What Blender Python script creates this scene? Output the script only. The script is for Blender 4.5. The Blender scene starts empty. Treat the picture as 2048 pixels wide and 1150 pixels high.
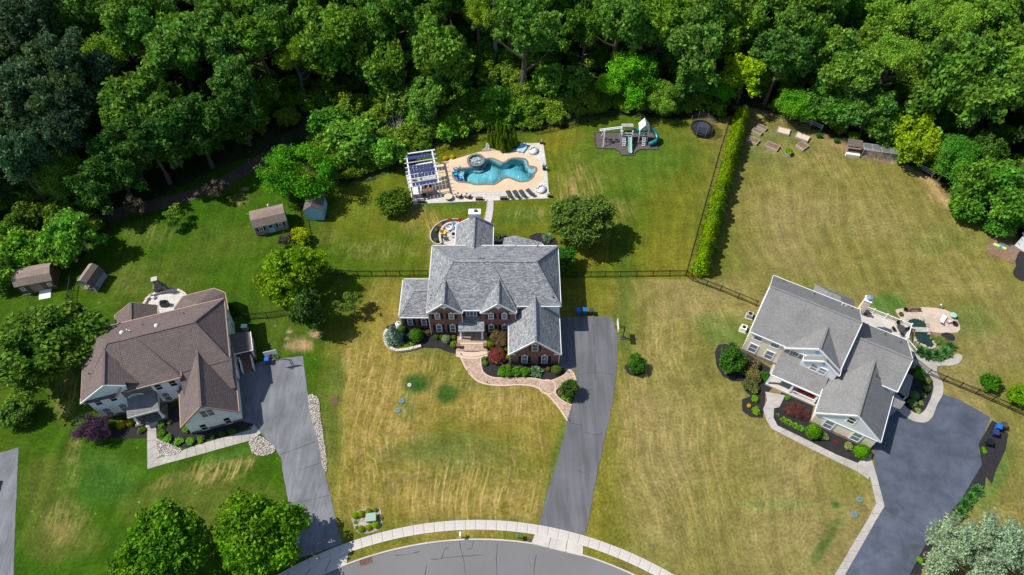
import bpy, bmesh, math, random
import numpy as np
from mathutils import Vector, Matrix
random.seed(7); rng = np.random.default_rng(7)
S = bpy.context.scene
COL = S.collection
R_ = math.radians

# ------------------------------------------------------------------ camera, world, sun
FPX = 1421.0; PIT = R_(54); CAMZ = 90.0
cam = bpy.data.cameras.new('camera'); co = bpy.data.objects.new('camera', cam); COL.objects.link(co)
co.location = (0, 0, CAMZ); co.rotation_euler = (R_(90) - PIT, 0, 0)
cam.sensor_width = 36; cam.lens = 36 * FPX / 2048; cam.clip_end = 6000; cam.clip_start = .5
S.camera = co
W = bpy.data.worlds.new('World'); S.world = W; W.use_nodes = True
SUN_EL = 53.0; SHX, SHY = .995, -.1          # direction in which shadows fall
nt = W.node_tree; bg = nt.nodes['Background']
sky = nt.nodes.new('ShaderNodeTexSky'); sky.sky_type = 'NISHITA'; sky.sun_disc = False
sky.sun_elevation = R_(SUN_EL); sky.sun_rotation = math.atan2(-SHX, -SHY)
sky.air_density = 1.0; sky.dust_density = .6
nt.links.new(sky.outputs[0], bg.inputs[0]); bg.inputs[1].default_value = .11
sl = bpy.data.lights.new('sun', 'SUN'); sl.energy = 4.3; sl.angle = R_(.5); sl.color = (1, .95, .87)
so = bpy.data.objects.new('sun', sl); COL.objects.link(so)
sd = Vector((SHX * math.cos(R_(SUN_EL)), SHY * math.cos(R_(SUN_EL)), -math.sin(R_(SUN_EL))))
so.rotation_euler = sd.to_track_quat('-Z', 'Y').to_euler(); so.location = (-60, 20, 80)
S.view_settings.view_transform = 'Standard'; S.view_settings.look = 'None'
S.view_settings.exposure = .42; S.view_settings.gamma = 1; S.view_settings.use_curve_mapping = False
S.render.engine = 'CYCLES'; S.cycles.max_bounces = 5; S.cycles.transparent_max_bounces = 12
S.cycles.diffuse_bounces = 3; S.cycles.caustics_reflective = False; S.cycles.caustics_refractive = False

# ------------------------------------------------------------------ survey: photograph measurements -> metres
_s, _c = math.sin(PIT), math.cos(PIT)
def G(px, py, z=0.0):
    a = (px - 1024) / FPX; b = (575 - py) / FPX
    dy = _c + b * _s; dz = -_s + b * _c
    t = (z - CAMZ) / dz
    return (a * t, dy * t, z)
def zz(ox, oy, k): return lambda pts, z=0.0: [G(ox + x / k, oy + y / k, z)[:2] for x, y in pts]
def g2(pts): return [G(x, y)[:2] for x, y in pts]
Z3 = zz(780, 220, 5.226)      # pool
Z4 = zz(1140, 200, 5.228)     # play lawn
Z5 = zz(1400, 200, 4.452)     # vegetable garden
Z6 = zz(1400, 540, 2.875)     # right house
Z7 = zz(1700, 560, 3.382)     # pond
ZL = zz(130, 540, 2.805)      # left house
Z2 = zz(740, 590, 3.793)      # front walk
ZB = zz(600, 950, 2.56)
ZR = zz(1600, 900, 4.571)

# ------------------------------------------------------------------ materials
def nmat(name, col, rough=.8, var=.25, scale=3.0, var2=.0, scale2=.3, bump=0.0, spec=.3, metal=0, col2=None, stretch=None):
    m = bpy.data.materials.new(name); m.use_nodes = True; n = m.node_tree.nodes; l = m.node_tree.links
    p = n['Principled BSDF']; p.inputs['Roughness'].default_value = rough; p.inputs['Metallic'].default_value = metal
    p.inputs['Specular IOR Level'].default_value = spec
    tc = n.new('ShaderNodeTexCoord'); src = tc.outputs['Object']
    if stretch:
        mp = n.new('ShaderNodeMapping'); mp.inputs['Scale'].default_value = stretch; l.new(src, mp.inputs[0]); src = mp.outputs[0]
    t = n.new('ShaderNodeTexNoise'); t.inputs['Scale'].default_value = scale; t.inputs['Detail'].default_value = 6
    l.new(src, t.inputs['Vector'])
    r = n.new('ShaderNodeMapRange'); r.inputs[1].default_value = .3; r.inputs[2].default_value = .7
    l.new(t.outputs[0], r.inputs[0])
    mx = n.new('ShaderNodeMix'); mx.data_type = 'RGBA'
    c2 = col2 or tuple(c * (1 + var) for c in col)
    c1 = tuple(c * (1 - var) for c in col) if col2 is None else col
    mx.inputs[6].default_value = (*c1, 1); mx.inputs[7].default_value = (*c2, 1)
    l.new(r.outputs[0], mx.inputs[0]); out = mx.outputs[2]
    if var2:
        t2 = n.new('ShaderNodeTexNoise'); t2.inputs['Scale'].default_value = scale2; t2.inputs['Detail'].default_value = 4
        l.new(src, t2.inputs['Vector'])
        r2 = n.new('ShaderNodeMapRange'); r2.inputs[1].default_value = .3; r2.inputs[2].default_value = .7
        r2.inputs[3].default_value = 1 - var2; r2.inputs[4].default_value = 1 + var2
        l.new(t2.outputs[0], r2.inputs[0])
        vm = n.new('ShaderNodeVectorMath'); vm.operation = 'SCALE'
        l.new(out, vm.inputs[0]); l.new(r2.outputs[0], vm.inputs['Scale']); out = vm.outputs[0]
    l.new(out, p.inputs['Base Color'])
    if bump:
        b = n.new('ShaderNodeBump'); b.inputs['Strength'].default_value = bump; b.inputs['Distance'].default_value = .1
        l.new(t.outputs[0], b.inputs['Height']); l.new(b.outputs[0], p.inputs['Normal'])
    return m
def shingle(name, c1, c2, dark, w=.34, h=.15, mortar=.012, bias=0.0, fleck=.3, moss=.12):
    m = bpy.data.materials.new(name); m.use_nodes = True; n = m.node_tree.nodes; l = m.node_tree.links
    p = n['Principled BSDF']; p.inputs['Roughness'].default_value = .9; p.inputs['Specular IOR Level'].default_value = .2
    uv = n.new('ShaderNodeUVMap'); uv.uv_map = 'UVMap'
    bt = n.new('ShaderNodeTexBrick'); bt.inputs['Color1'].default_value = (*c1, 1); bt.inputs['Color2'].default_value = (*c2, 1)
    bt.inputs['Mortar'].default_value = (*dark, 1); bt.inputs['Scale'].default_value = 1; bt.inputs['Mortar Size'].default_value = mortar
    bt.inputs['Brick Width'].default_value = w; bt.inputs['Row Height'].default_value = h; bt.inputs['Bias'].default_value = bias
    l.new(uv.outputs[0], bt.inputs['Vector'])
    ns = n.new('ShaderNodeTexNoise'); ns.inputs['Scale'].default_value = 5.5; ns.inputs['Detail'].default_value = 3
    l.new(uv.outputs[0], ns.inputs['Vector'])
    r = n.new('ShaderNodeMapRange'); r.inputs[1].default_value = .35; r.inputs[2].default_value = .68; r.inputs[3].default_value = 1 - fleck; r.inputs[4].default_value = 1 + fleck
    l.new(ns.outputs[0], r.inputs[0])
    n2 = n.new('ShaderNodeTexNoise'); n2.inputs['Scale'].default_value = .45; n2.inputs['Detail'].default_value = 5
    l.new(uv.outputs[0], n2.inputs['Vector'])
    r2 = n.new('ShaderNodeMapRange'); r2.inputs[1].default_value = .3; r2.inputs[2].default_value = .7; r2.inputs[3].default_value = 1 - moss; r2.inputs[4].default_value = 1 + moss
    l.new(n2.outputs[0], r2.inputs[0])
    mu = n.new('ShaderNodeMath'); mu.operation = 'MULTIPLY'; l.new(r.outputs[0], mu.inputs[0]); l.new(r2.outputs[0], mu.inputs[1])
    vm = n.new('ShaderNodeVectorMath'); vm.operation = 'SCALE'; l.new(bt.outputs[0], vm.inputs[0]); l.new(mu.outputs[0], vm.inputs['Scale'])
    l.new(vm.outputs[0], p.inputs['Base Color'])
    b = n.new('ShaderNodeBump'); b.inputs['Strength'].default_value = .5; b.inputs['Distance'].default_value = .03
    l.new(bt.outputs['Fac'], b.inputs['Height']); b.invert = True; l.new(b.outputs[0], p.inputs['Normal'])
    return m
def siding(name, col, period=.18, d=.13):
    m = nmat(name, col, .6, .05, 1.2, .05, .3); n = m.node_tree.nodes; l = m.node_tree.links
    p = n['Principled BSDF']; tc = [x for x in n if x.type == 'TEX_COORD'][0]
    w = n.new('ShaderNodeTexWave'); w.wave_type = 'BANDS'; w.bands_direction = 'Z'; w.wave_profile = 'SAW'; w.inputs['Scale'].default_value = 1 / period / 3.2
    l.new(tc.outputs['Object'], w.inputs['Vector'])
    b = n.new('ShaderNodeBump'); b.inputs['Strength'].default_value = .6; b.inputs['Distance'].default_value = .04
    l.new(w.outputs['Fac'], b.inputs['Height']); l.new(b.outputs[0], p.inputs['Normal'])
    return m
def uvbrick(name, c1, c2, mo, w, h, ms=.01, bias=0, rough=.85):
    return shingle(name, c1, c2, mo, w, h, ms, bias, .18, .12)
def leafmat():
    m = bpy.data.materials.new('leaf'); m.use_nodes = True; n = m.node_tree.nodes; l = m.node_tree.links
    p = n['Principled BSDF']; p.inputs['Roughness'].default_value = .7; p.inputs['Specular IOR Level'].default_value = .15
    oi = n.new('ShaderNodeObjectInfo'); ge = n.new('ShaderNodeNewGeometry'); tc = n.new('ShaderNodeTexCoord')
    ns = n.new('ShaderNodeTexNoise'); ns.inputs['Scale'].default_value = .45; ns.inputs['Detail'].default_value = 2; l.new(ge.outputs['Position'], ns.inputs['Vector'])
    a = n.new('ShaderNodeMapRange'); a.inputs[3].default_value = .55; a.inputs[4].default_value = 1.75; l.new(ge.outputs['Random Per Island'], a.inputs[0])
    b = n.new('ShaderNodeMapRange'); b.inputs[1].default_value = .3; b.inputs[2].default_value = .7; b.inputs[3].default_value = .78; b.inputs[4].default_value = 1.22; l.new(ns.outputs[0], b.inputs[0])
    mu = n.new('ShaderNodeMath'); mu.operation = 'MULTIPLY'; l.new(a.outputs[0], mu.inputs[0]); l.new(b.outputs[0], mu.inputs[1])
    hs = n.new('ShaderNodeHueSaturation'); l.new(oi.outputs['Color'], hs.inputs['Color']); l.new(mu.outputs[0], hs.inputs['Value']); hs.inputs['Saturation'].default_value = 1.04
    h = n.new('ShaderNodeMapRange'); h.inputs[1].default_value = .3; h.inputs[2].default_value = .7; h.inputs[3].default_value = .485; h.inputs[4].default_value = .515
    n3 = n.new('ShaderNodeTexNoise'); n3.inputs['Scale'].default_value = .2; l.new(ge.outputs['Position'], n3.inputs['Vector'])
    l.new(n3.outputs[0], h.inputs[0]); l.new(h.outputs[0], hs.inputs['Hue'])
    wm = n.new('ShaderNodeVectorMath'); wm.operation = 'MULTIPLY'; wm.inputs[1].default_value = (1.08, 1.07, .72); l.new(hs.outputs[0], wm.inputs[0])
    l.new(wm.outputs[0], p.inputs['Base Color'])
    tr = n.new('ShaderNodeBsdfTranslucent'); l.new(wm.outputs[0], tr.inputs[0])
    mx = n.new('ShaderNodeMixShader'); mx.inputs[0].default_value = .38
    l.new(p.outputs[0], mx.inputs[1]); l.new(tr.outputs[0], mx.inputs[2]); l.new(mx.outputs[0], n['Material Output'].inputs[0])
    return m
def watermat(name, tint, bump=.25, scale=2.2, rough=.03, vol=None):
    m = bpy.data.materials.new(name); m.use_nodes = True; n = m.node_tree.nodes; l = m.node_tree.links
    n.remove(n['Principled BSDF'])
    t = n.new('ShaderNodeBsdfTransparent'); t.inputs[0].default_value = (*tint, 1)
    g = n.new('ShaderNodeBsdfGlossy'); g.inputs['Roughness'].default_value = rough
    tc = n.new('ShaderNodeTexCoord'); ns = n.new('ShaderNodeTexNoise'); ns.inputs['Scale'].default_value = scale; ns.inputs['Detail'].default_value = 3; ns.inputs['Distortion'].default_value = 1.2
    l.new(tc.outputs['Object'], ns.inputs['Vector'])
    b = n.new('ShaderNodeBump'); b.inputs['Strength'].default_value = bump; b.inputs['Distance'].default_value = .15; l.new(ns.outputs[0], b.inputs['Height'])
    f = n.new('ShaderNodeFresnel'); f.inputs[0].default_value = 1.33; l.new(b.outputs[0], f.inputs['Normal']); l.new(b.outputs[0], g.inputs['Normal'])
    mx = n.new('ShaderNodeMixShader'); l.new(f.outputs[0], mx.inputs[0]); l.new(t.outputs[0], mx.inputs[1]); l.new(g.outputs[0], mx.inputs[2])
    l.new(mx.outputs[0], n['Material Output'].inputs[0])
    if vol: va = n.new('ShaderNodeVolumeAbsorption'); va.inputs['Color'].default_value = (*vol, 1); va.inputs['Density'].default_value = .33; l.new(va.outputs[0], n['Material Output'].inputs['Volume'])
    return m
M = {}
M['leaf'] = leafmat()
M['bark'] = nmat('bark', (.11, .085, .06), .9, .35, 4)
M['asph_c'] = nmat('asphalt_sealed_blue_grey', (.112, .113, .12), .85, .07, 9, .13, .16, .05)
M['asph_l'] = nmat('asphalt_worn_grey', (.15, .154, .168), .85, .1, 7, .24, .22, .05)
M['asph_r'] = nmat('asphalt_fresh_seal', (.068, .08, .108), .6, .07, 6, .26, .22, .03, .45)
for _k, _ss in (('asph_c', (.9, .09, 1)), ('asph_l', (1.1, .2, 1)), ('asph_r', (.5, .5, 1))):
    _n = M[_k].node_tree; _mp = _n.nodes.new('ShaderNodeMapping'); _mp.inputs['Scale'].default_value = _ss; _t = _n.nodes.new('ShaderNodeTexNoise'); _t.inputs['Scale'].default_value = 1.2; _t.inputs['Detail'].default_value = 8; _t.inputs['Distortion'].default_value = .8
    _n.links.new([x for x in _n.nodes if x.type == 'TEX_COORD'][0].outputs['Object'], _mp.inputs[0]); _n.links.new(_mp.outputs[0], _t.inputs['Vector'])
    _r = _n.nodes.new('ShaderNodeMapRange'); _r.inputs[1].default_value = .35; _r.inputs[2].default_value = .7; _r.inputs[3].default_value = .84; _r.inputs[4].default_value = 1.22; _n.links.new(_t.outputs[0], _r.inputs[0])
    _v = _n.nodes.new('ShaderNodeVectorMath'); _v.operation = 'SCALE'; _s0 = _n.nodes['Principled BSDF'].inputs['Base Color'].links[0].from_socket; _n.links.new(_s0, _v.inputs[0]); _n.links.new(_r.outputs[0], _v.inputs['Scale']); _n.links.new(_v.outputs[0], _n.nodes['Principled BSDF'].inputs['Base Color'])
M['road'] = nmat('asphalt_road', (.158, .155, .155), .85, .06, 9, .1, .1, .04)
M['tar'] = nmat('crack_sealer', (.035, .036, .04), .5, .1, 5)
M['conc'] = nmat('concrete', (.47, .43, .385), .85, .06, 3, .1, .5, .04)
M['conc_old'] = nmat('concrete_worn', (.36, .335, .3), .9, .1, 2.2, .16, .4, .04)
M['joint'] = nmat('concrete_joint', (.2, .18, .155), .9, .1, 3)
M['patio'] = uvbrick('patio_paver_light', (.5, .47, .43), (.6, .57, .52), (.36, .33, .3), .4, .4, .015)
M['tan'] = nmat('textured_tan_pool_deck', (.58, .44, .29), .85, .05, 2, .07, .35, .02)
M['paver'] = uvbrick('paver_red_tan', (.36, .245, .18), (.5, .37, .28), (.22, .16, .12), .34, .24, .012)
M['paver_edge'] = nmat('paver_edge_cream', (.55, .42, .33), .85, .12, 6)
M['mulch'] = nmat('dark_mulch', (.022, .02, .022), .95, .4, 14, .15, .8, .3)
M['rubber'] = nmat('rubber_mulch_brown', (.10, .08, .078), .95, .25, 12, .12, .5, .3)
M['soil'] = nmat('soil_brown', (.2, .125, .075), .95, .25, 3, .2, .5, .2)
M['path'] = nmat('bare_dirt_shade_darkened', (.085, .06, .045), .95, .25, 2, .2, .4, .2)  # bare dirt, darkened so the colour carries the tree shade over the track
M['litter'] = nmat('forest_floor', (.03, .035, .014), .95, .5, 1.2, .3, .2, .3)
M['stone'] = nmat('fieldstone', (.36, .3, .24), .9, .3, 3, .1, 1, .3)
M['river'] = nmat('river_stone_pale', (.44, .4, .35), .8, .3, 6)
_n = M['river'].node_tree; _g = _n.nodes.new('ShaderNodeNewGeometry'); _v = _n.nodes.new('ShaderNodeHueSaturation'); _m = _n.nodes.new('ShaderNodeMapRange'); _m.inputs[3].default_value = .45; _m.inputs[4].default_value = 1.25
_n.links.new(_g.outputs['Random Per Island'], _m.inputs[0]); _n.links.new(_m.outputs[0], _v.inputs['Value'])
_n.links.new([x for x in _n.nodes if x.type == 'MIX'][0].outputs[2], _v.inputs['Color']); _n.links.new(_v.outputs[0], _n.nodes['Principled BSDF'].inputs['Base Color'])
M['capst'] = nmat('wall_cap_stone', (.52, .46, .4), .85, .1, 4)
M['roof_c'] = shingle('shingle_weathered_grey', (.17, .178, .186), (.37, .375, .38), (.1, .105, .11), .42, .17, .012, -.1, .28)
M['roof_r'] = shingle('shingle_smooth_grey', (.19, .185, .18), (.235, .23, .225), (.13, .13, .125), .3, .15, .006, 0, .1, .08)
M['roof_l'] = shingle('shingle_brown', (.14, .108, .1), (.18, .14, .128), (.078, .06, .056), .3, .3, .02, 0, .1, .08)
M['roof_sh'] = shingle('shingle_shed_tan', (.25, .19, .155), (.32, .25, .2), (.16, .12, .1), .3, .14, .008, 0, .15, .1)
M['brick'] = uvbrick('brick_red', (.2, .088, .07), (.26, .118, .092), (.24, .17, .15), .22, .075, .006)
M['stonev'] = uvbrick('stone_veneer', (.27, .2, .155), (.42, .33, .26), (.13, .1, .08), .38, .2, .015)
M['stoneg'] = uvbrick('stone_veneer_grey', (.15, .13, .12), (.26, .22, .2), (.08, .07, .06), .38, .2, .015)
M['cream'] = siding('siding_cream', (.95, .82, .62))
M['grey_sd'] = siding('siding_pale_grey', (.8, .82, .84))
M['white_sd'] = siding('siding_off_white', (.8, .82, .82))
M['blue_sd'] = siding('siding_blue_grey', (.28, .33, .38))
M['brown_sd'] = siding('siding_brown', (.12, .075, .05))
M['grey_wd'] = siding('shed_grey_board', (.3, .3, .31))
M['white'] = nmat('white_trim', (.78, .78, .78), .45, .03, 2)
M['copper'] = nmat('copper_toned_gutter', (.42, .27, .2), .5, .1, 2, 0, .3, 0, .4)
M['shutter'] = nmat('shutter_dark', (.018, .013, .014), .5, .1, 5)
M['black'] = nmat('black_metal', (.012, .012, .013), .4, .1, 5)
M['dgrey'] = nmat('dark_grey', (.05, .052, .055), .6, .15, 5)
M['glass'] = nmat('window_glass_sky_tint', (.09, .14, .18), .08, .3, .7, 0, .3, 0, .5)  # blue base colour carries the sky's reflection in the panes
M['glassd'] = nmat('window_glass_dark', (.02, .028, .035), .1, .3, .7, 0, .3, 0, .4)
M['blind'] = nmat('window_glass_blinds', (.2, .23, .26), .12, .12, .8, 0, .3, 0, .8, stretch=(1, 1, 12))
M['wood'] = nmat('weathered_wood', (.27, .2, .14), .85, .2, 3, 0, .3, .1, stretch=(1, 8, 8))
M['woodg'] = nmat('weathered_grey_wood', (.38, .35, .32), .85, .18, 3, 0, .3, .1)
M['oak'] = nmat('brown_table_wood', (.22, .12, .085), .6, .2, 4)
M['teal'] = nmat('teal_plastic', (.01, .16, .15), .3, .08, 3, spec=.5)
M['mint'] = nmat('pale_green_plastic', (.3, .5, .42), .35, .06, 3, spec=.5)
M['blue'] = nmat('blue_plastic', (.02, .11, .45), .35, .08, 3, spec=.5)
M['sky'] = nmat('light_blue_plastic', (.3, .52, .68), .4, .08, 3)
M['aqua'] = nmat('aqua_plastic', (.02, .45, .5), .4, .08, 3)
M['navy'] = nmat('navy_fabric', (.022, .035, .12), .6, .12, 3, .1, 1)
M['yellow'] = nmat('yellow_plastic', (.7, .42, .04), .4, .08, 3)
M['cush'] = nmat('beige_cushion', (.6, .47, .33), .85, .06, 4)
M['wicker'] = nmat('brown_wicker', (.1, .06, .04), .8, .3, 14)
M['white_f'] = nmat('white_fabric', (.75, .73, .7), .8, .04, 4)
M['red'] = nmat('red_fabric', (.45, .02, .02), .7, .1, 4)
M['pink'] = nmat('pink_plastic', (.6, .12, .2), .5, .1, 4)
M['lime'] = nmat('lime_plastic', (.55, .75, .15), .5, .1, 4)
M['tgreen'] = nmat('transformer_green', (.27, .36, .27), .5, .06, 3)
M['lid'] = nmat('septic_lid_blue_green', (.12, .17, .17), .6, .15, 5)
M['rust'] = nmat('cast_iron_grate', (.2, .1, .08), .8, .2, 6)
M['plaster'] = nmat('pool_plaster_pale_blue', (.36, .6, .64), .6, .05, .6, .1, .35)
M['ledge'] = nmat('pool_ledge_plaster', (.34, .52, .56), .6, .06, .8)
M['coping'] = nmat('dark_stone_coping', (.17, .15, .145), .8, .25, 3, 0, 1, .1)
M['water'] = watermat('pool_water', (.93, .98, .98), 1.0, 2.4, .03, (.02, .72, .84))
M['spaw'] = watermat('spa_water', (.75, .9, .92), 1.0, 4, .1)
M['pond'] = nmat('pond_water', (.012, .035, .022), .05, .5, .5, 0, .3, .02, .8)
M['tarp'] = nmat('grey_landscape_cloth', (.17, .13, .11), .9, .2, 2)
M['net'] = None
m = bpy.data.materials.new('safety_net'); m.use_nodes = True; n = m.node_tree.nodes
tb = n.new('ShaderNodeBsdfTransparent'); mxs = n.new('ShaderNodeMixShader'); mxs.inputs[0].default_value = .45
n['Principled BSDF'].inputs['Base Color'].default_value = (.04, .04, .045, 1); n['Principled BSDF'].inputs['Roughness'].default_value = .8
m.node_tree.links.new(tb.outputs[0], mxs.inputs[1]); m.node_tree.links.new(n['Principled BSDF'].outputs[0], mxs.inputs[2]); m.node_tree.links.new(mxs.outputs[0], n['Material Output'].inputs[0])
M['net'] = m
mw = m.copy(); mw.name = 'wire_mesh'; mw.node_tree.nodes['Principled BSDF'].inputs['Base Color'].default_value = (.3, .36, .36, 1); M['wire'] = mw
[x for x in mw.node_tree.nodes if x.type == 'MIX_SHADER'][0].inputs[0].default_value = .35

# ------------------------------------------------------------------ mesh helpers
class MB:
    def __init__(s): s.v = []; s.f = []; s.uv = {}
    def poly(s, pts, uv=None):
        b = len(s.v); s.v += [tuple(p) for p in pts]; s.f.append(tuple(range(b, b + len(pts))))
        if uv: s.uv[len(s.f) - 1] = uv
        return s
    def hexa(s, p):      # p: 8 pts, bottom 4 ccw then top 4
        b = len(s.v); s.v += [tuple(q) for q in p]
        for f in ((3, 2, 1, 0), (4, 5, 6, 7), (0, 1, 5, 4), (1, 2, 6, 5), (2, 3, 7, 6), (3, 0, 4, 7)): s.f.append(tuple(b + i for i in f))
        return s
    def box(s, x0, x1, y0, y1, z0, z1):
        return s.hexa([(x0, y0, z0), (x1, y0, z0), (x1, y1, z0), (x0, y1, z0), (x0, y0, z1), (x1, y0, z1), (x1, y1, z1), (x0, y1, z1)])
    def beam(s, p, q, w, h, up=(0, 0, 1)):
        p, q = Vector(p), Vector(q); d = (q - p).normalized(); u = Vector(up)
        if abs(d.dot(u)) > .98: u = Vector((0, 1, 0))
        r = d.cross(u).normalized() * w / 2; t = r.cross(d).normalized() * h / 2
        return s.hexa([p - r - t, p + r - t, q + r - t, q - r - t, p - r + t, p + r + t, q + r + t, q - r + t])
    def tube(s, pts, rad, n=8, cap=True):
        pts = [Vector(p) for p in pts]; rad = rad if isinstance(rad, (list, tuple)) else [rad] * len(pts); b = len(s.v); m = len(pts)
        for i, p in enumerate(pts):
            d = (pts[min(i + 1, m - 1)] - pts[max(i - 1, 0)]).normalized()
            u = Vector((0, 0, 1)) if abs(d.z) < .9 else Vector((1, 0, 0))
            r = d.cross(u).normalized(); t = r.cross(d)
            for k in range(n):
                a = 2 * math.pi * k / n; s.v.append(tuple(p + (r * math.cos(a) + t * math.sin(a)) * rad[i]))
        for i in range(m - 1):
            for k in range(n):
                s.f.append((b + i * n + k, b + i * n + (k + 1) % n, b + (i + 1) * n + (k + 1) % n, b + (i + 1) * n + k))
        if cap: s.f.append(tuple(b + k for k in range(n))[::-1]); s.f.append(tuple(b + (m - 1) * n + k for k in range(n)))
        return s
    def cyl(s, x, y, z0, z1, r, n=12, r2=None):
        return s.lathe(x, y, [(0.0001, z0), (r, z0), (r if r2 is None else r2, z1), (0.0001, z1)], n)
    def lathe(s, x, y, prof, n=12):
        b = len(s.v); m = len(prof)
        for r, z in prof:
            for k in range(n): a = 2 * math.pi * k / n; s.v.append((x + r * math.cos(a), y + r * math.sin(a), z))
        for i in range(m - 1):
            for k in range(n): s.f.append((b + i * n + k, b + i * n + (k + 1) % n, b + (i + 1) * n + (k + 1) % n, b + (i + 1) * n + k))
        return s
    def prism(s, pts, z0, z1, bottom=False):
        n = len(pts); b = len(s.v)
        if area(pts) < 0: pts = pts[::-1]
        s.v += [(x, y, z0) for x, y in pts] + [(x, y, z1) for x, y in pts]
        for i in range(n): j = (i + 1) % n; s.f.append((b + i, b + j, b + n + j, b + n + i))
        s.f.append(tuple(b + n + i for i in range(n)))
        if bottom: s.f.append(tuple(b + i for i in range(n))[::-1])
        return s
    def prof_y(s, prof, y0, y1):     # profile in xz, extruded along y
        n = len(prof); b = len(s.v)
        s.v += [(x, y0, z) for x, z in prof] + [(x, y1, z) for x, z in prof]
        for i in range(n): j = (i + 1) % n; s.f.append((b + i, b + j, b + n + j, b + n + i))
        s.f.append(tuple(b + i for i in range(n))[::-1]); s.f.append(tuple(b + n + i for i in range(n)))
        return s
    def prof_x(s, prof, x0, x1):     # profile in yz, extruded along x
        n = len(prof); b = len(s.v)
        s.v += [(x0, y, z) for y, z in prof] + [(x1, y, z) for y, z in prof]
        for i in range(n): j = (i + 1) % n; s.f.append((b + i, b + j, b + n + j, b + n + i))
        s.f.append(tuple(b + i for i in range(n))[::-1]); s.f.append(tuple(b + n + i for i in range(n)))
        return s
    def slab(s, pts, th=.14):        # roof slab: planar polygon with thickness below and shingle uv
        P = [Vector(p) for p in pts]; nrm = Vector((0, 0, 0))
        for i in range(len(P)): nrm += P[i].cross(P[(i + 1) % len(P)])
        nrm.normalize()
        if nrm.z < 0: P = P[::-1]; nrm = -nrm
        hx = Vector((0, 0, 1)).cross(nrm)
        hx = hx.normalized() if hx.length > 1e-4 else Vector((1, 0, 0)); vx = nrm.cross(hx)
        n = len(P); b = len(s.v)
        s.v += [tuple(p) for p in P] + [tuple(p - nrm * th) for p in P]
        s.f.append(tuple(range(b, b + n))); s.uv[len(s.f) - 1] = [(p.dot(hx), p.dot(vx)) for p in P]
        s.f.append(tuple(range(b + n, b + 2 * n))[::-1])
        for i in range(n): j = (i + 1) % n; s.f.append((b + j, b + i, b + n + i, b + n + j))
        return s
    def mesh(s, name, mat, smooth=False):
        me = bpy.data.meshes.new(name); me.from_pydata(s.v, [], s.f); me.materials.append(mat)
        uvl = me.uv_layers.new(name='UVMap')
        V = me.vertices
        for fi, p in enumerate(me.polygons):
            u = s.uv.get(fi)
            nr = p.normal
            for k, li in enumerate(p.loop_indices):
                if u: uvl.data[li].uv = u[k]
                else:
                    c = V[me.loops[li].vertex_index].co
                    if abs(nr.z) > .6: uvl.data[li].uv = (c.x, c.y)
                    elif abs(nr.y) > abs(nr.x): uvl.data[li].uv = (c.x, c.z)
                    else: uvl.data[li].uv = (c.y, c.z)
            if smooth: p.use_smooth = True
        me.update(); return me
    def build(s, name, mat, parent=None, smooth=False, stuff=False):
        o = bpy.data.objects.new(name, s.mesh(name, mat, smooth)); COL.objects.link(o)
        if parent: o.parent = parent
        if stuff: o['kind'] = 'stuff'
        return o
def area(p): return sum(p[i][0] * p[(i + 1) % len(p)][1] - p[(i + 1) % len(p)][0] * p[i][1] for i in range(len(p))) / 2
def thing(name, label, cat, loc=(0, 0, 0), rz=0, group=None):
    o = bpy.data.objects.new(name, None); COL.objects.link(o); o.location = (loc[0], loc[1], loc[2] if len(loc) > 2 else 0); o.rotation_euler = (0, 0, rz)
    o.empty_display_size = .3
    return tag(o, label, cat, group)
def tag(o, label, cat, group=None):
    o['label'] = label; o['category'] = cat
    if group: o['group'] = group
    return o
def struct(o): o['kind'] = 'structure'; return o
def kids(o): return [c for c in bpy.data.objects if c.parent == o]
def dup(root, loc, rz=0, label=None, group=None, sc=None, tree=None):
    r = root.copy(); COL.objects.link(r); r.location = (loc[0], loc[1], loc[2] if len(loc) > 2 else 0); r.rotation_euler = (0, 0, rz)
    if sc: r.scale = sc if isinstance(sc, tuple) else (sc, sc, sc)
    if label: r['label'] = label
    if group: r['group'] = group
    for c in (tree if tree is not None else kids(root)):
        d = c.copy(); COL.objects.link(d); d.parent = r
        if tree is None:
            for e in kids(c):
                h = e.copy(); COL.objects.link(h); h.parent = d
    return r
def smooth_closed(p, n=6):
    out = []; m = len(p)
    for i in range(m):
        a, b, c, d = (np.array(p[(i + k - 1) % m]) for k in range(4))
        for j in range(n):
            t = j / n; out.append(tuple(.5 * ((2 * b) + (c - a) * t + (2 * a - 5 * b + 4 * c - d) * t * t + (3 * b - a - 3 * c + d) * t ** 3)))
    return out
def smooth_open(p, n=6):
    q = [p[0]] + list(p) + [p[-1]]; out = []
    for i in range(len(p) - 1):
        a, b, c, d = (np.array(q[i + k]) for k in range(4))
        for j in range(n):
            t = j / n; out.append(tuple(.5 * ((2 * b) + (c - a) * t + (2 * a - 5 * b + 4 * c - d) * t * t + (3 * b - a - 3 * c + d) * t ** 3)))
    out.append(tuple(p[-1])); return out
def grow(p, d):      # offset closed polygon outwards
    if area(p) < 0: p = p[::-1]
    out = []
    for i in range(len(p)):
        a, b, c = Vector(p[i - 1]), Vector(p[i]), Vector(p[(i + 1) % len(p)])
        e = (b - a).normalized() + (c - b).normalized()
        if e.length < 1e-6: e = c - b
        e.normalize(); out.append((b.x + e.y * d, b.y - e.x * d))
    return out
def ring(mb, outer, inner, z0, z1):
    n = len(outer); b = len(mb.v)
    mb.v += [(x, y, z0) for x, y in outer] + [(x, y, z1) for x, y in outer] + [(x, y, z1) for x, y in inner] + [(x, y, z0) for x, y in inner]
    for i in range(n):
        j = (i + 1) % n
        for k in range(3): mb.f.append((b + k * n + i, b + k * n + j, b + (k + 1) * n + j, b + (k + 1) * n + i))
    return mb
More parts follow.
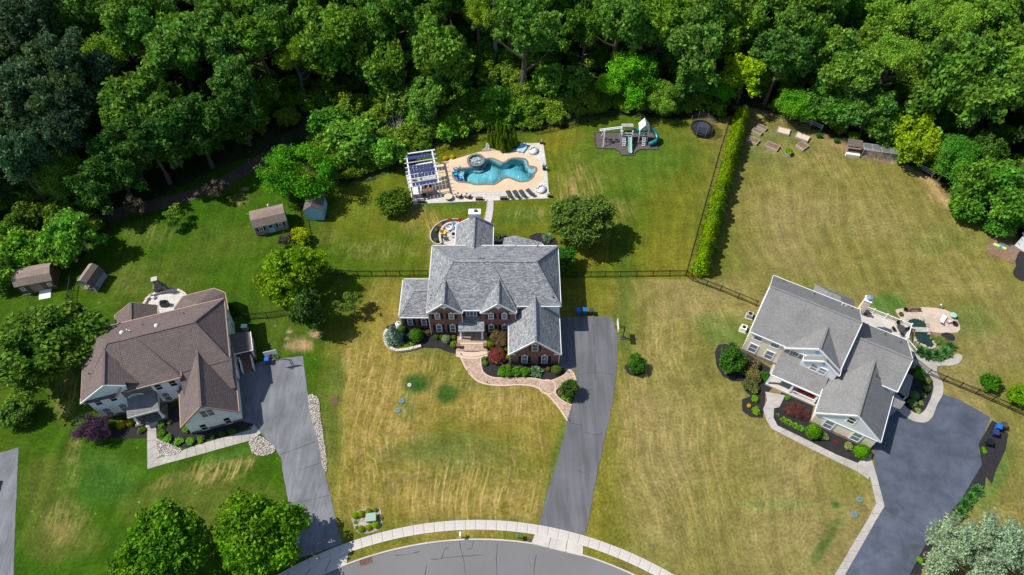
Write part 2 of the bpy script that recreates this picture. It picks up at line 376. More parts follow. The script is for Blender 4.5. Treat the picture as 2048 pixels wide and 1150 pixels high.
def sheet(name, pts, z, mat, z0=-.02):
    if 'driveway' in name:      # slightly ragged asphalt edge
        out = []; r = random.Random(len(pts))
        for i in range(len(pts)):
            a, b = Vector(pts[i]), Vector(pts[(i + 1) % len(pts)]); n_ = max(1, int((b - a).length / .5)); t = (b - a).normalized() if (b - a).length else Vector((1, 0))
            for k in range(n_): j = r.uniform(-.05, .05) if k else 0; q = a.lerp(b, k / n_); out.append((q.x - t.y * j, q.y + t.x * j))
        pts = out
    return struct(MB().prism(pts, z0, z).build(name, mat))
def ribbon(mb, line, w, z0, z1):     # raised band along an open polyline
    L = [Vector(p) for p in line]; a = []; b_ = []
    for i, p in enumerate(L):
        d = (L[min(i + 1, len(L) - 1)] - L[max(i - 1, 0)]).normalized(); nrm = Vector((-d.y, d.x)) * w / 2
        a.append(p + nrm); b_.append(p - nrm)
    for i in range(len(L) - 1):
        q = [a[i], b_[i], b_[i + 1], a[i + 1]]
        mb.hexa([(v.x, v.y, z0) for v in q] + [(v.x, v.y, z1) for v in q])
    return mb

# ------------------------------------------------------------------ ground
POOL_Z = [(650, 665), (665, 720), (710, 752), (770, 760), (830, 768), (900, 785), (1000, 780), (1080, 782), (1130, 760), (1190, 720), (1240, 712), (1290, 730), (1340, 750), (1400, 752), (1460, 735), (1500, 700), (1512, 665), (1532, 640), (1532, 605), (1500, 588), (1450, 580), (1440, 540), (1410, 510), (1340, 500), (1260, 505), (1210, 535), (1170, 545), (1120, 520), (1050, 502), (990, 515), (960, 555), (900, 580), (780, 605), (690, 628)]
POOL = smooth_closed(Z3(POOL_Z, .1), 3)
if area(POOL) < 0: POOL = POOL[::-1]
POOL_IN = grow(POOL, -.3)
def inside(X, Y, poly):
    c = np.zeros(X.shape, bool); n = len(poly)
    for i in range(n):
        x1, y1 = poly[i]; x2, y2 = poly[(i + 1) % n]
        if y1 == y2: continue
        cond = ((y1 > Y) != (y2 > Y)) & (X < (x2 - x1) * (Y - y1) / (y2 - y1) + x1); c ^= cond
    return c
def vnoise(X, Y, sc, seed):
    r = np.random.default_rng(seed); T = r.random((256, 256)); x = X / sc + 1000; y = Y / sc + 1000
    xi = np.floor(x).astype(int); yi = np.floor(y).astype(int); fx = x - xi; fy = y - yi; fx = fx * fx * (3 - 2 * fx); fy = fy * fy * (3 - 2 * fy)
    g = lambda a, b: T[a % 256, b % 256]
    return (g(xi, yi) * (1 - fx) + g(xi + 1, yi) * fx) * (1 - fy) + (g(xi, yi + 1) * (1 - fx) + g(xi + 1, yi + 1) * fx) * fy
def fbm(X, Y, sc, seed): return sum(vnoise(X, Y, sc / 2 ** k, seed + k) * .5 ** k for k in range(4)) / 1.875
TALL = [(-300, 470), (-60, 430), (60, 430), (185, 405), (300, 372), (420, 330), (520, 268), (610, 215), (700, 205), (850, 195), (950, 145), (1100, 145), (1230, 180), (1330, 205), (1480, 190), (1600, 200), (1700, 240), (1800, 270), (1900, 330), (2000, 400), (2150, 470), (2400, 560)]
EDGE = [(-300, 640), (-60, 560), (20, 545), (80, 540), (130, 535), (160, 510), (185, 480), (200, 440), (420, 345), (545, 300), (600, 330), (690, 372), (760, 352), (810, 330), (880, 288), (960, 268), (1080, 262), (1160, 243), (1235, 228), (1350, 240), (1440, 236), (1490, 213), (1560, 232), (1640, 262), (1700, 294), (1790, 318), (1850, 350), (1920, 398), (1975, 440), (2048, 475), (2150, 520), (2400, 640)]
def lawn():
    st = .4; xs = np.arange(-128, 128.01, st); ys = np.arange(14, 152.01, st)
    X, Y = np.meshgrid(xs, ys); nx, ny = len(xs), len(ys)
    dep = Y * _c + CAMZ * _s; PX = 1024 + FPX * X / dep; PY = 575 - FPX * (Y * _s - CAMZ * _c) / dep
    n1 = fbm(X, Y, 9, 3); n2 = fbm(X, Y, 3, 9); n3 = fbm(X, Y, 1.2, 21)
    lush = np.array([.034, .092, .005]); olive = np.array([.14, .135, .022]); tan = np.array([.27, .205, .075]); soft = np.array([.058, .1, .01]); deep = np.array([.022, .075, .008])
    wC = 1 / (1 + np.exp(-(PX - 655 + 25 * (n1 - .5)) / 14))          # towards the middle lot
    base = lush + (soft - lush) * np.clip(n1 * 1.5 - .45, 0, 1)[..., None]
    mid = soft + (olive - soft) * np.clip(n1 * 2.2 - .62 + (PY > 560) * .5, 0, 1)[..., None]
    rgt = np.array([.155, .146, .034]) + (np.array([.2, .163, .055]) - olive) * np.clip(n1 * 2 - .6, 0, 1)[..., None]
    wR = 1 / (1 + np.exp(-(PX - 1430 - (PY > 560) * -190 + 30 * (n1 - .5)) / 25))
    C = base * (1 - wC)[..., None] + mid * wC[..., None]; C = C * (1 - wR)[..., None] + rgt * wR[..., None]
    C *= (.93 + .07 * wC)[..., None]; C *= np.array([.95, .96, .95]); C[..., 2] *= .55 + .4 * wR
    dry = np.zeros_like(X)
    def blob(x, y, rx, ry, k=1., ang=0, fz=.35):
        a = R_(ang); dx = (PX - x); dy = (PY - y); u = dx * math.cos(a) + dy * math.sin(a); v = -dx * math.sin(a) + dy * math.cos(a)
        d = (u / rx) ** 2 + (v / ry) ** 2 + (n2 - .5) * 1.2
        return np.clip(1.3 - d, 0, 1) * k
    def paint(col, w): nonlocal C; C = C * (1 - w)[..., None] + np.array(col) * w[..., None]
    for b in [(760, 330, 60, 30, .4), (1240, 330, 130, 70, .55), (1040, 430, 60, 22, .7), (1310, 300, 90, 50, .5), (740, 430, 60, 30, .35), (900, 415, 80, 10, .6), (840, 400, 60, 20, .3)]: paint([.06, .12, .012], blob(*b))
    for b in [(400, 1010, 160, 60, .55), (90, 1000, 60, 90, .5), (120, 1080, 90, 50, .6), (560, 660, 60, 60, .3), (300, 560, 120, 60, .3), (450, 480, 90, 40, .25)]: paint([.1, .105, .02], blob(*b))
    paint(deep, blob(835, 768, 32, 24, .85)); paint(deep, blob(893, 789, 24, 20, .8)); paint([.06, .115, .02], blob(815, 810, 20, 30, .6)); paint([.06, .115, .02], blob(840, 905, 80, 22, .5))
    paint([.05, .11, .012], blob(205, 950, 85, 60, .9)); paint([.05, .11, .012], blob(480, 905, 90, 14, .8, -14)); paint([.045, .105, .01], blob(670, 830, 22, 150, .9)); paint([.065, .105, .015], blob(1250, 640, 26, 120, .6)); paint([.05, .11, .012], blob(1110, 950, 14, 110, .7, 12))
    paint([.1, .155, .035], blob(1550, 1010, 70, 12, .6)); paint([.055, .13, .02], blob(1775, 610, 40, 26, .8)); paint([.05, .12, .02], blob(1940, 640, 60, 40, .4)); paint([.06, .12, .018], blob(1450, 660, 60, 40, .7)); paint([.05, .11, .015], blob(1650, 1085, 60, 14, .8, -60)); paint([.06, .115, .02], blob(1545, 290, 90, 40, .45)); paint([.04, .1, .02], blob(1672, 1009, 9, 6, 1)); paint([.085, .15, .03], blob(1990, 960, 22, 90, .7, 25)); paint([.05, .12, .015], blob(1880, 480, 70, 30, .3)); paint([.065, .12, .015], blob(1500, 700, 30, 60, .5))
    paint([.05, .11, .012], blob(880, 705, 90, 10, .6)); paint([.055, .115, .015], blob(985, 780, 70, 9, .6, 8)); paint([.05, .105, .01], blob(930, 1080, 200, 9, .7))
    # dry, streaked turf
    D = [(820, 760, 180, 90, .6), (900, 980, 210, 80, .95), (750, 850, 100, 150, .85), (1000, 810, 120, 40, .8), (720, 740, 60, 70, .9), (1040, 1010, 60, 40, .9), (720, 990, 60, 60, .7), (1060, 900, 40, 90, .4), (1330, 700, 60, 90, .6), (1350, 900, 130, 170, .45), (1270, 860, 40, 220, .6), (1500, 1050, 150, 90, .45), (1160, 370, 50, 55, .8), (1220, 420, 60, 30, .5), (870, 470, 22, 50, .9), (830, 440, 30, 40, .5), (760, 500, 90, 20, .45), (1060, 425, 50, 14, .5), (150, 930, 18, 55, 1.), (130, 1040, 50, 50, .75), (430, 940, 80, 28, .95, -14), (340, 960, 60, 12, .5, -20), (600, 690, 34, 18, .8), (760, 600, 40, 60, .4), (130, 790, 30, 70, .6), (250, 560, 40, 30, .25), (480, 400, 20, 14, .5), (1700, 440, 250, 120, .3), (1900, 520, 120, 90, .35), (1650, 330, 180, 20, .6, 18), (1870, 390, 60, 14, .8, 38), (1600, 900, 100, 60, .45), (1760, 1010, 30, 50, .3), (2000, 1040, 60, 50, .7), (640, 470, 60, 18, .3), (780, 690, 30, 80, .5), (660, 900, 14, 120, .4), (1420, 620, 60, 50, .3), (300, 470, 60, 30, .3)]
    for b in D: dry = np.maximum(dry, blob(*b))
    for b in [(835, 768, 34, 25, 1.), (893, 789, 26, 22, 1.), (205, 950, 85, 60, 1.), (840, 905, 80, 22, .7), (740, 430, 60, 30, .6), (1670, 1009, 10, 7, 1.), (670, 830, 20, 150, .9), (1250, 640, 22, 120, .8), (480, 905, 90, 12, .8, -14)]: dry *= 1 - blob(*b)
    paint(deep, blob(835, 768, 30, 22, .9)); paint(deep, blob(893, 789, 23, 19, .85)); paint(deep, blob(205, 970, 60, 40, .5))
    front = np.clip((PY - 575) / 60, 0, 1) * wC * (1 - np.clip((PX - 1150) / 60, 0, 1))
    C = C * (1 - .5 * front[..., None] * n1[..., None] * 1.3) + np.array([.25, .165, .045]) * (.5 * front * n1 * 1.3)[..., None]
    for b in [(835, 768, 34, 25, .95), (893, 789, 25, 21, .9)]: paint([.03, .078, .01], blob(*b))
    paint([.085, .125, .02], blob(815, 812, 26, 34, .7)); paint([.1, .125, .025], blob(890, 900, 130, 40, .75)); paint([.06, .11, .014], blob(1110, 940, 16, 120, .7, 12)); paint([.06, .11, .014], blob(930, 1040, 190, 7, .6))
    # woods and bare earth
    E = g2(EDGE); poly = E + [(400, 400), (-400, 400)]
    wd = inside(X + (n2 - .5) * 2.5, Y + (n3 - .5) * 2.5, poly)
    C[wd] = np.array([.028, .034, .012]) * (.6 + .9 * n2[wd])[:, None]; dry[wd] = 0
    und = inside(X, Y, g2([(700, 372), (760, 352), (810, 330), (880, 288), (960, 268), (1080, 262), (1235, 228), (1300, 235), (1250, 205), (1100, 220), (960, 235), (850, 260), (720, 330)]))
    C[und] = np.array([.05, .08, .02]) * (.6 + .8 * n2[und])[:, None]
    for b in [(600, 690, 26, 12, .8), (632, 668, 16, 9, .9), (578, 662, 5, 3, 1), (574, 676, 5, 3, .9), (572, 693, 5, 3, 1), (490, 378, 9, 4, 1), (1785, 320, 30, 8, .6), (1890, 400, 60, 8, .9, 40), (1840, 350, 50, 8, .9, 32), (1530, 228, 60, 8, .6, 12), (1690, 292, 40, 10, .6, 15), (1410, 275, 12, 4, .6)]: paint([.3, .21, .11], blob(*b))
    keep = np.ones((ny - 1, nx - 1), bool)
    cx = (X[:-1, :-1] + X[1:, 1:]) / 2; cy = (Y[:-1, :-1] + Y[1:, 1:]) / 2
    keep &= ~inside(cx, cy, grow(POOL, .12))
    Zg = (n2 - .5) * .03
    idx = np.arange(nx * ny).reshape(ny, nx); q = np.stack([idx[:-1, :-1], idx[:-1, 1:], idx[1:, 1:], idx[1:, :-1]], -1)[keep]
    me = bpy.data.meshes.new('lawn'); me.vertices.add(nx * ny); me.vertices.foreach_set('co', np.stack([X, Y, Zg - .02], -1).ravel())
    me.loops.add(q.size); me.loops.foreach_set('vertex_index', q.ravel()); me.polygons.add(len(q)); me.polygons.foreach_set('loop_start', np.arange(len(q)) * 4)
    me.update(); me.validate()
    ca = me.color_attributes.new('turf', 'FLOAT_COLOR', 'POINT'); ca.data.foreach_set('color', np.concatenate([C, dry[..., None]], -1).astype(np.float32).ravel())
    m = bpy.data.materials.new('turf'); m.use_nodes = True; n = m.node_tree.nodes; l = m.node_tree.links
    p = n['Principled BSDF']; p.inputs['Roughness'].default_value = .95; p.inputs['Specular IOR Level'].default_value = .08
    at = n.new('ShaderNodeAttribute'); at.attribute_name = 'turf'; tc = n.new('ShaderNodeTexCoord')
    def noise(sc, stretch, rot, det=3, dist=0.):
        mp = n.new('ShaderNodeMapping'); mp.inputs['Rotation'].default_value = (0, 0, R_(rot)); mp.inputs['Scale'].default_value = stretch; l.new(wob.outputs[0], mp.inputs[0])
        t = n.new('ShaderNodeTexNoise'); t.inputs['Scale'].default_value = sc; t.inputs['Detail'].default_value = det; t.inputs['Distortion'].default_value = dist; l.new(mp.outputs[0], t.inputs['Vector']); return t
    wn = n.new('ShaderNodeTexNoise'); wn.inputs['Scale'].default_value = .06; wn.inputs['Detail'].default_value = 1; l.new(tc.outputs['Object'], wn.inputs['Vector'])
    wob = n.new('ShaderNodeVectorMath'); wob.operation = 'MULTIPLY_ADD'; wob.inputs[1].default_value = (7, 5, 0); l.new(wn.outputs['Color'], wob.inputs[0]); l.new(tc.outputs['Object'], wob.inputs[2])
    def rng_(src, a, b, c, d):
        r = n.new('ShaderNodeMapRange'); r.inputs[1].default_value = a; r.inputs[2].default_value = b; r.inputs[3].default_value = c; r.inputs[4].default_value = d; l.new(src, r.inputs[0]); return r.outputs[0]
    def mth(op, a, b):
        r = n.new('ShaderNodeMath'); r.operation = op
        for i, q_ in enumerate((a, b)):
            if isinstance(q_, (int, float)): r.inputs[i].default_value = q_
            else: l.new(q_, r.inputs[i])
        return r.outputs[0]
    sA = noise(1, (2.9, .22, 1), 0, 6, .3).outputs[0]; sB = noise(1, (2.3, .3, 1), 55, 6, .4).outputs[0]; pick = noise(.09, (1, 1, 1), 0, 1).outputs[0]
    s1 = rng_(sA, .47, .64, 0, 1); s2 = rng_(sB, .5, .66, 0, 1)
    pk = rng_(pick, .45, .55, 0, 1)
    sm = mth('ADD', mth('MULTIPLY', s1, mth('SUBTRACT', 1., pk)), mth('MULTIPLY', s2, pk))
    cl = rng_(noise(.9, (1, 1, 1), 20, 6, .6).outputs[0], .42, .66, 0, 1)
    sm2 = mth('MULTIPLY', mth('MAXIMUM', sm, mth('MULTIPLY', cl, .55)), at.outputs['Alpha'])
    mx = n.new('ShaderNodeMix'); mx.data_type = 'RGBA'; mx.inputs[7].default_value = (.43, .29, .12, 1); l.new(at.outputs['Color'], mx.inputs[6]); l.new(mth('MULTIPLY', sm2, .74), mx.inputs[0])
    f1 = rng_(noise(2.6, (1, 1, 1), 0, 8).outputs[0], .32, .68, .74, 1.26); f2 = rng_(noise(.45, (1, 1, 1), 0, 5).outputs[0], .3, .7, .8, 1.2)
    f3 = rng_(noise(1, (.9, .05, 1), -4, 2).outputs[0], .35, .65, .88, 1.12)
    ff = mth('MULTIPLY', mth('MULTIPLY', f1, f2), f3)
    vm = n.new('ShaderNodeVectorMath'); vm.operation = 'SCALE'; l.new(mx.outputs[2], vm.inputs[0]); l.new(ff, vm.inputs['Scale']); 
    # scattered pale flecks (clover, clippings)
    vo = n.new('ShaderNodeTexVoronoi'); vo.inputs['Scale'].default_value = .55; l.new(tc.outputs['Object'], vo.inputs['Vector'])
    fl = rng_(vo.outputs['Distance'], .05, .09, .55, 0)
    m2 = n.new('ShaderNodeMix'); m2.data_type = 'RGBA'; m2.inputs[7].default_value = (.36, .33, .14, 1); l.new(vm.outputs[0], m2.inputs[6]); l.new(mth('MULTIPLY', fl, rng_(f2, .9, 1.1, 0, 1)), m2.inputs[0])
    l.new(m2.outputs[2], p.inputs['Base Color'])
    b = n.new('ShaderNodeBump'); b.inputs['Strength'].default_value = .6; b.inputs['Distance'].default_value = .12; l.new(noise(5, (1, 1, 1), 0, 6).outputs[0], b.inputs['Height']); l.new(b.outputs[0], p.inputs['Normal'])
    me.materials.append(m); o = bpy.data.objects.new('lawn', me); COL.objects.link(o); struct(o)
lawn()
o = MB()
for x0, x1, y0, y1 in ((-3000, -128, -3000, 3000), (128, 3000, -3000, 3000), (-128, 128, -3000, 14), (-128, 128, 152, 3000)): o.box(x0, x1, y0, y1, -.5, -.02)
struct(o.build('outer_ground', nmat('outer_grass', (.06, .1, .02), .95, .3, .5, .3, .02)))

# ------------------------------------------------------------------ road, kerb, pavement
def arc(cx, cy, r, a0, a1, n): return [(cx + r * math.cos(R_(a0 + (a1 - a0) * i / n)), cy + r * math.sin(R_(a0 + (a1 - a0) * i / n))) for i in range(n + 1)]
KC = (-4.17, -17.77)
road = MB(); A = arc(*KC, 44.3, 20, 160, 90); B = arc(*KC, 35.5, 20, 160, 90)
for i in range(90): road.poly([(*B[i], .012), (*B[i + 1], .012), (*A[i + 1], .012), (*A[i], .012)][::-1])
ro = struct(road.build('road', M['road']))
k = MB(); A = arc(*KC, 44.48, 20, 160, 90); B = arc(*KC, 44.3, 20, 160, 90)
for i in range(90): k.hexa([(*B[i], -.05), (*A[i], -.05), (*A[i + 1], -.05), (*B[i + 1], -.05), (*B[i], .11), (*A[i], .11), (*A[i + 1], .11), (*B[i + 1], .11)])
kb = struct(k.build('kerb', M['conc']))
SC = (-4.4, -17.7)
sw = MB(); A = arc(*SC, 46.75, 20, 160, 90); B = arc(*SC, 45.5, 20, 160, 90)
for i in range(90): sw.poly([(*B[i], .02), (*B[i + 1], .02), (*A[i + 1], .02), (*A[i], .02)][::-1])
swo = struct(sw.build('pavement', M['joint']))
da = 1.62
sb = MB(); A = arc(0, 0, 46.74, 0, da - .05, 3); B = arc(0, 0, 45.51, 0, da - .05, 3)
for i in range(3): sb.hexa([(*B[i], 0), (*A[i], 0), (*A[i + 1], 0), (*B[i + 1], 0), (*B[i], .05), (*A[i], .05), (*A[i + 1], .05), (*B[i + 1], .05)])
sme = sb.mesh('slab', M['conc'])
for i in range(int(110 / da)):
    o = bpy.data.objects.new('slab', sme); COL.objects.link(o); o.parent = swo; o.location = (*SC, .005 + .006 * random.random()); o.rotation_euler = (0, 0, R_(40 + i * da))
def apron(name, px):
    q = g2(px); base = MB().prism(q, -.02, .03).build(name, M['joint']); struct(base); return base
# driveway aprons between pavement and kerb
for nm, px, nn in (('apron', [(1070, 1066), (1167, 1090.5), (1166, 1113), (1062, 1087.5)], 3), ('apron', [(597, 1131), (697, 1106), (694, 1130), (560, 1177)], 3)):
    q = g2(px); ap = struct(MB().prism(q, -.02, .03).build(nm, M['joint']))
    for i in range(nn):
        a, b = i / nn + .008, (i + 1) / nn - .008; L = lambda p, r, t: (p[0] + (r[0] - p[0]) * t, p[1] + (r[1] - p[1]) * t)
        MB().prism([L(q[0], q[1], a), L(q[0], q[1], b), L(q[3], q[2], b), L(q[3], q[2], a)], .02, .055).build('slab', M['conc'], ap)
# ------------------------------------------------------------------ driveways
sheet('middle_driveway', g2([(1100, 634), (1160, 634), (1206, 632), (1222, 634), (1229, 648), (1233, 665), (1235, 700), (1233, 748), (1225, 806), (1209, 880), (1193.7, 950), (1172, 1069), (1120, 1060), (1076.6, 1051), (1106, 950), (1126, 880), (1134, 840), (1143, 809), (1153, 790), (1153, 740), (1100, 742)]), .02, M['asph_c'])
sheet('left_driveway', g2([(470, 740), (481, 734), (547, 718), (606, 712), (611, 754), (618, 804), (630, 850), (643, 896.5), (651, 950), (684, 1088), (640, 1103), (597, 1118), (584, 1040.6), (577.6, 1010), (566.7, 950), (563, 918), (550.7, 896.5), (518.6, 862.6), (486, 850)]), .02, M['asph_l'])
sheet('right_driveway', g2([(1745, 885), (1752, 950), (1769.5, 1011.6), (1689.7, 1150), (1640, 1240), (1780, 1240), (1818.8, 1150), (1862.5, 1066), (1921.6, 1000.6), (1943.5, 963), (1964, 928.4), (1956, 895), (1981, 835), (1919, 799.5), (1886, 787.7), (1848, 780), (1780, 790)]), .02, M['asph_r'])
sheet('far_left_driveway', g2([(-120, 925), (0, 905), (37, 895), (33, 1000), (29, 1088), (24, 1240), (-120, 1240)]), .02, M['asph_l'])
def cracks(name, lines, w=.05, z=.024):
    mb = MB()
    for ln in lines:
        q = [Vector(p) for p in g2(ln)]; qq = []
        for a, b in zip(q[:-1], q[1:]):
            n_ = max(2, int((b - a).length / .7))
            for i in range(n_): qq.append(a.lerp(b, i / n_) + Vector((random.uniform(-.08, .08), random.uniform(-.08, .08))))
        qq.append(q[-1]); d = []
        for i in range(len(qq) - 1):
            a, b = qq[i], qq[i + 1]; t = (b - a).normalized(); nn = Vector((-t.y, t.x)) * w / 2 * random.uniform(.6, 1.4); mb.poly([(*(a - nn), z), (*(b - nn), z), (*(b + nn), z), (*(a + nn), z)])
    o = mb.build(name, M['tar']); struct(o); return o
cracks('road_crack', [[(918, 1082), (924, 1110), (932, 1150)], [(864, 1119), (900, 1115), (966, 1110)], [(884, 1118), (889, 1098), (897, 1095)], [(947, 1083), (944, 1098), (933, 1096)], [(996, 1086), (994, 1120), (993, 1150)], [(790, 1112), (815, 1108), (840, 1103)], [(854, 1128), (850, 1150)], [(1072, 1110), (1068, 1150)]], .07, .016)
cracks('driveway_crack', [[(1186, 650), (1189, 700), (1192, 745), (1190, 760)], [(1157, 750), (1170, 747), (1192, 745), (1228, 750)], [(1139, 846), (1165, 851)], [(1168, 864), (1190, 870), (1205, 866)], [(1152, 940), (1178, 950)]], .045)
cracks('driveway_seam', [[(1770, 1014), (1800, 1035), (1830, 1052), (1856, 1070)], [(560, 910), (640, 880)], [(600, 940), (645, 925)], [(577, 1010), (660, 990)]], .06)

# ------------------------------------------------------------------ beds, walks, edging
def bed(pts, z=.035, mat='mulch', name='mulch_bed', sm=0):
    if sm: pts = smooth_closed(pts, sm)
    return struct(MB().prism(pts, -.02, z).build(name, M[mat]))
def edging(name, line, label, cat='edging', w=.22, h=.12, mat='capst', seg=.42, gap=.03):
    t = thing(name, label, cat); L = [Vector(p) for p in line]; i = 0
    acc = []; 
    for a, b in zip(L[:-1], L[1:]):
        n_ = max(1, round((b - a).length / .2))
        acc += [a.lerp(b, k_ / n_) for k_ in range(n_)]
    acc.append(L[-1]); st = max(1, round(seg / .2)); cnt = 0
    for i in range(0, len(acc) - st, st):
        a, b = acc[i], acc[i + st]; d = (b - a).normalized(); b2 = b - d * gap
        hh = h * random.uniform(.85, 1.15)
        MB().beam((a.x, a.y, hh / 2 - .02), (b2.x, b2.y, hh / 2 - .02), w * random.uniform(.9, 1.1), hh + .04).build('edge_stone', M[mat], t); cnt += 1
    return t
# middle house beds
bed(Z2([(240, 255), (180, 215), (125, 240), (115, 330), (135, 380), (190, 420), (270, 415), (340, 395), (420, 400), (520, 405), (600, 435), (672, 448), (700, 300), (700, 200), (250, 200)]), .035, 'mulch')
bed(Z2([(860, 250), (880, 400), (865, 430), (842, 480), (850, 560), (880, 600), (950, 625), (1080, 625), (1230, 628), (1350, 650), (1420, 630), (1480, 600), (1515, 570), (1440, 545), (1410, 480), (1000, 300)]), .035)
bed(Z2([(1405, 730), (1430, 700), (1475, 690), (1540, 665), (1562, 690), (1545, 780), (1528, 832), (1470, 805), (1425, 770)]), .035)
wall = smooth_open(Z2([(130, 262), (112, 300), (112, 345), (135, 385), (190, 418), (260, 418), (330, 402), (388, 385)], .2), 4)
edging('stone_retaining_wall', wall, 'low curved cream stone retaining wall round the mulch bed with the blue spruce', 'wall', .42, .4, 'capst', .4, .02)
edging('stone_retaining_wall', smooth_open(Z2([(905, 430), (900, 465), (925, 500), (965, 515), (1005, 505), (1030, 475), (1028, 455)], .2), 4), 'small half-round stone wall around the dark red mounded maple', 'wall', .3, .35, 'paver_edge', .4, .02)
PAV = Z2([(672, 400), (880, 400), (862, 430), (840, 475), (848, 560), (876, 602), (945, 628), (1080, 628), (1230, 632), (1350, 652), (1425, 632), (1480, 602), (1512, 568), (1545, 600), (1565, 655), (1550, 680), (1475, 688), (1425, 705), (1405, 735), (1425, 772), (1470, 808), (1530, 836), (1497, 955), (1450, 880), (1400, 815), (1350, 760), (1290, 715), (1220, 690), (1120, 682), (1000, 688), (900, 680), (820, 655), (750, 590), (700, 500), (680, 440)])
sheet('paver_walk', PAV, .05, M['paver'])
eb = MB()
ribbon(eb, smooth_open(Z2([(672, 400), (680, 440), (700, 500), (750, 590), (820, 655), (900, 680), (1000, 688), (1120, 682), (1220, 690), (1290, 715), (1350, 760), (1400, 815), (1450, 880), (1497, 955)]), 5), .2, 0, .07)
ribbon(eb, smooth_open(Z2([(862, 430), (840, 475), (848, 560), (876, 602), (945, 628), (1080, 628), (1230, 632), (1350, 652), (1425, 632), (1480, 602), (1512, 568), (1545, 600), (1563, 650)]), 5), .16, 0, .07)
ribbon(eb, smooth_open(Z2([(1475, 688), (1425, 705), (1405, 735), (1425, 772), (1470, 808), (1530, 836)]), 5), .14, 0, .07)
cir = [(Z2([(1345, 698)])[0][0] + 1.15 * math.cos(a), Z2([(1345, 698)])[0][1] + 1.15 * math.sin(a)) for a in [i * math.pi / 12 for i in range(25)]]
ribbon(eb, cir, .12, 0, .058); struct(eb.build('walk_border', M['paver_edge']))
# right house beds and walks
bed(Z6([(150, 425), (105, 430), (85, 470), (95, 550), (130, 610), (190, 640), (250, 640), (255, 690), (290, 725), (240, 745), (245, 810), (290, 845), (360, 850), (370, 790), (375, 720), (430, 660), (400, 560), (230, 460)]), .035)
bed(Z6([(470, 700), (430, 780), (420, 850), (450, 905), (540, 950), (640, 1000), (800, 1075), (900, 1110), (985, 1040), (1000, 1000), (640, 850), (650, 780), (500, 690)]), .035)
bed(Z7([(430, 600), (540, 640), (565, 720), (545, 800), (505, 880), (460, 908), (390, 875), (300, 800), (400, 600)]), .035)
sheet('walk_corner', ZR([(510, 130), (600, 95), (650, 80), (662, 110), (702, 240), (636, 250), (560, 190)]), .042, M['conc_old'])
bed(Z7([(870, 1110), (960, 950), (1040, 990), (1068, 1045), (1050, 1150), (980, 1300), (960, 1380), (900, 1300)]), .035)
bed(ZR([(1665, 130), (1700, 0), (1830, 0), (1700, 230), (1690, 330), (1640, 420), (1540, 560), (1500, 640), (1200, 900), (1100, 1143), (1000, 1143), (1200, 760), (1470, 460), (1570, 290)]), .03)
def slabwalk(name, pairs, mat='conc', n_each=None, z=.05):
    base = MB(); 
    for (a, b), (c, d) in zip(pairs[:-1], pairs[1:]): base.prism([a, b, d, c], -.02, z - .025)
    t = struct(base.build(name, M['joint']))
    for i, ((a, b), (c, d)) in enumerate(zip(pairs[:-1], pairs[1:])):
        a, b, c, d = map(Vector, (a, b, c, d)); L_ = ((c - a).length + (d - b).length) / 2; m_ = max(1, round(L_ / 1.35))
        for k_ in range(m_):
            e = .02 / L_; t0, t1 = k_ / m_ + e, (k_ + 1) / m_ - e
            MB().prism([tuple(a.lerp(c, t0)), tuple(b.lerp(d, t0)), tuple(b.lerp(d, t1)), tuple(a.lerp(c, t1))], z - .03, z + random.uniform(-.004, .004)).build('slab', M[mat], t)
    return t
def prs(f, L): return [(tuple(f([a])[0]), tuple(f([b])[0])) for a, b in L]
slabwalk('concrete_walk', prs(Z6, [((375, 700), (490, 720)), ((385, 750), (455, 790)), ((362, 800), (425, 795)), ((380, 860), (422, 850)), ((410, 912), (445, 895)), ((560, 990), (600, 970)), ((740, 1080), (780, 1060)), ((905, 1160), (905, 1110)), ((970, 1205), (990, 1050))]), 'conc_old')
slabwalk('concrete_walk', prs(ZR, [((640, 245), (700, 235)), ((695, 490), (772, 515)), ((600, 670), (690, 650)), ((500, 830), (590, 830)), ((390, 1020), (480, 1020)), ((310, 1150), (405, 1150)), ((230, 1290), (340, 1290))]), 'conc_old')
slabwalk('concrete_walk', prs(Z7, [((420, 500), (430, 590)), ((490, 520), (520, 640)), ((590, 560), (575, 650)), ((590, 640), (590, 700) )][:2]), 'conc_old')
sheet('curved_concrete_walk', smooth_closed(Z7([(420, 488), (500, 525), (570, 545), (650, 540), (715, 500), (760, 515), (740, 560), (680, 580), (590, 585), (600, 650), (628, 700), (628, 770), (590, 840), (560, 920), (520, 960), (460, 962), (400, 940), (330, 890), (285, 850), (300, 790), (390, 870), (460, 905), (505, 880), (545, 800), (565, 720), (540, 650), (480, 600), (430, 560)]), 3), .045, M['conc_old'])
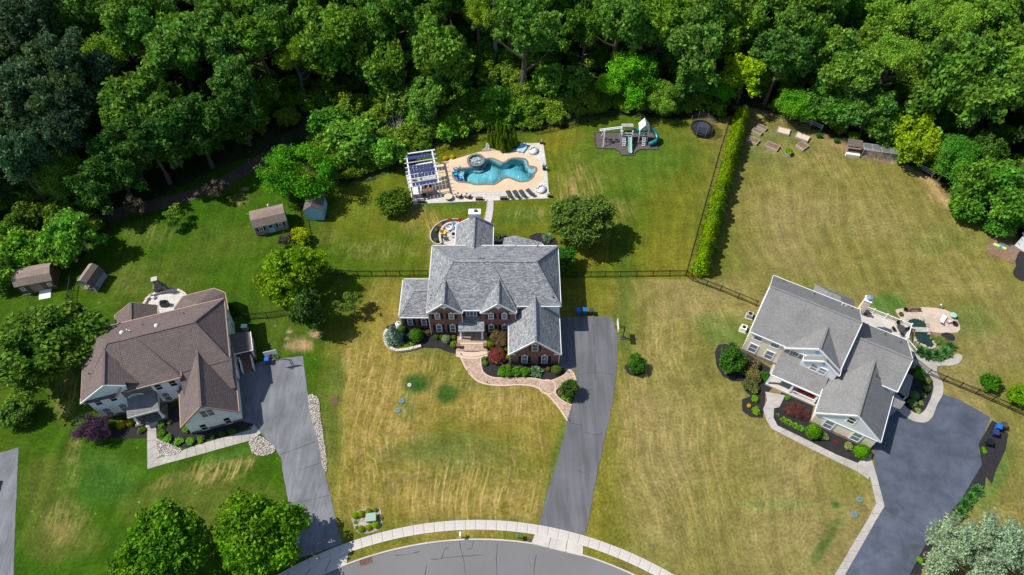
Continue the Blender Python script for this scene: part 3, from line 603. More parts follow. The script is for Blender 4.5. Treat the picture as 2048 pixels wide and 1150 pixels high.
# left house beds, walk, cobbles
bed(ZL([(280, 850), (320, 830), (460, 850), (460, 942), (360, 945), (200, 940), (150, 960), (90, 900), (150, 830)]), .035)
bed(ZL([(510, 850), (650, 730), (700, 700), (1000, 850), (1060, 865), (1040, 880), (900, 930), (760, 965), (680, 1000), (620, 985), (560, 960), (520, 910)]), .035)
slabwalk('concrete_walk', prs(ZL, [((460, 845), (510, 850)), ((462, 960), (515, 955)), ((463, 1118), (515, 1058)), ((560, 1088), (600, 1035)), ((740, 1040), (730, 985)), ((900, 995), (890, 940)), ((1035, 958), (1045, 895)), ((1100, 915), (1060, 865))]), 'conc_old')
def cobbles(name, poly, label, n_, r0=.09, r1=.17):
    sheet('gravel_bed', poly, .03, M['stone'])
    P = np.array(poly); mb = MB(); c = 0
    while c < n_:
        x = random.uniform(P[:, 0].min(), P[:, 0].max()); y = random.uniform(P[:, 1].min(), P[:, 1].max())
        if not inside(np.array([x]), np.array([y]), poly)[0]: continue
        r = random.uniform(r0, r1); a = random.random() * 6.3; h = r * .7
        pts = [(x + r * random.uniform(.7, 1.1) * math.cos(a + k * 1.257), y + r * random.uniform(.7, 1.1) * math.sin(a + k * 1.257)) for k in range(5)]
        b = len(mb.v); mb.v += [(px, py, .02) for px, py in pts] + [(x + (px - x) * .6, y + (py - y) * .6, .03 + h) for px, py in pts]
        for k in range(5): mb.f.append((b + k, b + (k + 1) % 5, b + 5 + (k + 1) % 5, b + 5 + k))
        mb.f.append(tuple(b + 5 + k for k in range(5))); c += 1
    o = mb.build(name, M['river'], None, False, True); o['label'] = label; return o
cobbles('river_stones', ZL([(515, 945), (560, 965), (620, 990), (655, 1005), (640, 1030), (515, 1056)]), 'pale river stones filling the corner of the concrete walk', 420)
cobbles('river_stones', smooth_closed(ZL([(1035, 955), (1060, 935), (1100, 935), (1140, 960), (1182, 1000), (1160, 1030), (1100, 1042), (1050, 1020)]), 3), 'rounded patch of pale river stones beside the left driveway', 420)
cobbles('river_stones', smooth_closed(ZL([(1365, 705), (1395, 702), (1425, 730), (1430, 800), (1445, 900), (1465, 1040), (1470, 1120), (1460, 1128), (1445, 1090), (1420, 960), (1390, 850), (1370, 770)]), 3), 'long strip of pale river stones along the left driveway edge', 620)
cobbles('river_stones', smooth_closed(ZB([(270, 200), (330, 175), (400, 170), (415, 190), (418, 250), (395, 285), (340, 300), (300, 295), (275, 260)]), 3), 'pale stones around the green utility box near the street', 260, .06, .12)
cobbles('river_stones', smooth_closed(Z3([(1010, 345), (1060, 395), (1110, 420), (1060, 425), (960, 425), (1000, 395)]), 3), 'small white stones at the foot of the arborvitae cluster by the pool', 150, .08, .14)
# play area, garden, dirt track
PLAY = Z4([(258, 345), (275, 505), (470, 512), (520, 545), (540, 580), (675, 580), (682, 545), (735, 517), (922, 520), (905, 400), (880, 340)])
sheet('rubber_play_surface', PLAY, .05, M['rubber'])
pe = MB(); ribbon(pe, PLAY + [PLAY[0]], .14, 0, .12); struct(pe.build('play_border', M['dgrey']))
sheet('dirt_track', smooth_closed(g2([(150, 440), (250, 412), (400, 374), (480, 332), (560, 290), (585, 296), (530, 332), (430, 382), (330, 416), (200, 444)]), 3), .01, M['path'])
GZ = zz(1960, 440, 9.58)
sheet('garden_soil', smooth_closed(GZ([(420, 215), (560, 300), (760, 380), (860, 540), (740, 620), (640, 830), (480, 780), (330, 700), (200, 650), (110, 590), (200, 440)]), 2), .03, M['soil'])
sheet('garden_cloth', GZ([(160, 470), (300, 400), (560, 460), (760, 560), (700, 640), (560, 610), (330, 510), (180, 520)]), .04, M['tarp'])
bed(smooth_closed(GZ([(760, 600), (680, 800), (690, 880), (640, 960), (640, 1050), (720, 1130), (900, 1150), (1000, 700)]), 2), .035)
bed(smooth_closed(zz(1130, 600, 7.19)([(865, 940), (880, 1020), (930, 1075), (1010, 1092), (1090, 1075), (1150, 1040), (1100, 960), (980, 930)]), 3), .035, 'mulch', 'tree_ring')
bed(smooth_closed(zz(860, 430, 16.43)([(600, 150), (330, 240), (130, 400), (20, 600), (30, 800), (150, 930), (420, 960), (700, 960), (900, 700), (1100, 180), (900, 130)]), 3), .03)
print('ground done')

# ------------------------------------------------------------------ house kit
def roofblock(h, x0, x1, y0, y1, ze, zr, axis, rp, r0, r1, mat, ze2=None, trim='white', cap=True, open0=False, open1=False, skip=()):
    """ridge along axis at position rp from r0 to r1; eave heights ze (low side) and ze2 (high side)"""
    ze2 = ze if ze2 is None else ze2; mb = MB()
    if axis == 'x': c = [(x0, y0, ze), (x1, y0, ze), (x1, y1, ze2), (x0, y1, ze2)]; a, b = (r0, rp, zr), (r1, rp, zr); F = [(c[0], c[1], b, a), (c[2], c[3], a, b)]; E0 = (c[3], c[0], a); E1 = (c[1], c[2], b); eaves = [(c[0], c[1]), (c[2], c[3])]
    else: c = [(x0, y0, ze), (x1, y0, ze2), (x1, y1, ze2), (x0, y1, ze)]; a, b = (rp, r0, zr), (rp, r1, zr); F = [(c[3], c[0], a, b), (c[1], c[2], b, a)]; E0 = (c[0], c[1], a); E1 = (c[2], c[3], b); eaves = [(c[3], c[0]), (c[1], c[2])]
    lo0, lo1 = (x0, x1) if axis == 'x' else (y0, y1)
    for f in F: mb.slab(f)
    hip0, hip1 = r0 > lo0 + .05, r1 < lo1 - .05
    if hip0: mb.slab(E0)
    if hip1: mb.slab(E1)
    mb.build('roof', mat, h)
    if cap:
        cp = MB(); cp.beam(a, b, .3, .07)
        if hip0: cp.beam(E0[0], a, .26, .05); cp.beam(E0[1], a, .26, .05)
        if hip1: cp.beam(E1[0], b, .26, .05); cp.beam(E1[1], b, .26, .05)
        cp.build('ridge_cap', mat, h)
    tm = M[trim]
    for p, q in [e for i_, e in enumerate(eaves) if i_ not in skip] + ([(E0[0], E0[1])] if hip0 else []) + ([(E1[0], E1[1])] if hip1 else []):
        MB().beam(Vector(p) + Vector((0, 0, -.08)), Vector(q) + Vector((0, 0, -.08)), .16, .18).build('gutter', tm, h)
    for hp, E_, op in ((hip0, E0, open0), (hip1, E1, open1)):
        if not hp and not op:
            k = MB(); d = Vector((0, 0, -.1)); k.beam(Vector(E_[0]) + d, Vector(E_[2]) + d, .1, .26); k.beam(Vector(E_[1]) + d, Vector(E_[2]) + d, .1, .26); k.build('rake_board', tm, h)
_wc = {}
def window(h, x, y, z, w, hh, face=0, style='sash', glass='glass', trim='white', tw=.09, rake=None):
    """centre bottom at x,y,z in house frame; face: rotation of the outward normal (0 = -Y)"""
    key = (round(w, 2), round(hh, 2), style, glass, trim, tw)
    if key not in _wc:
        f = MB()
        if style == 'arch':
            n_ = 10; o_ = [(-w / 2, 0), (w / 2, 0)] + [(w / 2 * math.cos(math.pi * i / n_), hh - w * .36 + w * .36 * math.sin(math.pi * i / n_)) for i in range(n_ + 1)]
            i_ = [(px * (1 - 2 * tw / w), tw if pz == 0 else pz - (tw if pz > hh - w * .36 + .01 else 0)) for px, pz in o_]
            N = len(o_); b = len(f.v)
            f.v += [(px, -.07, pz) for px, pz in o_] + [(px, -.07, pz) for px, pz in i_] + [(px, 0, pz) for px, pz in o_] + [(px, 0.0, pz) for px, pz in i_]
            for i in range(N):
                j = (i + 1) % N; f.f += [(b + i, b + j, b + N + j, b + N + i), (b + 2 * N + i, b + 2 * N + j, b + j, b + i), (b + N + i, b + N + j, b + 3 * N + j, b + 3 * N + i)]
            p = MB(); p.poly([(px, -.025, pz) for px, pz in i_])
        else:
            f.box(-w / 2, w / 2, -.07, 0, 0, tw); f.box(-w / 2, w / 2, -.07, 0, hh - tw, hh)
            f.box(-w / 2, -w / 2 + tw, -.07, 0, tw, hh - tw); f.box(w / 2 - tw, w / 2, -.07, 0, tw, hh - tw)
            p = MB(); p.poly([(-w / 2 + tw, -.025, tw), (w / 2 - tw, -.025, tw), (w / 2 - tw, -.025, hh - tw), (-w / 2 + tw, -.025, hh - tw)])
        s_ = MB()
        if style in ('sash', 'arch'): s_.box(-w / 2 + tw, w / 2 - tw, -.055, -.02, hh * .5 - .03, hh * .5 + .03)
        if style == 'grid' or style == 'arch':
            k_ = max(2, round(w / .38))
            for i in range(1, k_): s_.box(-w / 2 + w * i / k_ - .018, -w / 2 + w * i / k_ + .018, -.05, -.02, tw, hh - tw - (.12 if style == 'arch' else 0))
            for i in range(1, max(2, round(hh / .42))): q = hh * i / max(2, round(hh / .42)); s_.box(-w / 2 + tw, w / 2 - tw, -.048, -.022, q - .018, q + .018)
        if style == 'twin': s_.box(-.05, .05, -.06, -.02, tw, hh - tw); s_.box(-w / 2 + tw, w / 2 - tw, -.055, -.022, hh * .5 - .025, hh * .5 + .025)
        if style == 'triple': [s_.box(q - .04, q + .04, -.06, -.02, tw, hh - tw) for q in (-w / 6, w / 6)]
        _wc[key] = (f.mesh('window', M[trim]), p.mesh('pane', M[glass]), s_.mesh('sash_bar', M[trim]) if s_.v else None)
    a, b, c = _wc[key]
    o = bpy.data.objects.new('window', a); COL.objects.link(o); o.parent = h; o.location = (x, y, z); o.rotation_euler = (0, 0, R_(face))
    for nm, me in (('pane', b), ('sash_bar', c)):
        if me: q = bpy.data.objects.new(nm, me); COL.objects.link(q); q.parent = o
    return o
def shutters(h, x, y, z, w, hh, sw_=.38, sides=(-1, 1)):
    for s in sides:
        xx = x + s * (w / 2 + sw_ / 2 + .02); k = MB(); k.box(xx - sw_ / 2, xx + sw_ / 2, y - .045, y + .002, z, z + hh)
        for q in range(1, 8): k.box(xx - sw_ / 2 + .05, xx + sw_ / 2 - .05, y - .06, y - .045, z + hh * q / 8 - .04, z + hh * q / 8 + .03)
        k.build('shutter', M['shutter'], h)
def keystone(h, x, y, z): MB().prof_y([(x - .08, z), (x + .08, z), (x + .13, z + .26), (x - .13, z + .26)], y - .1, y).build('keystone', M['white'], h)
def vent(h, x, y, z, r=.09, hh=.4): MB().cyl(x, y, z - .3, z + hh, r, 10).build('roof_vent', M['dgrey'], h)

# ------------------------------------------------------------------ middle house (brick)
H = thing('house', 'large red brick house with weathered grey shingle roof and dark shutters, with the pool behind', 'house', (0, 60, 0), 0, 'houses')
RC = M['roof_c']
roofblock(H, -12.2, .6, -2.95, 9.05, 5.9, 9.6, 'x', 3.05, -8.5, -3.05, RC)
roofblock(H, -6, 7.02, -2.2, 9.0, 5.88, 9.58, 'x', 3.05, -5, 3.45, RC, open0=True)
roofblock(H, -12.15, -7.1, -3.42, 2.5, 5.9, 8.25, 'y', -9.65, -3.42, 2.0, RC, open1=True)
roofblock(H, -4.5, .62, -3.42, 2.5, 5.9, 8.25, 'y', -1.95, -3.42, 2.0, RC, open1=True)
roofblock(H, -16.62, -11.9, -2.3, 4.75, 3.1, 5.0, 'x', 1.2, -14.4, -11.9, RC, open1=True)
roofblock(H, -.5, 6.95, -8.6, 1.5, 3.1, 6.75, 'y', 3.25, -8.6, .5, RC, open1=True)
roofblock(H, -8.85, -2.95, 8.0, 14.35, 4.7, 6.75, 'y', -5.85, 7.0, 14.35, RC, open0=True)
B = M['brick']
w = MB(); w.box(-11.98, -7.25, -3.2, 8.8, 0, 5.85).prof_y([(-11.98, 5.8), (-7.25, 5.8), (-9.65, 8.1)], -3.2, -2.9); w.build('wall', B, H)
w = MB(); w.box(-4.35, .45, -3.2, 5, 0, 5.85).prof_y([(-4.35, 5.8), (.45, 5.8), (-1.95, 8.1)], -3.2, -2.9); w.build('wall', B, H)
MB().box(-7.25, -4.35, -2.6, 8.8, 0, 5.85).build('wall', B, H)
MB().box(.45, 6.85, -1.85, 8.8, 0, 5.82).build('wall', M['white_sd'], H)
MB().box(-4.35, .45, 5, 8.8, 0, 5.84).build('wall', M['white_sd'], H)
MB().box(-16.35, -11.98, -2.1, 4.5, 0, 3.05).build('wall', B, H)
w = MB(); w.box(-.25, 6.7, -8.35, -1.85, 0, 3.05).prof_y([(-.25, 3.0), (6.7, 3.0), (3.25, 6.55)], -8.35, -8.05); w.build('wall', B, H)
w = MB(); w.box(-8.6, -3.2, 8.8, 14.1, 0, 4.65).prof_y([(-8.6, 4.6), (-3.2, 4.6), (-5.85, 6.55)], 13.8, 14.1); w.build('wall', M['white_sd'], H)
for x0, x1, y in ((-12.05, -11.0, -3.25), (-8.3, -7.15, -3.25), (-4.4, -3.4, -3.25), (-.45, .5, -3.25)):
    MB().box(x0, x1, y - .16, y + .1, 5.66, 5.82).build('cornice_return', M['white'], H)
for x0, x1 in ((-.4, .5), (5.9, 6.85)): MB().box(x0, x1, -8.52, -8.3, 2.86, 3.02).build('cornice_return', M['white'], H)
for cx in (-10.75, -8.73, -3.04, -1.09):
    window(H, cx, -3.2, 4.1, .8, 1.5, 0, 'sash', 'blind'); shutters(H, cx, -3.2, 4.1, .8, 1.5)
    window(H, cx, -3.2, .7, .84, 1.85, 0, 'sash', 'glass'); shutters(H, cx, -3.2, .7, .84, 1.85); keystone(H, cx, -3.2, 2.62); keystone(H, cx, -3.2, 5.62)
for cx in (-15.13, -13.07): window(H, cx, -2.1, .8, .8, 1.7, 0, 'sash', 'glass'); shutters(H, cx, -2.1, .8, .8, 1.7)
window(H, -5.86, -2.6, 4.0, 1.6, 1.4, 0, 'triple', 'glass'); shutters(H, -5.86, -2.6, 4.0, 1.6, 1.4, .45)
window(H, 3.22, -8.35, 3.75, .92, 1.75, 0, 'sash', 'glassd'); shutters(H, 3.22, -8.35, 3.75, .92, 1.7, .36); keystone(H, 3.22, -8.35, 5.55)
for cx in (1.81, 4.66): window(H, cx, -8.35, .35, .92, 2.15, 0, 'arch', 'glassd'); shutters(H, cx, -8.35, .35, .92, 1.85, .4); keystone(H, cx, -8.35, 2.5)
for cx in (-9.65, -1.95):
    k = MB(); k.prof_y([(cx - .55, 7.1), (cx, 6.75), (cx + .55, 7.1), (cx, 7.45)], -3.26, -3.2); k.prof_y([(cx - .12, 6.65), (cx + .12, 6.65), (cx + .12, 7.55), (cx - .12, 7.55)], -3.27, -3.2); k.build('gable_ornament', M['white'], H)
for x, y in ((-12.02, -3.3), (-7.2, -3.3), (.5, -3.3), (-16.38, -2.2), (-.3, -8.45), (6.74, -8.45)):
    MB().box(x - .05, x + .05, y - .05, y + .05, 0, 5.8 if -13 < x < 1 and y > -5 else 3).build('downspout', M['white'], H)
# portico, entrance, steps
w = MB(); w.slab([(-7.8, -4.45, 3.0), (-4.05, -4.45, 3.0), (-4.05, -3.15, 3.42), (-7.8, -3.15, 3.42)]).slab([(-7.3, -3.2, 3.41), (-4.3, -3.2, 3.41), (-4.3, -2.6, 3.62), (-7.3, -2.6, 3.62)]); w.build('portico_roof', RC, H)
w = MB(); w.box(-7.8, -4.05, -4.48, -4.33, 2.66, 2.97).box(-7.8, -7.65, -4.33, -3.3, 2.66, 2.95).box(-4.2, -4.05, -4.33, -3.3, 2.66, 2.95); w.build('portico_beam', M['white'], H)
for cx in (-7.5, -4.35):
    c_ = MB(); c_.lathe(cx, -4.2, [(.24, .45), (.24, .6), (.17, .68), (.15, 1.6), (.13, 2.5), (.2, 2.58), (.2, 2.67)], 14); c_.build('column', M['white'], H, True)
MB().box(-7.6, -4.2, -2.68, -2.6, .45, 3.0).build('door_surround', M['white'], H)
d = MB().box(-6.4, -5.4, -2.74, -2.68, .45, 2.6).build('front_door', M['shutter'], H); MB().cyl(-5.5, -2.77, 1.4, 1.5, .03, 6).build('handle', M['copper'], d)
MB().box(-8.1, -3.7, -4.9, -2.6, 0, .45).build('porch_floor', M['paver'], H)
MB().box(-8.1, -3.7, -5.25, -4.9, 0, .38).build('porch_step', M['paver_edge'], H)
MB().box(-8.1, -3.7, -6.3, -5.25, 0, .3).build('landing', M['paver'], H)
def arcstep(y, bulge, z, dpt, mat):
    f = [(-8.2 + 4.6 * i / 12, y - bulge * math.sin(math.pi * i / 12)) for i in range(13)]; bk = [(x, y_ + dpt) for x, y_ in f][::-1]
    MB().prism(f + bk, 0, z).build('porch_step', M[mat], H)
arcstep(-6.75, .5, .2, .75, 'paver_edge'); arcstep(-7.1, .5, .1, .6, 'paver_edge')
for cx in (-7.85, -3.95): k = MB(); k.box(cx - .22, cx + .22, -5.9, -5.45, .1, .95); k.box(cx - .27, cx + .27, -5.95, -5.4, .95, 1.05); k.build('step_pillar', M['brick'], H)
# chimney
w = MB(); w.box(-6.68, -4.98, 14.1, 15.0, 0, 7.4); w.build('chimney', M['white_sd'], H)
k = MB(); k.box(-6.78, -4.88, 14.0, 15.1, 7.4, 7.52); k.build('chimney_cap', M['white'], H); MB().box(-5.9, -5.4, 14.4, 14.8, 7.52, 7.75).build('flue', M['dgrey'], H)
# rear porch roof and deck
w = MB(); w.slab([(-1.6, 9.0, 3.6), (.45, 9.0, 3.6), (.45, 13.1, 3.5), (-1.3, 13.0, 3.0)]).slab([(.45, 9.0, 3.6), (4.7, 9.0, 3.2), (4.7, 12.1, 3.0), (.45, 13.1, 3.5)]); w.build('porch_roof', RC, H)
MB().box(-1.3, 5.9, 9.0, 13.0, 0, .6).build('deck', M['woodg'], H)
for x, y in ((-1.1, 12.7), (4.5, 11.9), (.5, 12.8)): MB().box(x - .08, x + .08, y - .08, y + .08, .6, 3.0).build('porch_post', M['white'], H)
rl = MB()
for a, b in (((2.2, 13, .6), (4.8, 13, .6)), ((4.8, 13, .6), (6.2, 11, .6)), ((-2.5, 12.4, .6), (-1.3, 13, .6))):
    for zq in (.15, .95): rl.beam((a[0], a[1], a[2] + zq), (b[0], b[1], b[2] + zq), .1, .09)
    L_ = (Vector(b) - Vector(a)).length
    for i in range(int(L_ / .25) + 1): q = Vector(a).lerp(Vector(b), i * .25 / L_); rl.box(q.x - .03, q.x + .03, q.y - .03, q.y + .03, .6, 1.55)
rl.build('deck_railing', M['white'], H)
for x, y, z in ((-10.3, 2.6, 7.5), (-10.35, 1.1, 7.4), (-11.7, -.7, 6.2), (-11.7, -1.2, 6.2), (5.3, .3, 7.3), (5.9, -1.2, 6.6), (3.9, 8.5, 6.3), (-4.6, 4.4, 8.5)): vent(H, x, y, z, .08, .35)
MB().box(-5.0, -3.9, 3.9, 4.05, 8.95, 9.1).build('ridge_vent', M['dgrey'], H)
dm = MB(); 
for i in range(2):
    pass
for y0 in (-7.6, -4.6): MB().box(6.7, 6.74, y0, y0 + 2.5, 0, 2.3).build('garage_door', M['white'], H)
t = MB(); t.box(6.72, 6.95, -1.75, -1.3, 1.6, 2.4); t.build('meter_box', M['grey_sd'], H)
ac = thing('air_handler', 'white rounded utility tank beside the left brick wing behind the blue spruce', 'tank', (-16.95, 57.9), 0)
k = MB(); k.lathe(0, 0, [(.001, 0), (.42, .02), (.46, .3), (.46, 1.0), (.36, 1.3), (.001, 1.4)], 16); k.build('tank_body', M['white'], ac, True); MB().cyl(0, 0, 1.36, 1.5, .12, 8).build('tank_cap', M['dgrey'], ac)

# ------------------------------------------------------------------ right house (grey roof, cream and stone)
H = thing('house', 'house with smooth grey roof, cream front walls and a white-railed rear deck', 'house', (33.4, 53.7, 0), R_(-29), 'houses')
RR = M['roof_r']
roofblock(H, 0, 12.68, -.15, 11.1, 5.8, 9.8, 'x', 5.55, 0, 12.68, RR)
roofblock(H, 5.08, 12.75, -.4, 5.5, 5.75, 8.6, 'y', 8.95, -.4, 5.0, RR, open1=True)
roofblock(H, 7.8, 12.8, -1.0, 2.5, 5.6, 7.35, 'y', 10.3, -1.0, 2.2, RR, open1=True)
roofblock(H, 12.4, 20.3, .8, 11.3, 5.0, 7.9, 'x', 4.5, 12.4, 20.3, RR, ze2=3.2, open0=True, skip=(0,))
MB().beam((17.9, .8, 4.92), (20.3, .8, 4.92), .16, .18).build('gutter', M['white'], H)
roofblock(H, 11.75, 20.4, -6.5, 4.5, 3.2, 6.75, 'y', 16.15, -6.5, 3.5, RR, open1=True)
w = MB(); w.slab([(5.0, -3.35, 2.85), (11.9, -3.35, 2.85), (11.9, 0.1, 4.15), (5.0, .1, 4.15)]); w.build('porch_roof', RR, H)
MB().beam((4.95, -3.4, 2.75), (11.8, -3.4, 2.75), .14, .22).build('porch_gutter', M['white'], H)
w = MB(); w.slab([(6.2, 11, 4.5), (8.5, 11, 4.5), (8.5, 14.9, 3.0), (6.2, 14.9, 3.0)]); w.v = []; w.f = []; w.uv = {}
w.slab([(6.2, 15.0, 3.0), (12.0, 15.0, 3.0), (9.9, 13.2, 4.6), (8.0, 13.2, 4.6)]).slab([(12.0, 15.0, 3.0), (13.0, 11.2, 3.0), (10.3, 11.2, 4.6), (9.9, 13.2, 4.6)]).slab([(6.2, 11.2, 3.0), (6.2, 15.0, 3.0), (8.0, 13.2, 4.6), (8.0, 11.2, 4.6)]).slab([(8.0, 11.2, 4.6), (8.0, 13.2, 4.6), (9.9, 13.2, 4.6), (10.3, 11.2, 4.6)]); w.build('sunroom_roof', RR, H)
MB().prism([(6.4, 11), (12.7, 11), (11.8, 14.8), (6.4, 14.8)], 0, 2.95).build('sunroom_wall', M['grey_sd'], H)
CR = M['cream']
w = MB(); w.box(.15, 5.3, .2, 10.9, .75, 5.7); w.build('wall', CR, H)
MB().box(.1, 5.35, .15, 10.95, 0, .75).build('stone_base', M['stonev'], H)
MB().prof_x([(.2, 5.7), (10.9, 5.7), (5.55, 9.5)], .2, .45).build('gable_wall', CR, H)
MB().prof_x([(.2, 5.7), (10.9, 5.7), (5.55, 9.5)], 12.2, 12.45).build('gable_wall', M['grey_sd'], H)
w = MB(); w.box(5.3, 12.5, .2, 10.9, 0, 5.7); w.build('wall', M['stonev'], H)
MB().box(7.9, 12.6, -.7, .2, 3.6, 5.55).prof_y([(7.9, 5.5), (12.7, 5.5), (10.3, 7.2)], -.7, -.4).build('dormer_wall', M['grey_sd'], H)
MB().prof_y([(5.3, 5.7), (12.5, 5.7), (8.95, 8.4)], -.15, .2).build('gable_wall', M['grey_sd'], H)
MB().prof_x([(1.1, 0), (11.1, 0), (11.1, 3.1), (4.5, 7.7), (1.1, 5.05)], 12.5, 20.1).build('wall', M['grey_sd'], H)
MB().box(12.05, 20.1, -6.2, 2.4, .55, 2.75).build('wall', CR, H)
MB().box(12.0, 20.15, -6.25, 2.4, 0, .55).build('stone_base', M['stonev'], H)
MB().box(12.0, 20.15, -6.28, 2.4, 2.75, 3.12).prof_y([(12.0, 3.1), (20.15, 3.1), (16.15, 6.5)], -6.28, -6.0).build('gable_wall', M['grey_sd'], H)
MB().beam((12.0, -6.33, 2.78), (20.15, -6.33, 2.78), .06, .12).build('trim_band', M['white'], H)
MB().box(16.05, 16.25, -6.5, -6.3, 2.8, 2.9)
for cx in (1.42, 3.87): window(H, cx, .2, 4.0, 1.3, 1.6, 0, 'sash', 'blind', tw=.16)
for cx in (1.45, 3.85): window(H, cx, .2, .85, 1.3, 2.15, 0, 'sash', 'blind', tw=.16)
window(H, 6.6, .2, 4.2, 1.3, 1.15, 0, 'grid', 'glassd', tw=.12)
for cx in (9.6, 10.75): window(H, cx, -.7, 3.9, 1.1, 1.5, 0, 'sash', 'blind', tw=.13)
for cx in (14.12, 17.8): window(H, cx, -6.25, .5, 1.35, 2.2, 0, 'sash', 'blind', tw=.16)
window(H, 15.95, -6.28, 3.95, 1.15, 1.7, 0, 'sash', 'glassd', tw=.15)
for cx, cy, cz in ((8.95, -.15, 7.3), (10.3, -.7, 6.35)): MB().tube([(cx, cy - .05, cz), (cx, cy, cz)], .28, 12).build('gable_vent', M['sky'], H)
w = MB(); w.box(4.9, 12.0, -3.5, .2, 0, .35); w.build('porch_floor', M['conc'], H)
for cx in (5.1, 8.2, 11.6): MB().box(cx - .13, cx + .13, -3.35, -3.1, .35, 2.75).build('porch_post', M['white'], H)
MB().box(5.3, 6.4, .12, .2, .35, 2.5).build('front_door', M['dgrey'], H)
for cx in (8.0, 10.3): window(H, cx, .2, .8, 1.2, 1.6, 0, 'sash', 'glassd', tw=.12)
rl = MB()
for zq in (.5, 1.15): rl.beam((8.2, -3.25, zq), (11.6, -3.25, zq), .08, .07)
for i in range(18): rl.box(8.3 + i * .19, 8.34 + i * .19, -3.27, -3.23, .5, 1.15)
rl.build('porch_railing', M['white'], H)
w = MB(); w.slab([(20.2, 2.4, 3.1), (22.4, 2.4, 2.6), (22.4, 6.1, 2.6), (20.2, 6.1, 3.1)]); w.build('side_porch_roof', RR, H)
for cy in (2.6, 5.9): MB().box(22.15, 22.3, cy - .08, cy + .08, 0, 2.55).build('porch_post', M['white'], H)
w = MB(); w.prism([(20.1, -.2), (21.6, .1), (22.0, 1.3), (20.6, 2.2), (20.1, 2.2)], 0, 2.6); w.build('bay_wall', M['blue_sd'], H)
w = MB(); w.slab([(20.1, -.4, 3.0), (21.8, 0, 2.65), (20.1, 2.4, 3.0)]).slab([(21.8, 0, 2.65), (22.2, 1.4, 2.65), (20.1, 2.4, 3.0)]); w.build('bay_roof', RR, H)
w = MB(); w.box(12.45, 13.35, 11.1, 12.0, 0, 7.9); w.build('chimney', M['cream'], H); MB().box(12.38, 13.42, 11.03, 12.07, 7.9, 8.05).build('chimney_cap', M['white'], H); MB().lathe(12.9, 11.55, [(.3, 8.05), (.3, 8.3), (.45, 8.32), (.4, 8.5), (.001, 8.65)], 12).build('flue_cap', nmat('galvanised', (.35, .5, .65), .25, .1, 3, metal=.6), H)
MB().box(13.3, 20.9, 11.1, 16.0, .45, .6).build('deck', M['conc'], H)
for x, y in ((13.5, 15.9), (15.4, 15.9), (17.3, 15.9), (19.2, 15.9), (20.8, 15.9), (20.8, 13.2)): MB().box(x - .09, x + .09, y - .09, y + .09, .0, 1.75).build('rail_post', M['white'], H)
def railing(h, a, b, z0=.6, name='railing'):
    r = MB(); L_ = (Vector(b) - Vector(a)).length
    a, b = Vector((*a[:2], a[2] if len(a) > 2 else z0)), Vector((*b[:2], b[2] if len(b) > 2 else z0)); u = Vector((0, 0, 1))
    for q in (.12, .95): r.beam(a + u * q, b + u * q, .1, .08)
    n_ = int(L_ / .2)
    for i in range(n_ + 1): p = a.lerp(b, i / n_); r.box(p.x - .025, p.x + .025, p.y - .025, p.y + .025, p.z + .1, p.z + .95)
    r.build(name, M['white'], h)
railing(H, (13.5, 15.9), (20.8, 15.9)); railing(H, (20.8, 15.9), (20.8, 13.2))
railing(H, (20.9, 12.9, .6), (22.5, 12.2, 0)); railing(H, (20.3, 11.3, .6), (21.9, 10.6, 0))
for i in range(4): MB().prism([(20.9 + i * .35, 13.0 - i * .15), (21.25 + i * .35, 12.85 - i * .15), (20.75 + i * .35, 11.3 - i * .15), (20.4 + i * .35, 11.45 - i * .15)], 0, .5 - i * .12).build('stair_tread', M['conc'], H)
for x, y, z in ((1.6, 10.0, 6.5), (6.1, 9.9, 6.6), (11.5, 10.0, 6.5), (17.0, 9.6, 4.6), (19.1, 9.0, 4.9), (17.0, 1.0, 6.3)): vent(H, x, y, z, .07, .3)
for x in (10.0, 10.5): MB().cyl(x, 9.7, 6.5, 7.2, .07, 8).build('roof_vent', M['white'], H)
for y0 in (-5.2, -2.2, .6): MB().box(20.1, 20.14, y0, y0 + 2.4, 0, 2.3).build('garage_door', M['white'], H)

# ------------------------------------------------------------------ left house (brown roof)
H = thing('house', 'left-hand house with brown shingle roof, copper-toned gutters and pale walls', 'house', (-48, 50, 0), R_(17.5), 'houses')
RL = M['roof_l']; cu = 'copper'
roofblock(H, -10.35, 8.75, -3.9, 6.95, 5.8, 9.0, 'x', 1.5, -5.85, 5.4, RL, trim=cu, skip=(0,))
roofblock(H, -4.75, 2.3, -4.6, 6.0, 5.8, 9.02, 'x', 1.45, -4.5, -2.4, RL, trim=cu, open0=True)
MB().slab([(-10.4, -4.65, 5.8), (-6.35, -4.65, 8.55), (-6.35, 1.6, 8.55), (-10.4, 1.6, 5.8)]).slab([(-6.35, -4.65, 8.55), (-4.3, -4.5, 7.1), (-4.3, -4.1, 7.1), (-1.9, -4.1, 5.42), (-1.9, 1.6, 5.42), (-6.35, 1.6, 8.55)]).build('roof', RL, H)
MB().beam((-6.35, -4.65, 8.57), (-6.35, 1.4, 8.57), .3, .07).build('ridge_cap', RL, H); MB().beam((-10.4, -4.65, 5.72), (-10.4, -3.9, 5.72), .16, .18).build('gutter', M[cu], H)
MB().beam((-10.4, -4.7, 5.7), (-6.35, -4.7, 8.45), .1, .24).build('rake_board', M['white'], H); MB().beam((-6.35, -4.7, 8.45), (-4.3, -4.6, 7.0), .1, .24).build('rake_board', M['white'], H)
roofblock(H, 1.1, 8.62, -10.6, 0, 3.2, 6.95, 'y', 4.9, -10.6, -.5, RL, trim=cu, open1=True)
roofblock(H, -7.45, -1.45, 5.5, 10.75, 3.2, 5.15, 'y', -4.4, 5.0, 10.75, RL, trim=cu, open0=True)
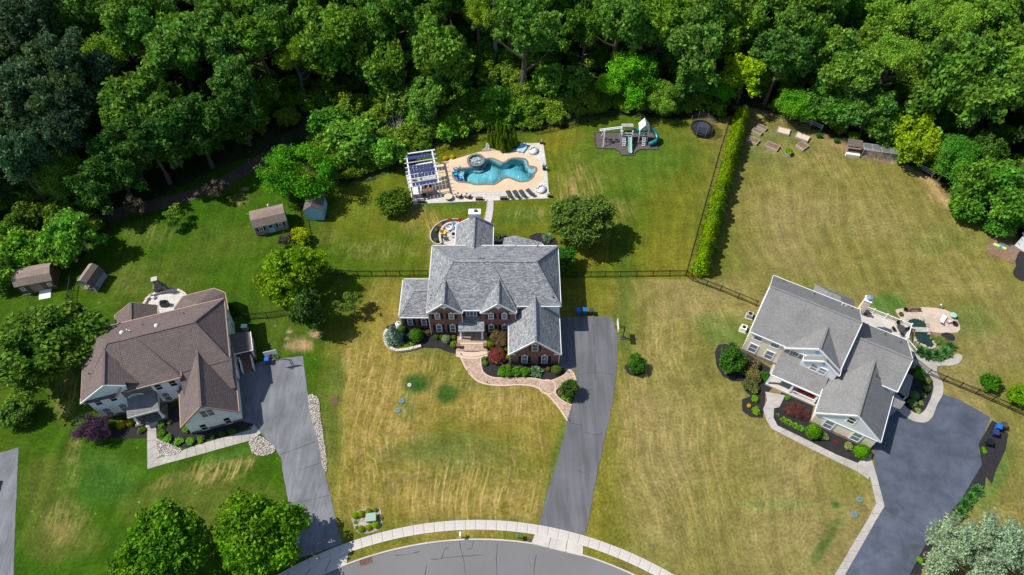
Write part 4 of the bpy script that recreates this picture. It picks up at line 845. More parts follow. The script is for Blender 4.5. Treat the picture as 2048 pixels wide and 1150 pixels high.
w = MB(); w.slab([(2.0, -7.1, 3.75), (8.62, -7.1, 3.75), (8.62, -3.7, 5.82), (2.0, -3.7, 5.82)]); w.build('roof', RL, H)
MB().beam((8.62, -10.6, 3.1), (8.62, -7.1, 3.1), .16, .18).build('gutter', M[cu], H)
P = [(.9, 9.4), (2.2, 11.3), (6.8, 11.4), (8.3, 10.1), (8.5, 6.8), (1.2, 6.8)]; w = MB()
for i in range(4): w.slab([(*P[i], 3.2), (*P[i + 1], 3.2), (4.75, 7.6, 5.1)])
w.slab([(*P[5], 3.2), (*P[0], 3.2), (4.75, 7.6, 5.1)]); w.build('sunroom_roof', RL, H)
g = MB()
for i in range(4): g.beam((*P[i], 3.12), (*P[i + 1], 3.12), .16, .18)
g.build('gutter', M[cu], H)
MB().prism([(1.2, 9.3), (2.35, 11.0), (6.65, 11.1), (7.9, 9.9), (8.2, 6.6), (1.4, 6.6)], 0, 3.1).build('sunroom_wall', M['white_sd'], H)
WS = M['grey_sd']
w = MB(); w.box(-10.0, -5.6, -4.2, 6.7, .6, 5.75).prof_y([(-10.0, 5.7), (-4.5, 5.7), (-4.5, 6.9), (-6.35, 8.3)], -4.45, -3.9); w.build('wall', WS, H)
MB().box(-10.02, -5.55, -4.25, 6.7, 0, .6).build('stone_base', M['stoneg'], H)
MB().prof_y([(-10.1, 5.72), (-5.9, 5.72), (-5.9, 5.6), (-10.1, 5.6)], -4.9, -4.2).build('pent_roof', RL, H)
MB().beam((-5.0, -4.4, 6.7), (-5.9, -5.0, 5.72), .22, .2).build('gutter', M[cu], H)
MB().box(-5.6, -1.9, -4.3, 6.7, 0, 5.75).build('wall', M['stoneg'], H)
w = MB(); w.box(-1.9, 2.05, -4.3, 6.7, .6, 5.75); w.build('wall', WS, H); MB().box(-1.95, 2.1, -4.35, 6.7, 0, .6).build('stone_base', M['stoneg'], H)
w = MB(); w.box(2.05, 8.4, -3.6, 6.7, 0, 5.74); w.build('wall', M['white_sd'], H)
MB().box(1.5, 8.35, -10.2, -3.6, .55, 3.15).prof_y([(1.5, 3.1), (8.35, 3.1), (4.9, 6.7)], -10.2, -9.9).build('wall', WS, H)
MB().box(1.45, 8.4, -10.25, -3.6, 0, .55).build('stone_base', M['stoneg'], H)
MB().prof_x([(-7.0, 3.1), (-3.6, 3.1), (-3.6, 5.7), (-7.0, 3.7)], 8.1, 8.38).build('side_wall', M['white_sd'], H)
MB().box(-7.2, -1.7, 6.7, 10.5, 0, 3.15).prof_y([(-7.2, 3.1), (-1.7, 3.1), (-4.4, 5.0)], 10.2, 10.5).build('rear_wall', M['white_sd'], H)
window(H, -8.88, -4.2, 3.6, .95, 1.4, 0, 'sash', 'glassd'); window(H, -7.0, -4.2, 3.65, .95, 1.4, 0, 'sash', 'glassd')
for cx in (-8.83, -6.75): window(H, cx, -4.2, .35, 1.0, 2.3, 0, 'arch', 'glassd')
window(H, -4.3, -4.3, 1.75, 2.3, 2.5, 0, 'arch', 'glassd', tw=.16)
window(H, -1.1, -4.3, 3.7, 1.0, 1.5, 0, 'sash', 'glassd'); window(H, .78, -4.3, 3.7, 1.0, 1.5, 0, 'sash', 'glassd')
window(H, -1.05, -4.3, .5, 1.0, 2.3, 0, 'arch', 'glassd'); window(H, .9, -4.3, .6, 1.0, 2.2, 0, 'arch', 'glassd')
window(H, 4.9, -10.2, 3.45, 1.75, 1.85, 0, 'twin', 'glassd'); window(H, 3.35, -10.2, .15, .95, 1.8, 0, 'sash', 'glassd'); window(H, 6.5, -10.2, .2, .95, 1.8, 0, 'sash', 'glassd')
for y0, z0 in ((4.5, 3.6), (1.5, 3.6), (-2.0, 3.6), (5.0, .8), (-4.5, 1)): window(H, 8.4, y0, z0, .9, 1.4, 90, 'sash', 'glassd')
w = MB(); w.slab([(-5.75, -6.85, 3.0), (-1.7, -6.85, 3.0), (-1.7, -5.5, 3.35), (-5.75, -5.5, 3.35)]).slab([(-5.5, -5.52, 3.34), (-1.8, -5.52, 3.34), (-1.8, -4.3, 3.75), (-5.5, -4.3, 3.75)]); w.build('portico_roof', M['roof_r'], H)
w = MB(); w.box(-5.75, -1.7, -6.9, -6.75, 2.65, 2.97).box(-5.75, -5.6, -6.75, -4.3, 2.65, 2.95).box(-1.85, -1.7, -6.75, -4.3, 2.65, 2.95); w.build('portico_beam', M['white'], H)
for cx in (-5.3, -2.1): MB().lathe(cx, -6.5, [(.26, .3), (.26, .5), (.17, .55), (.14, 2.5), (.22, 2.6), (.22, 2.66)], 12).build('column', M['white'], H, True)
MB().box(-5.8, -1.6, -6.9, -4.3, 0, .3).build('porch_floor', M['stoneg'], H); MB().box(-4.2, -3.2, -4.36, -4.3, .3, 1.7).build('front_door', M['shutter'], H)
MB().box(-4.5, -2.9, -7.4, -6.9, 0, .16).build('porch_step', M['conc'], H)
# side porch with stair
w = MB(); w.slab([(8.4, -1.05, 3.0), (10.6, -1.05, 3.05), (10.6, 2.2, 3.05), (8.4, 2.2, 3.3)]); w.build('side_porch_roof', RL, H); MB().slab([(10.6, -1.05, 3.06), (11.15, -.9, 2.7), (11.15, 2.1, 2.7), (10.6, 2.2, 3.06)]).build('side_porch_roof', M['roof_sh'], H)
g = MB(); g.beam((8.4, -1.1, 2.95), (11.15, -1.1, 2.8), .1, .14); g.beam((11.2, -1.1, 2.7), (11.2, 2.2, 2.7), .1, .14); g.build('gutter', M['white'], H)
MB().box(8.4, 11.1, -1.0, 2.1, 0, .9).build('side_deck', M['oak'], H)
for y in (-.9, 2.0): MB().box(10.9, 11.05, y - .07, y + .07, .9, 2.75).build('porch_post', M['white'], H)
for x in (9.0, 10.6): railing(H, (x, -1.1, .9), (x, -2.9, 0), name='stair_rail')
railing(H, (10.95, -.9, .9), (10.95, 2.0, .9)); railing(H, (8.5, -1.1, .9), (9.0, -1.1, .9))
for i in range(5): MB().box(9.05, 10.55, -1.35 - i * .33, -1.02 - i * .33, 0, .85 - i * .17).build('stair_tread', M['oak'], H)
for x, y, z in ((-1.9, 4.5, 7.2), (3.5, 5.0, 6.9), (-8.9, -1.2, 6.9)): vent(H, x, y, z, .07, .3)
for x, y, z in ((-4.4, 3.5, 7.8), (0.2, 3.1, 8.0)):
    k = MB(); k.lathe(x, y, [(.3, z - .3), (.32, z + .1), (.26, z + .3), (.001, z + .42)], 14); k.build('sun_tunnel', M['white'], H, True)
MB().cyl(-3.6, 3.5, 7.6, 8.4, .08, 8).build('roof_vent', M['white'], H); MB().cyl(-3.3, 3.3, 7.6, 8.3, .08, 8).build('roof_vent', M['white'], H)
print('houses done')

# ------------------------------------------------------------------ pool and terrace
RIM = Z3([(160, 660), (245, 985), (870, 958), (1665, 925), (1640, 600), (1600, 345), (1480, 350), (1400, 345), (1340, 385), (1200, 440), (1110, 425), (1050, 432), (940, 440), (830, 470), (700, 510), (560, 545), (470, 560), (300, 560), (160, 600)])
def holed(name, outer, hole, z0, z1, mat):      # slab with the pool cut out of it
    bm = bmesh.new()
    def loop(p): 
        vs = [bm.verts.new((x, y, z1)) for x, y in p]; return [bm.edges.new((vs[i], vs[(i + 1) % len(vs)])) for i in range(len(vs))]
    e = loop(outer) + loop(hole); bmesh.ops.triangle_fill(bm, use_beauty=True, use_dissolve=False, edges=e, normal=(0, 0, 1))
    bmesh.ops.recalc_face_normals(bm, faces=bm.faces[:])
    for f in bm.faces:
        if f.normal.z < 0: f.normal_flip()
    for i in range(len(outer)):
        a, b = outer[i], outer[(i + 1) % len(outer)]; bm.faces.new([bm.verts.new((*a, z0)), bm.verts.new((*b, z0)), bm.verts.new((*b, z1)), bm.verts.new((*a, z1))])
    uv = bm.loops.layers.uv.new('UVMap')
    for f in bm.faces:
        for l in f.loops: l[uv].uv = (l.vert.co.x, l.vert.co.y)
    me = bpy.data.meshes.new(name); bm.to_mesh(me); bm.free(); me.materials.append(mat); o = bpy.data.objects.new(name, me); COL.objects.link(o); return struct(o)
POOL_G = grow(POOL, .02)
holed('pool_terrace', RIM, POOL_G, -.03, .08, M['patio'])
TANP = Z3([(480, 560), (560, 545), (640, 515), (700, 510), (830, 470), (940, 440), (1050, 432), (1110, 425), (1200, 442), (1330, 440), (1420, 475), (1520, 500), (1560, 560), (1620, 640), (1600, 720), (1540, 780), (1440, 850), (1000, 862), (640, 870), (470, 875)])
holed('tan_pool_deck', TANP, POOL_G, .0, .1, M['tan'])
PL_ = thing('swimming_pool', 'free-form turquoise swimming pool with dark stone coping and a raised round spa', 'swimming pool', (0, 0, 0))
k = MB(); ring(k, grow(POOL, .06), POOL_IN, -.1, .17); k.build('coping', M['coping'], PL_)
def lerp_poly(p, q, t): return [(a[0] + (b[0] - a[0]) * t, a[1] + (b[1] - a[1]) * t) for a, b in zip(p, q)]
bas = MB(); n_ = len(POOL_IN); L1 = POOL_IN; L2 = grow(POOL_IN, -.35)
L3 = L2; b = len(bas.v)
dep_ = lambda x: -1.0 - max(0, min(1, (x + 3) / 9)) * .7
bas.v += [(x, y, .12) for x, y in L1] + [(x, y, dep_(x)) for x, y in L2]
for i in range(n_): j = (i + 1) % n_; bas.f.append((b + j, b + i, b + n_ + i, b + n_ + j))
bas.prism(L2, -1.72, -1.7); bas.f = bas.f[:-n_ - 1]; bas.v = bas.v[:-2 * n_]; bas.f.append(tuple(b + n_ + i for i in range(n_)))
bas.build('pool_basin', M['plaster'], PL_, True)
led = Z3([(672, 665), (685, 710), (725, 735), (775, 738), (768, 700), (768, 670), (785, 640), (800, 622), (710, 640)], -.1)
MB().prism(smooth_closed(led, 2), -1.2, -.12).build('shallow_ledge', M['ledge'], PL_)
for i_, cxy in enumerate([(925, 590), (915, 605)]): 
    c0 = Z3([cxy], -.3)[0]; MB().prism([(c0[0] + (.9 + i_ * .3) * math.cos(a), c0[1] + (.55 + i_ * .25) * math.sin(a)) for a in np.linspace(0, 6.28, 14)[:-1]], -1.3, -.3 - i_ * .3).build('pool_step', M['ledge'], PL_)
c0 = Z3([(1490, 620)], -.1)[0]; MB().prism([(c0[0] + .85 * math.cos(a), c0[1] + .95 * math.sin(a)) for a in np.linspace(0, 6.28, 16)[:-1]], -1.3, -.2).build('sun_shelf', M['ledge'], PL_)
k = MB(); k.prism(grow(POOL, -.25), -1.95, .02, True); k.build('water_body', M['water'], PL_)
sc_ = Z3([(898, 522)], .45)[0]
k = MB(); k.lathe(*sc_, [(1.62, .0), (1.62, .5), (1.22, .5), (1.2, -.1)], 28); k.build('spa_wall', M['coping'], PL_)
MB().cyl(*sc_, -.3, .13, 1.22, 24).build('spa_floor', M['ledge'], PL_); k = MB(); k.poly([(sc_[0] + 1.21 * math.cos(a), sc_[1] + 1.21 * math.sin(a), .4) for a in np.linspace(0, 6.283, 25)[:-1]]); k.build('spa_water', M['spaw'], PL_)
fm = MB()
for i in range(46):
    a = random.random() * 6.28; r = random.random() ** .7 * .85; fm.cyl(sc_[0] + r * math.cos(a), sc_[1] + r * math.sin(a), .402, .415, random.uniform(.04, .13), 6)
fm.build('spa_foam', M['white_f'], PL_, False, True)
fl = thing('pool_float', 'small white chlorine float on the right side of the pool', 'pool float', (*Z3([(1348, 704)])[0], .03)); MB().lathe(0, 0, [(.001, 0), (.17, .02), (.17, .1), (.001, .14)], 12).build('float_body', M['white'], fl, True); MB().cyl(0, 0, .13, .2, .06, 8).build('cap', M['sky'], fl)

# pergola
pg = thing('pergola', 'white pergola with navy shade panels on the left end of the pool terrace', 'pergola')
PZ = 2.75
def pz(x, y): return Vector(Z3([(x, y)], PZ)[0] + (PZ,)) if False else Vector((*Z3([(x, y)], PZ)[0], PZ))
LT, LB = pz(170, 470), pz(225, 815); RT, RB = pz(440, 430), pz(512, 765)
MB().beam(LT, LB, .22, .24).build('beam', M['white'], pg); MB().beam(RT, RB, .22, .24).build('beam', M['white'], pg)
for p in (LT, LT.lerp(LB, .5), LB, RT, RT.lerp(RB, .5), RB): MB().box(p.x - .11, p.x + .11, p.y - .11, p.y + .11, .05, PZ - .1).build('post', M['white'], pg)
for t, wd in ((0, .2), (.14, .08), (.28, .08), (.42, .08), (.54, .08), (.66, .08), (.78, .08), (.88, .08), (1, .12)):
    a, b = LT.lerp(LB, t), RT.lerp(RB, t); d = (b - a).normalized() * .55; MB().beam(a - d + Vector((0, 0, .2)), b + d + Vector((0, 0, .2)), wd, .18).build('rafter', M['white'], pg)
for t0, t1 in ((.09, .21), (.40, .51), (.53, .64), (.66, .77), (.90, 1.0)):
    for i in range(7):
        u0, u1 = .05 + i * .128, .05 + i * .128 + .108
        q = [LT.lerp(LB, t0).lerp(RT.lerp(RB, t0), u0), LT.lerp(LB, t0).lerp(RT.lerp(RB, t0), u1), LT.lerp(LB, t1).lerp(RT.lerp(RB, t1), u1), LT.lerp(LB, t1).lerp(RT.lerp(RB, t1), u0)]
        k = MB(); k.hexa([(v.x, v.y, PZ + .32) for v in q][::-1] + [(v.x, v.y, PZ + .35) for v in q][::-1]); k.build('shade_panel', M['navy'], pg)
def chairpack(name, label, cat, loc, rz, kind, group=None, mats=None):
    t = thing(name, label, cat, loc, rz, group)
    if kind == 'lounger':
        fm_, cm = mats; k = MB(); k.box(-.32, .32, -.95, .35, .26, .31); k.build('bed', M[cm], t)
        k = MB(); k.beam((0, .33, .3), (0, .98, .68), .62, .06); k.build('backrest', M[cm], t)
        for x in (-.28, .28):
            for y in (-.8, .3): MB().box(x - .03, x + .03, y - .03, y + .03, 0, .27).build('leg', M[fm_], t)
        for x in (-.34, .34): MB().box(x - .025, x + .025, -.97, .6, .22, .28).build('side_rail', M[fm_], t)
    elif kind == 'adirondack':
        cm = mats[0]; k = MB(); k.hexa([(-.3, -.35, .26), (.3, -.35, .26), (.3, .2, .16), (-.3, .2, .16), (-.3, -.35, .31), (.3, -.35, .31), (.3, .2, .21), (-.3, .2, .21)]); k.build('seat', M[cm], t)
        for i in range(5): x = -.24 + i * .12; MB().beam((x, .18, .18), (x * 1.15, .52, .98 - abs(i - 2) * .05), .1, .025, (0, 1, 0)).build('back_slat', M[cm], t)
        for x in (-.36, .36): MB().box(x - .07, x + .07, -.38, .35, .52, .56).build('arm', M[cm], t); MB().box(x - .03, x + .03, -.34, -.26, 0, .52).build('leg', M[cm], t); MB().box(x - .03, x + .03, .2, .28, 0, .52).build('leg', M[cm], t)
    elif kind == 'club':
        fm_, cm = mats; MB().box(-.4, .4, -.4, .4, .05, .32).build('base', M[fm_], t); MB().box(-.3, .3, -.38, .26, .32, .46).build('seat_cushion', M[cm], t)
        MB().box(-.3, .3, .22, .38, .46, .85).build('back_cushion', M[cm], t)
        for x in (-.36, .36): MB().box(x - .06, x + .06, -.4, .4, .32, .62).build('arm', M[fm_], t)
    elif kind == 'dining':
        fm_, cm = mats; MB().box(-.24, .24, -.24, .24, .42, .48).build('seat', M[cm], t); MB().box(-.24, .24, .2, .25, .48, .95).build('backrest', M[fm_], t)
        for x in (-.21, .21):
            for y in (-.21, .21): MB().box(x - .02, x + .02, y - .02, y + .02, 0, .42).build('leg', M[fm_], t)
    return t
def P3(x, y, z=.08): return (*Z3([(x, y)], z)[0], z)
# loungers along the front edge
for i, (x, y) in enumerate([(1248, 893), (1318, 890), (1385, 885), (1465, 872)]):
    chairpack('sun_lounger', ['dark grey sun lounger at the left end of the row of four by the pool', 'dark grey sun lounger second from the left in the row of four by the pool', 'dark grey sun lounger third from the left in the row of four by the pool', 'dark grey sun lounger at the right end of the row, turned more than its neighbours'][i], 'sun lounger', P3(x, y), R_([200, 202, 205, 215][i]), 'lounger', 'dark grey sun loungers in a row by the pool', ('black', 'dgrey'))
for i, (x, y) in enumerate([(1356, 408), (1398, 415)]):
    chairpack('sun_lounger', ['pale blue sun lounger in the arborvitae shade, the one nearer the trees', 'pale blue sun lounger beside the round daybed in the far corner'][i], 'sun lounger', P3(x, y), R_(-30), 'lounger', 'pale blue sun loungers', ('white', 'sky'))
for x, y, rz, col, lb in ((692, 640, 110, 'blue', 'royal blue adirondack chair on the shallow pool ledge, topmost'), (742, 628, 150, 'teal', 'teal adirondack chair at the edge of the shallow pool ledge'), (682, 680, 100, 'aqua', 'aqua adirondack chair standing in water on the pool ledge'), (730, 733, 80, 'blue', 'blue adirondack chair lowest on the shallow pool ledge')):
    chairpack('adirondack_chair', lb, 'chair', P3(x, y, -.12), R_(rz), 'adirondack', 'bright adirondack chairs on the pool ledge', (col,))
for x, y, rz, lb in ((722, 908, 150, 'beige cushioned wicker armchair at the front of the pool terrace, left one'), (815, 912, 155, 'beige cushioned wicker armchair at the front of the pool terrace, right one')):
    chairpack('armchair', lb, 'chair', P3(x, y), R_(rz), 'club', 'beige wicker armchairs', ('wicker', 'cush'))
fp = thing('fire_table', 'round fire table with beige top beside the two wicker armchairs', 'table', P3(612, 925)); MB().lathe(0, 0, [(.001, 0), (.5, 0), (.55, .5), (.001, .5)], 16).build('table_base', M['wicker'], fp); MB().lathe(0, 0, [(.001, .5), (.72, .5), (.72, .58), (.001, .58)], 20).build('table_top', M['cush'], fp)
for nm, x, y, lb in (('daybed', 1495, 435, 'round white daybed in the far right corner of the pool terrace'), ('daybed', 1575, 838, 'round white daybed in the near right corner of the pool terrace')):
    t = thing(nm, lb, 'daybed', P3(x, y), R_(40), 'round white daybeds'); MB().lathe(0, 0, [(.001, .05), (.85, .05), (.9, .3), (.001, .3)], 20).build('daybed_base', M['cush'], t); MB().lathe(0, 0, [(.84, .3), (.84, .42), (.001, .44)], 20).build('mattress', M['white_f'], t, True)
    for a in (50, 90, 130): MB().box(.55 * math.cos(R_(a)) - .2, .55 * math.cos(R_(a)) + .2, .6 * math.sin(R_(a)) - .1, .6 * math.sin(R_(a)) + .08, .44, .72).build('pillow', M['white_f'], t)
    MB().tube([(.9 * math.cos(R_(a)), .9 * math.sin(R_(a)), .55) for a in range(0, 181, 20)], .06, 6).build('back_rim', M['cush'], t)
# pergola furniture
dt = thing('dining_table', 'brown slatted outdoor dining table at the open end of the pergola', 'table', P3(400, 870), R_(6))
for i in range(7): MB().box(-1.0, 1.0, -.56 + i * .16, -.42 + i * .16, .7, .75).build('table_slat', M['oak'], dt)
for x in (-.85, .85):
    for y in (-.45, .45): MB().box(x - .05, x + .05, y - .05, y + .05, 0, .7).build('leg', M['oak'], dt)
tx, ty, _z = P3(400, 870)
for i, (dx, dy, rz) in enumerate([(-.5, -.85, 180), (.4, -.85, 180), (-.5, .9, 0), (.4, .9, 0), (1.35, 0, -90), (-1.35, .1, 90)]):
    chairpack('dining_chair', ['dining chair on the near side of the pergola table, left', 'dining chair on the near side of the pergola table, right', 'dining chair on the far side of the pergola table, left', 'dining chair on the far side of the pergola table, right', 'dining chair at the pool end of the pergola table', 'dining chair at the lawn end of the pergola table'][i], 'chair', (tx + dx, ty + dy, .08), R_(rz + 6), 'dining', 'dark dining chairs around the pergola table', ('black', 'wicker'))
hb = thing('hot_tub', 'low rectangular stone-topped grill counter at the open left end of the pergola', 'counter', P3(282, 872), R_(4)); hb.name = 'outdoor_counter'; MB().box(-.78, .78, -1.0, 1.0, 0, .85).build('counter_base', M['patio'], hb); MB().box(-.85, .85, -1.07, 1.07, .85, .93).build('counter_top', M['white_f'], hb)
bc = thing('bar_counter', 'long pale bar counter with stools under the far pergola rafters', 'counter', P3(335, 620), R_(14)); MB().box(-1.9, 1.9, -.3, .3, 0, 1.0).build('counter_base', M['patio'], bc); MB().box(-2.0, 2.0, -.42, .42, 1.0, 1.07).build('counter_top', M['white_f'], bc)
bx, by, _z = P3(335, 620)
for i in range(6):
    a = R_(14); d = -1.5 + i * .6; t = thing('bar_stool', ['leftmost', 'second from left', 'third from left', 'third from right', 'second from right', 'rightmost'][i] + ' black bar stool of the row along the pergola bar counter', 'stool', (bx + d * math.cos(a) - .75 * math.sin(a), by + d * math.sin(a) + .75 * math.cos(a), .08), a, 'black bar stools along the bar counter')
    MB().box(-.18, .18, -.18, .18, .68, .76).build('seat', M['black'], t); MB().box(-.18, .18, .16, .2, .76, 1.05).build('backrest', M['black'], t); MB().cyl(0, 0, 0, .68, .05, 8).build('pedestal', M['black'], t)
lc = thing('lounge_table', 'small round coffee table under the pergola panels', 'table', P3(255, 745)); MB().cyl(0, 0, .35, .4, .4, 14).build('table_top', M['oak'], lc); MB().cyl(0, 0, 0, .35, .08, 8).build('leg', M['oak'], lc)
# planters, terrace posts, white statue-like fountain parts
for i, (x, y, lb) in enumerate([(932, 938, 'dark rectangular planter box at the front edge of the terrace, left of the path gap'), (1188, 930, 'dark rectangular planter box at the front edge of the terrace, right of the path gap'), (332, 965, 'dark rectangular planter box at the front edge near the counter'), (1665, 905, 'dark planter box at the near right corner of the terrace'), (1585, 350, 'dark planter box at the far right corner of the terrace')]):
    t = thing('planter_box', lb, 'planter', P3(x, y), R_(2), 'dark planter boxes around the terrace'); w_ = .62 if i < 3 else .35; MB().box(-w_, w_, -.22, .22, 0, .5).build('box_side', M['dgrey'], t); MB().box(-w_ + .05, w_ - .05, -.17, .17, .5, .53).build('soil', M['soil'], t)
    MB().box(-.06, .06, .3, .42, 0, .55).build('lamp_post', M['white'], t)
fd = thing('coiled_sculpture', 'dark green agave-like sculpture with long blades at the right edge of the terrace', 'sculpture', P3(1612, 622))
for i in range(9): a = i * .7; MB().tube([(0, 0, .2), (.3 * math.cos(a), .3 * math.sin(a), .8), (.5 * math.cos(a), .45 * math.sin(a), 1.5 - (i % 3) * .25)], [.08, .07, .01], 5).build('blade', M['teal'] if i % 2 else M['dgrey'], fd)
MB().cyl(0, 0, 0, .35, .32, 12).build('pot', M['black'], fd)
struct(MB().prism(smooth_open(Z3([(1018, 945), (1010, 1040), (985, 1150), (975, 1200)]), 3) + smooth_open(Z3([(1050, 1200), (1060, 1150), (1078, 1040), (1080, 945)]), 3), -.02, .05).build('terrace_path', M['conc']))
k = MB(); ribbon(k, smooth_open(Z3([(1018, 945), (1010, 1040), (985, 1150)]), 4), .14, 0, .08); ribbon(k, smooth_open(Z3([(1080, 945), (1078, 1040), (1060, 1150)]), 4), .14, 0, .08); struct(k.build('path_border', M['conc_old']))

# ------------------------------------------------------------------ round patio behind the brick house
ZP = zz(860, 430, 16.43)
PT = smooth_closed(ZP([(940, 240), (800, 235), (600, 270), (450, 360), (350, 500), (310, 650), (330, 800), (370, 920), (600, 990), (1000, 1000), (1200, 700), (1100, 300)]), 3)
sheet('round_patio', PT, .07, M['conc'])
edging('patio_seat_wall', smooth_open(ZP([(940, 240), (800, 240), (600, 270), (450, 365), (355, 500), (320, 650), (335, 800), (370, 910)], .4), 4), 'curved white seat wall around the fire pit patio behind the brick house', 'wall', .34, .45, 'capst', .42, .01)
edging('bed_edging', smooth_open(ZP([(1050, 170), (900, 135), (600, 150), (330, 240), (130, 400), (20, 600), (30, 800), (150, 930), (400, 960)]), 4), 'pale stone edging outside the mulch bed of the fire pit patio', 'edging', .14, .1)
f_ = thing('fire_pit', 'round white stone fire pit with a dark centre, half under the roof edge', 'fire pit', (*ZP([(780, 640)], .3)[0], .07)); MB().lathe(0, 0, [(.62, 0), (.62, .4), (.36, .4), (.34, .1), (.001, .1)], 20).build('pit_wall', M['conc'], f_); MB().cyl(0, 0, .1, .18, .33, 12).build('lava_rock', M['black'], f_)
for x, y, rz, c, lb in ((445, 590, 80, 'yellow', 'yellow adirondack chair on the fire pit patio'), (810, 350, 20, 'sky', 'light blue adirondack chair on the fire pit patio'), (620, 450, 40, 'white', 'white chair between the yellow and light blue ones on the patio'), (500, 760, 110, 'dgrey', 'dark grey chair nearest the house on the fire pit patio')):
    chairpack('adirondack_chair', lb, 'chair', (*ZP([(x, y)], .3)[0], .07), R_(rz), 'adirondack', 'chairs around the fire pit', (c,))

# ------------------------------------------------------------------ play set and trampoline
ps = thing('play_set', 'white play set with two towers, green slides and a swing beam on brown rubber', 'play set', (*Z4([(560, 460)])[0], .05))
ox, oy = Z4([(560, 460)])[0]; s4 = lambda x, y, z=0: (Z4([(x, y)], z)[0][0] - ox, Z4([(x, y)], z)[0][1] - oy)
def tower(cx, cy, w_, d_, top, name):
    for x in (cx - w_, cx + w_):
        for y in (cy - d_, cy + d_): MB().box(x - .07, x + .07, y - .07, y + .07, 0, top).build('tower_post', M['white'], ps)
    MB().box(cx - w_, cx + w_, cy - d_, cy + d_, 1.45, 1.55).build('platform', M['dgrey'], ps)
    for y in (cy - d_, cy + d_):
        for z in (1.75, 2.35): MB().box(cx - w_, cx + w_, y - .04, y + .04, z, z + .1).build('rail', M['white'], ps)
    for x in (cx - w_, cx + w_):
        for z in (1.75, 2.35): MB().box(x - .04, x + .04, cy - d_, cy + d_, z, z + .1).build('rail', M['white'], ps)
    for z in (.35,): MB().box(cx - w_, cx + w_, cy - d_ - .04, cy - d_ + .04, z, z + .12).build('rail', M['white'], ps)
    for i in range(6): MB().box(cx - w_ + .1 + i * w_ * .33, cx - w_ + .14 + i * w_ * .33, cy - d_ - .02, cy - d_ + .02, 1.75, 2.4).build('baluster', M['white'], ps)
a = s4(585, 455); T1 = (a[0], a[1] + .9); a = s4(755, 455); T2 = (a[0], a[1] + .9)
tower(*T1, .95, .85, 3.0, 'a'); tower(*T2, .75, .75, 3.2, 'b')
k = MB(); k.slab([(T1[0] - 1.05, T1[1] - .2, 3.35), (T1[0] + 1.05, T1[1] - .2, 3.35), (T1[0] + 1.05, T1[1] + 1.0, 3.05), (T1[0] - 1.05, T1[1] + 1.0, 3.05)], .08); k.build('tower_roof', M['conc_old'], ps)
for s_ in (-1, 1): k = MB(); k.slab([(T2[0], T2[1] - .95, 4.4), (T2[0], T2[1] + .95, 4.4), (T2[0] + s_ * .95, T2[1] + .95, 3.2), (T2[0] + s_ * .95, T2[1] - .95, 3.2)], .07); k.build('tower_roof', M['white'], ps)
MB().prof_y([(T2[0] - .85, 3.2), (T2[0] + .85, 3.2), (T2[0], 4.25)], T2[1] - .82, T2[1] - .76).build('gable_panel', M['mint'], ps)
for T, dx in ((T1, -.5), (T2, .1)):
    for x in (-.25, .25): MB().beam((T[0] + dx + x, T[1] - .9, 1.5), (T[0] + dx + x, T[1] - 1.75, .05), .07, .07).build('ladder_rail', M['white'], ps)
    for i in range(5): q = (i + .5) / 5; MB().beam((T[0] + dx - .25, T[1] - .9 - .85 * q, 1.5 - 1.45 * q), (T[0] + dx + .25, T[1] - .9 - .85 * q, 1.5 - 1.45 * q), .1, .05).build('ladder_rung', M['white'], ps)
sl_ = MB(); pr = [(-.9, 1.5), (-1.2, 1.42), (-2.6, .45), (-3.3, .22), (-3.7, .2)]
for (y0, z0), (y1, z1) in zip(pr[:-1], pr[1:]):
    x0, x1 = T1[0] + .2, T1[0] + .78
    for (a0, a1, b0, b1) in ((x0, x1, 0, .05), (x0 - .05, x0 + .03, 0, .25), (x1 - .03, x1 + .05, 0, .25)):
        sl_.hexa([(a0, T1[1] + y1, z1 + b0), (a1, T1[1] + y1, z1 + b0), (a1, T1[1] + y0, z0 + b0), (a0, T1[1] + y0, z0 + b0), (a0, T1[1] + y1, z1 + b1), (a1, T1[1] + y1, z1 + b1), (a1, T1[1] + y0, z0 + b1), (a0, T1[1] + y0, z0 + b1)])
sl_.build('wave_slide', M['mint'], ps)
MB().tube([(T1[0] + .95, T1[1] + .3, 2.0), (T2[0] - .75, T2[1] + .3, 2.0)], .36, 12, False).build('crawl_tube', M['teal'], ps, True)
MB().tube([(T2[0] + .75, T2[1] + .4, 2.2), (T2[0] + 1.5, T2[1] + .6, 2.0), (T2[0] + 2.3, T2[1] + .2, 1.6), (T2[0] + 2.6, T2[1] - .6, 1.2), (T2[0] + 2.2, T2[1] - 1.3, .85), (T2[0] + 1.5, T2[1] - 1.5, .55), (T2[0] + 1.1, T2[1] - 1.55, .4)], .38, 14, False).build('tube_slide', M['teal'], ps, True)
e0 = s4(310, 325, 2.6)
for dy in (-.18, .18): MB().beam((T1[0] - .9, T1[1] + dy + .3, 2.75), (e0[0], e0[1] + dy, 2.75), .14, .16).build('swing_beam', M['white'], ps)
for dy in (-1.1, 1.1): MB().beam((e0[0] + .9, e0[1] + dy * .1, 2.75), (e0[0] + .75, e0[1] + dy * 1.3, 0), .13, .13).build('swing_leg', M['white'], ps)
for q in (.3, .55, .8):
    x = e0[0] + (T1[0] - .9 - e0[0]) * q; y = e0[1]
    for dx in (-.22, .22): MB().beam((x + dx, y, 2.7), (x + dx, y, .55), .025, .025).build('swing_chain', M['dgrey'], ps)
    MB().box(x - .25, x + .25, y - .12, y + .12, .5, .55).build('swing_seat', M['black'], ps)
tp = thing('trampoline', 'round black trampoline with a tall safety net near the top of the hedge', 'trampoline', (*Z4([(1365, 325)])[0], 0)); r_ = 2.05
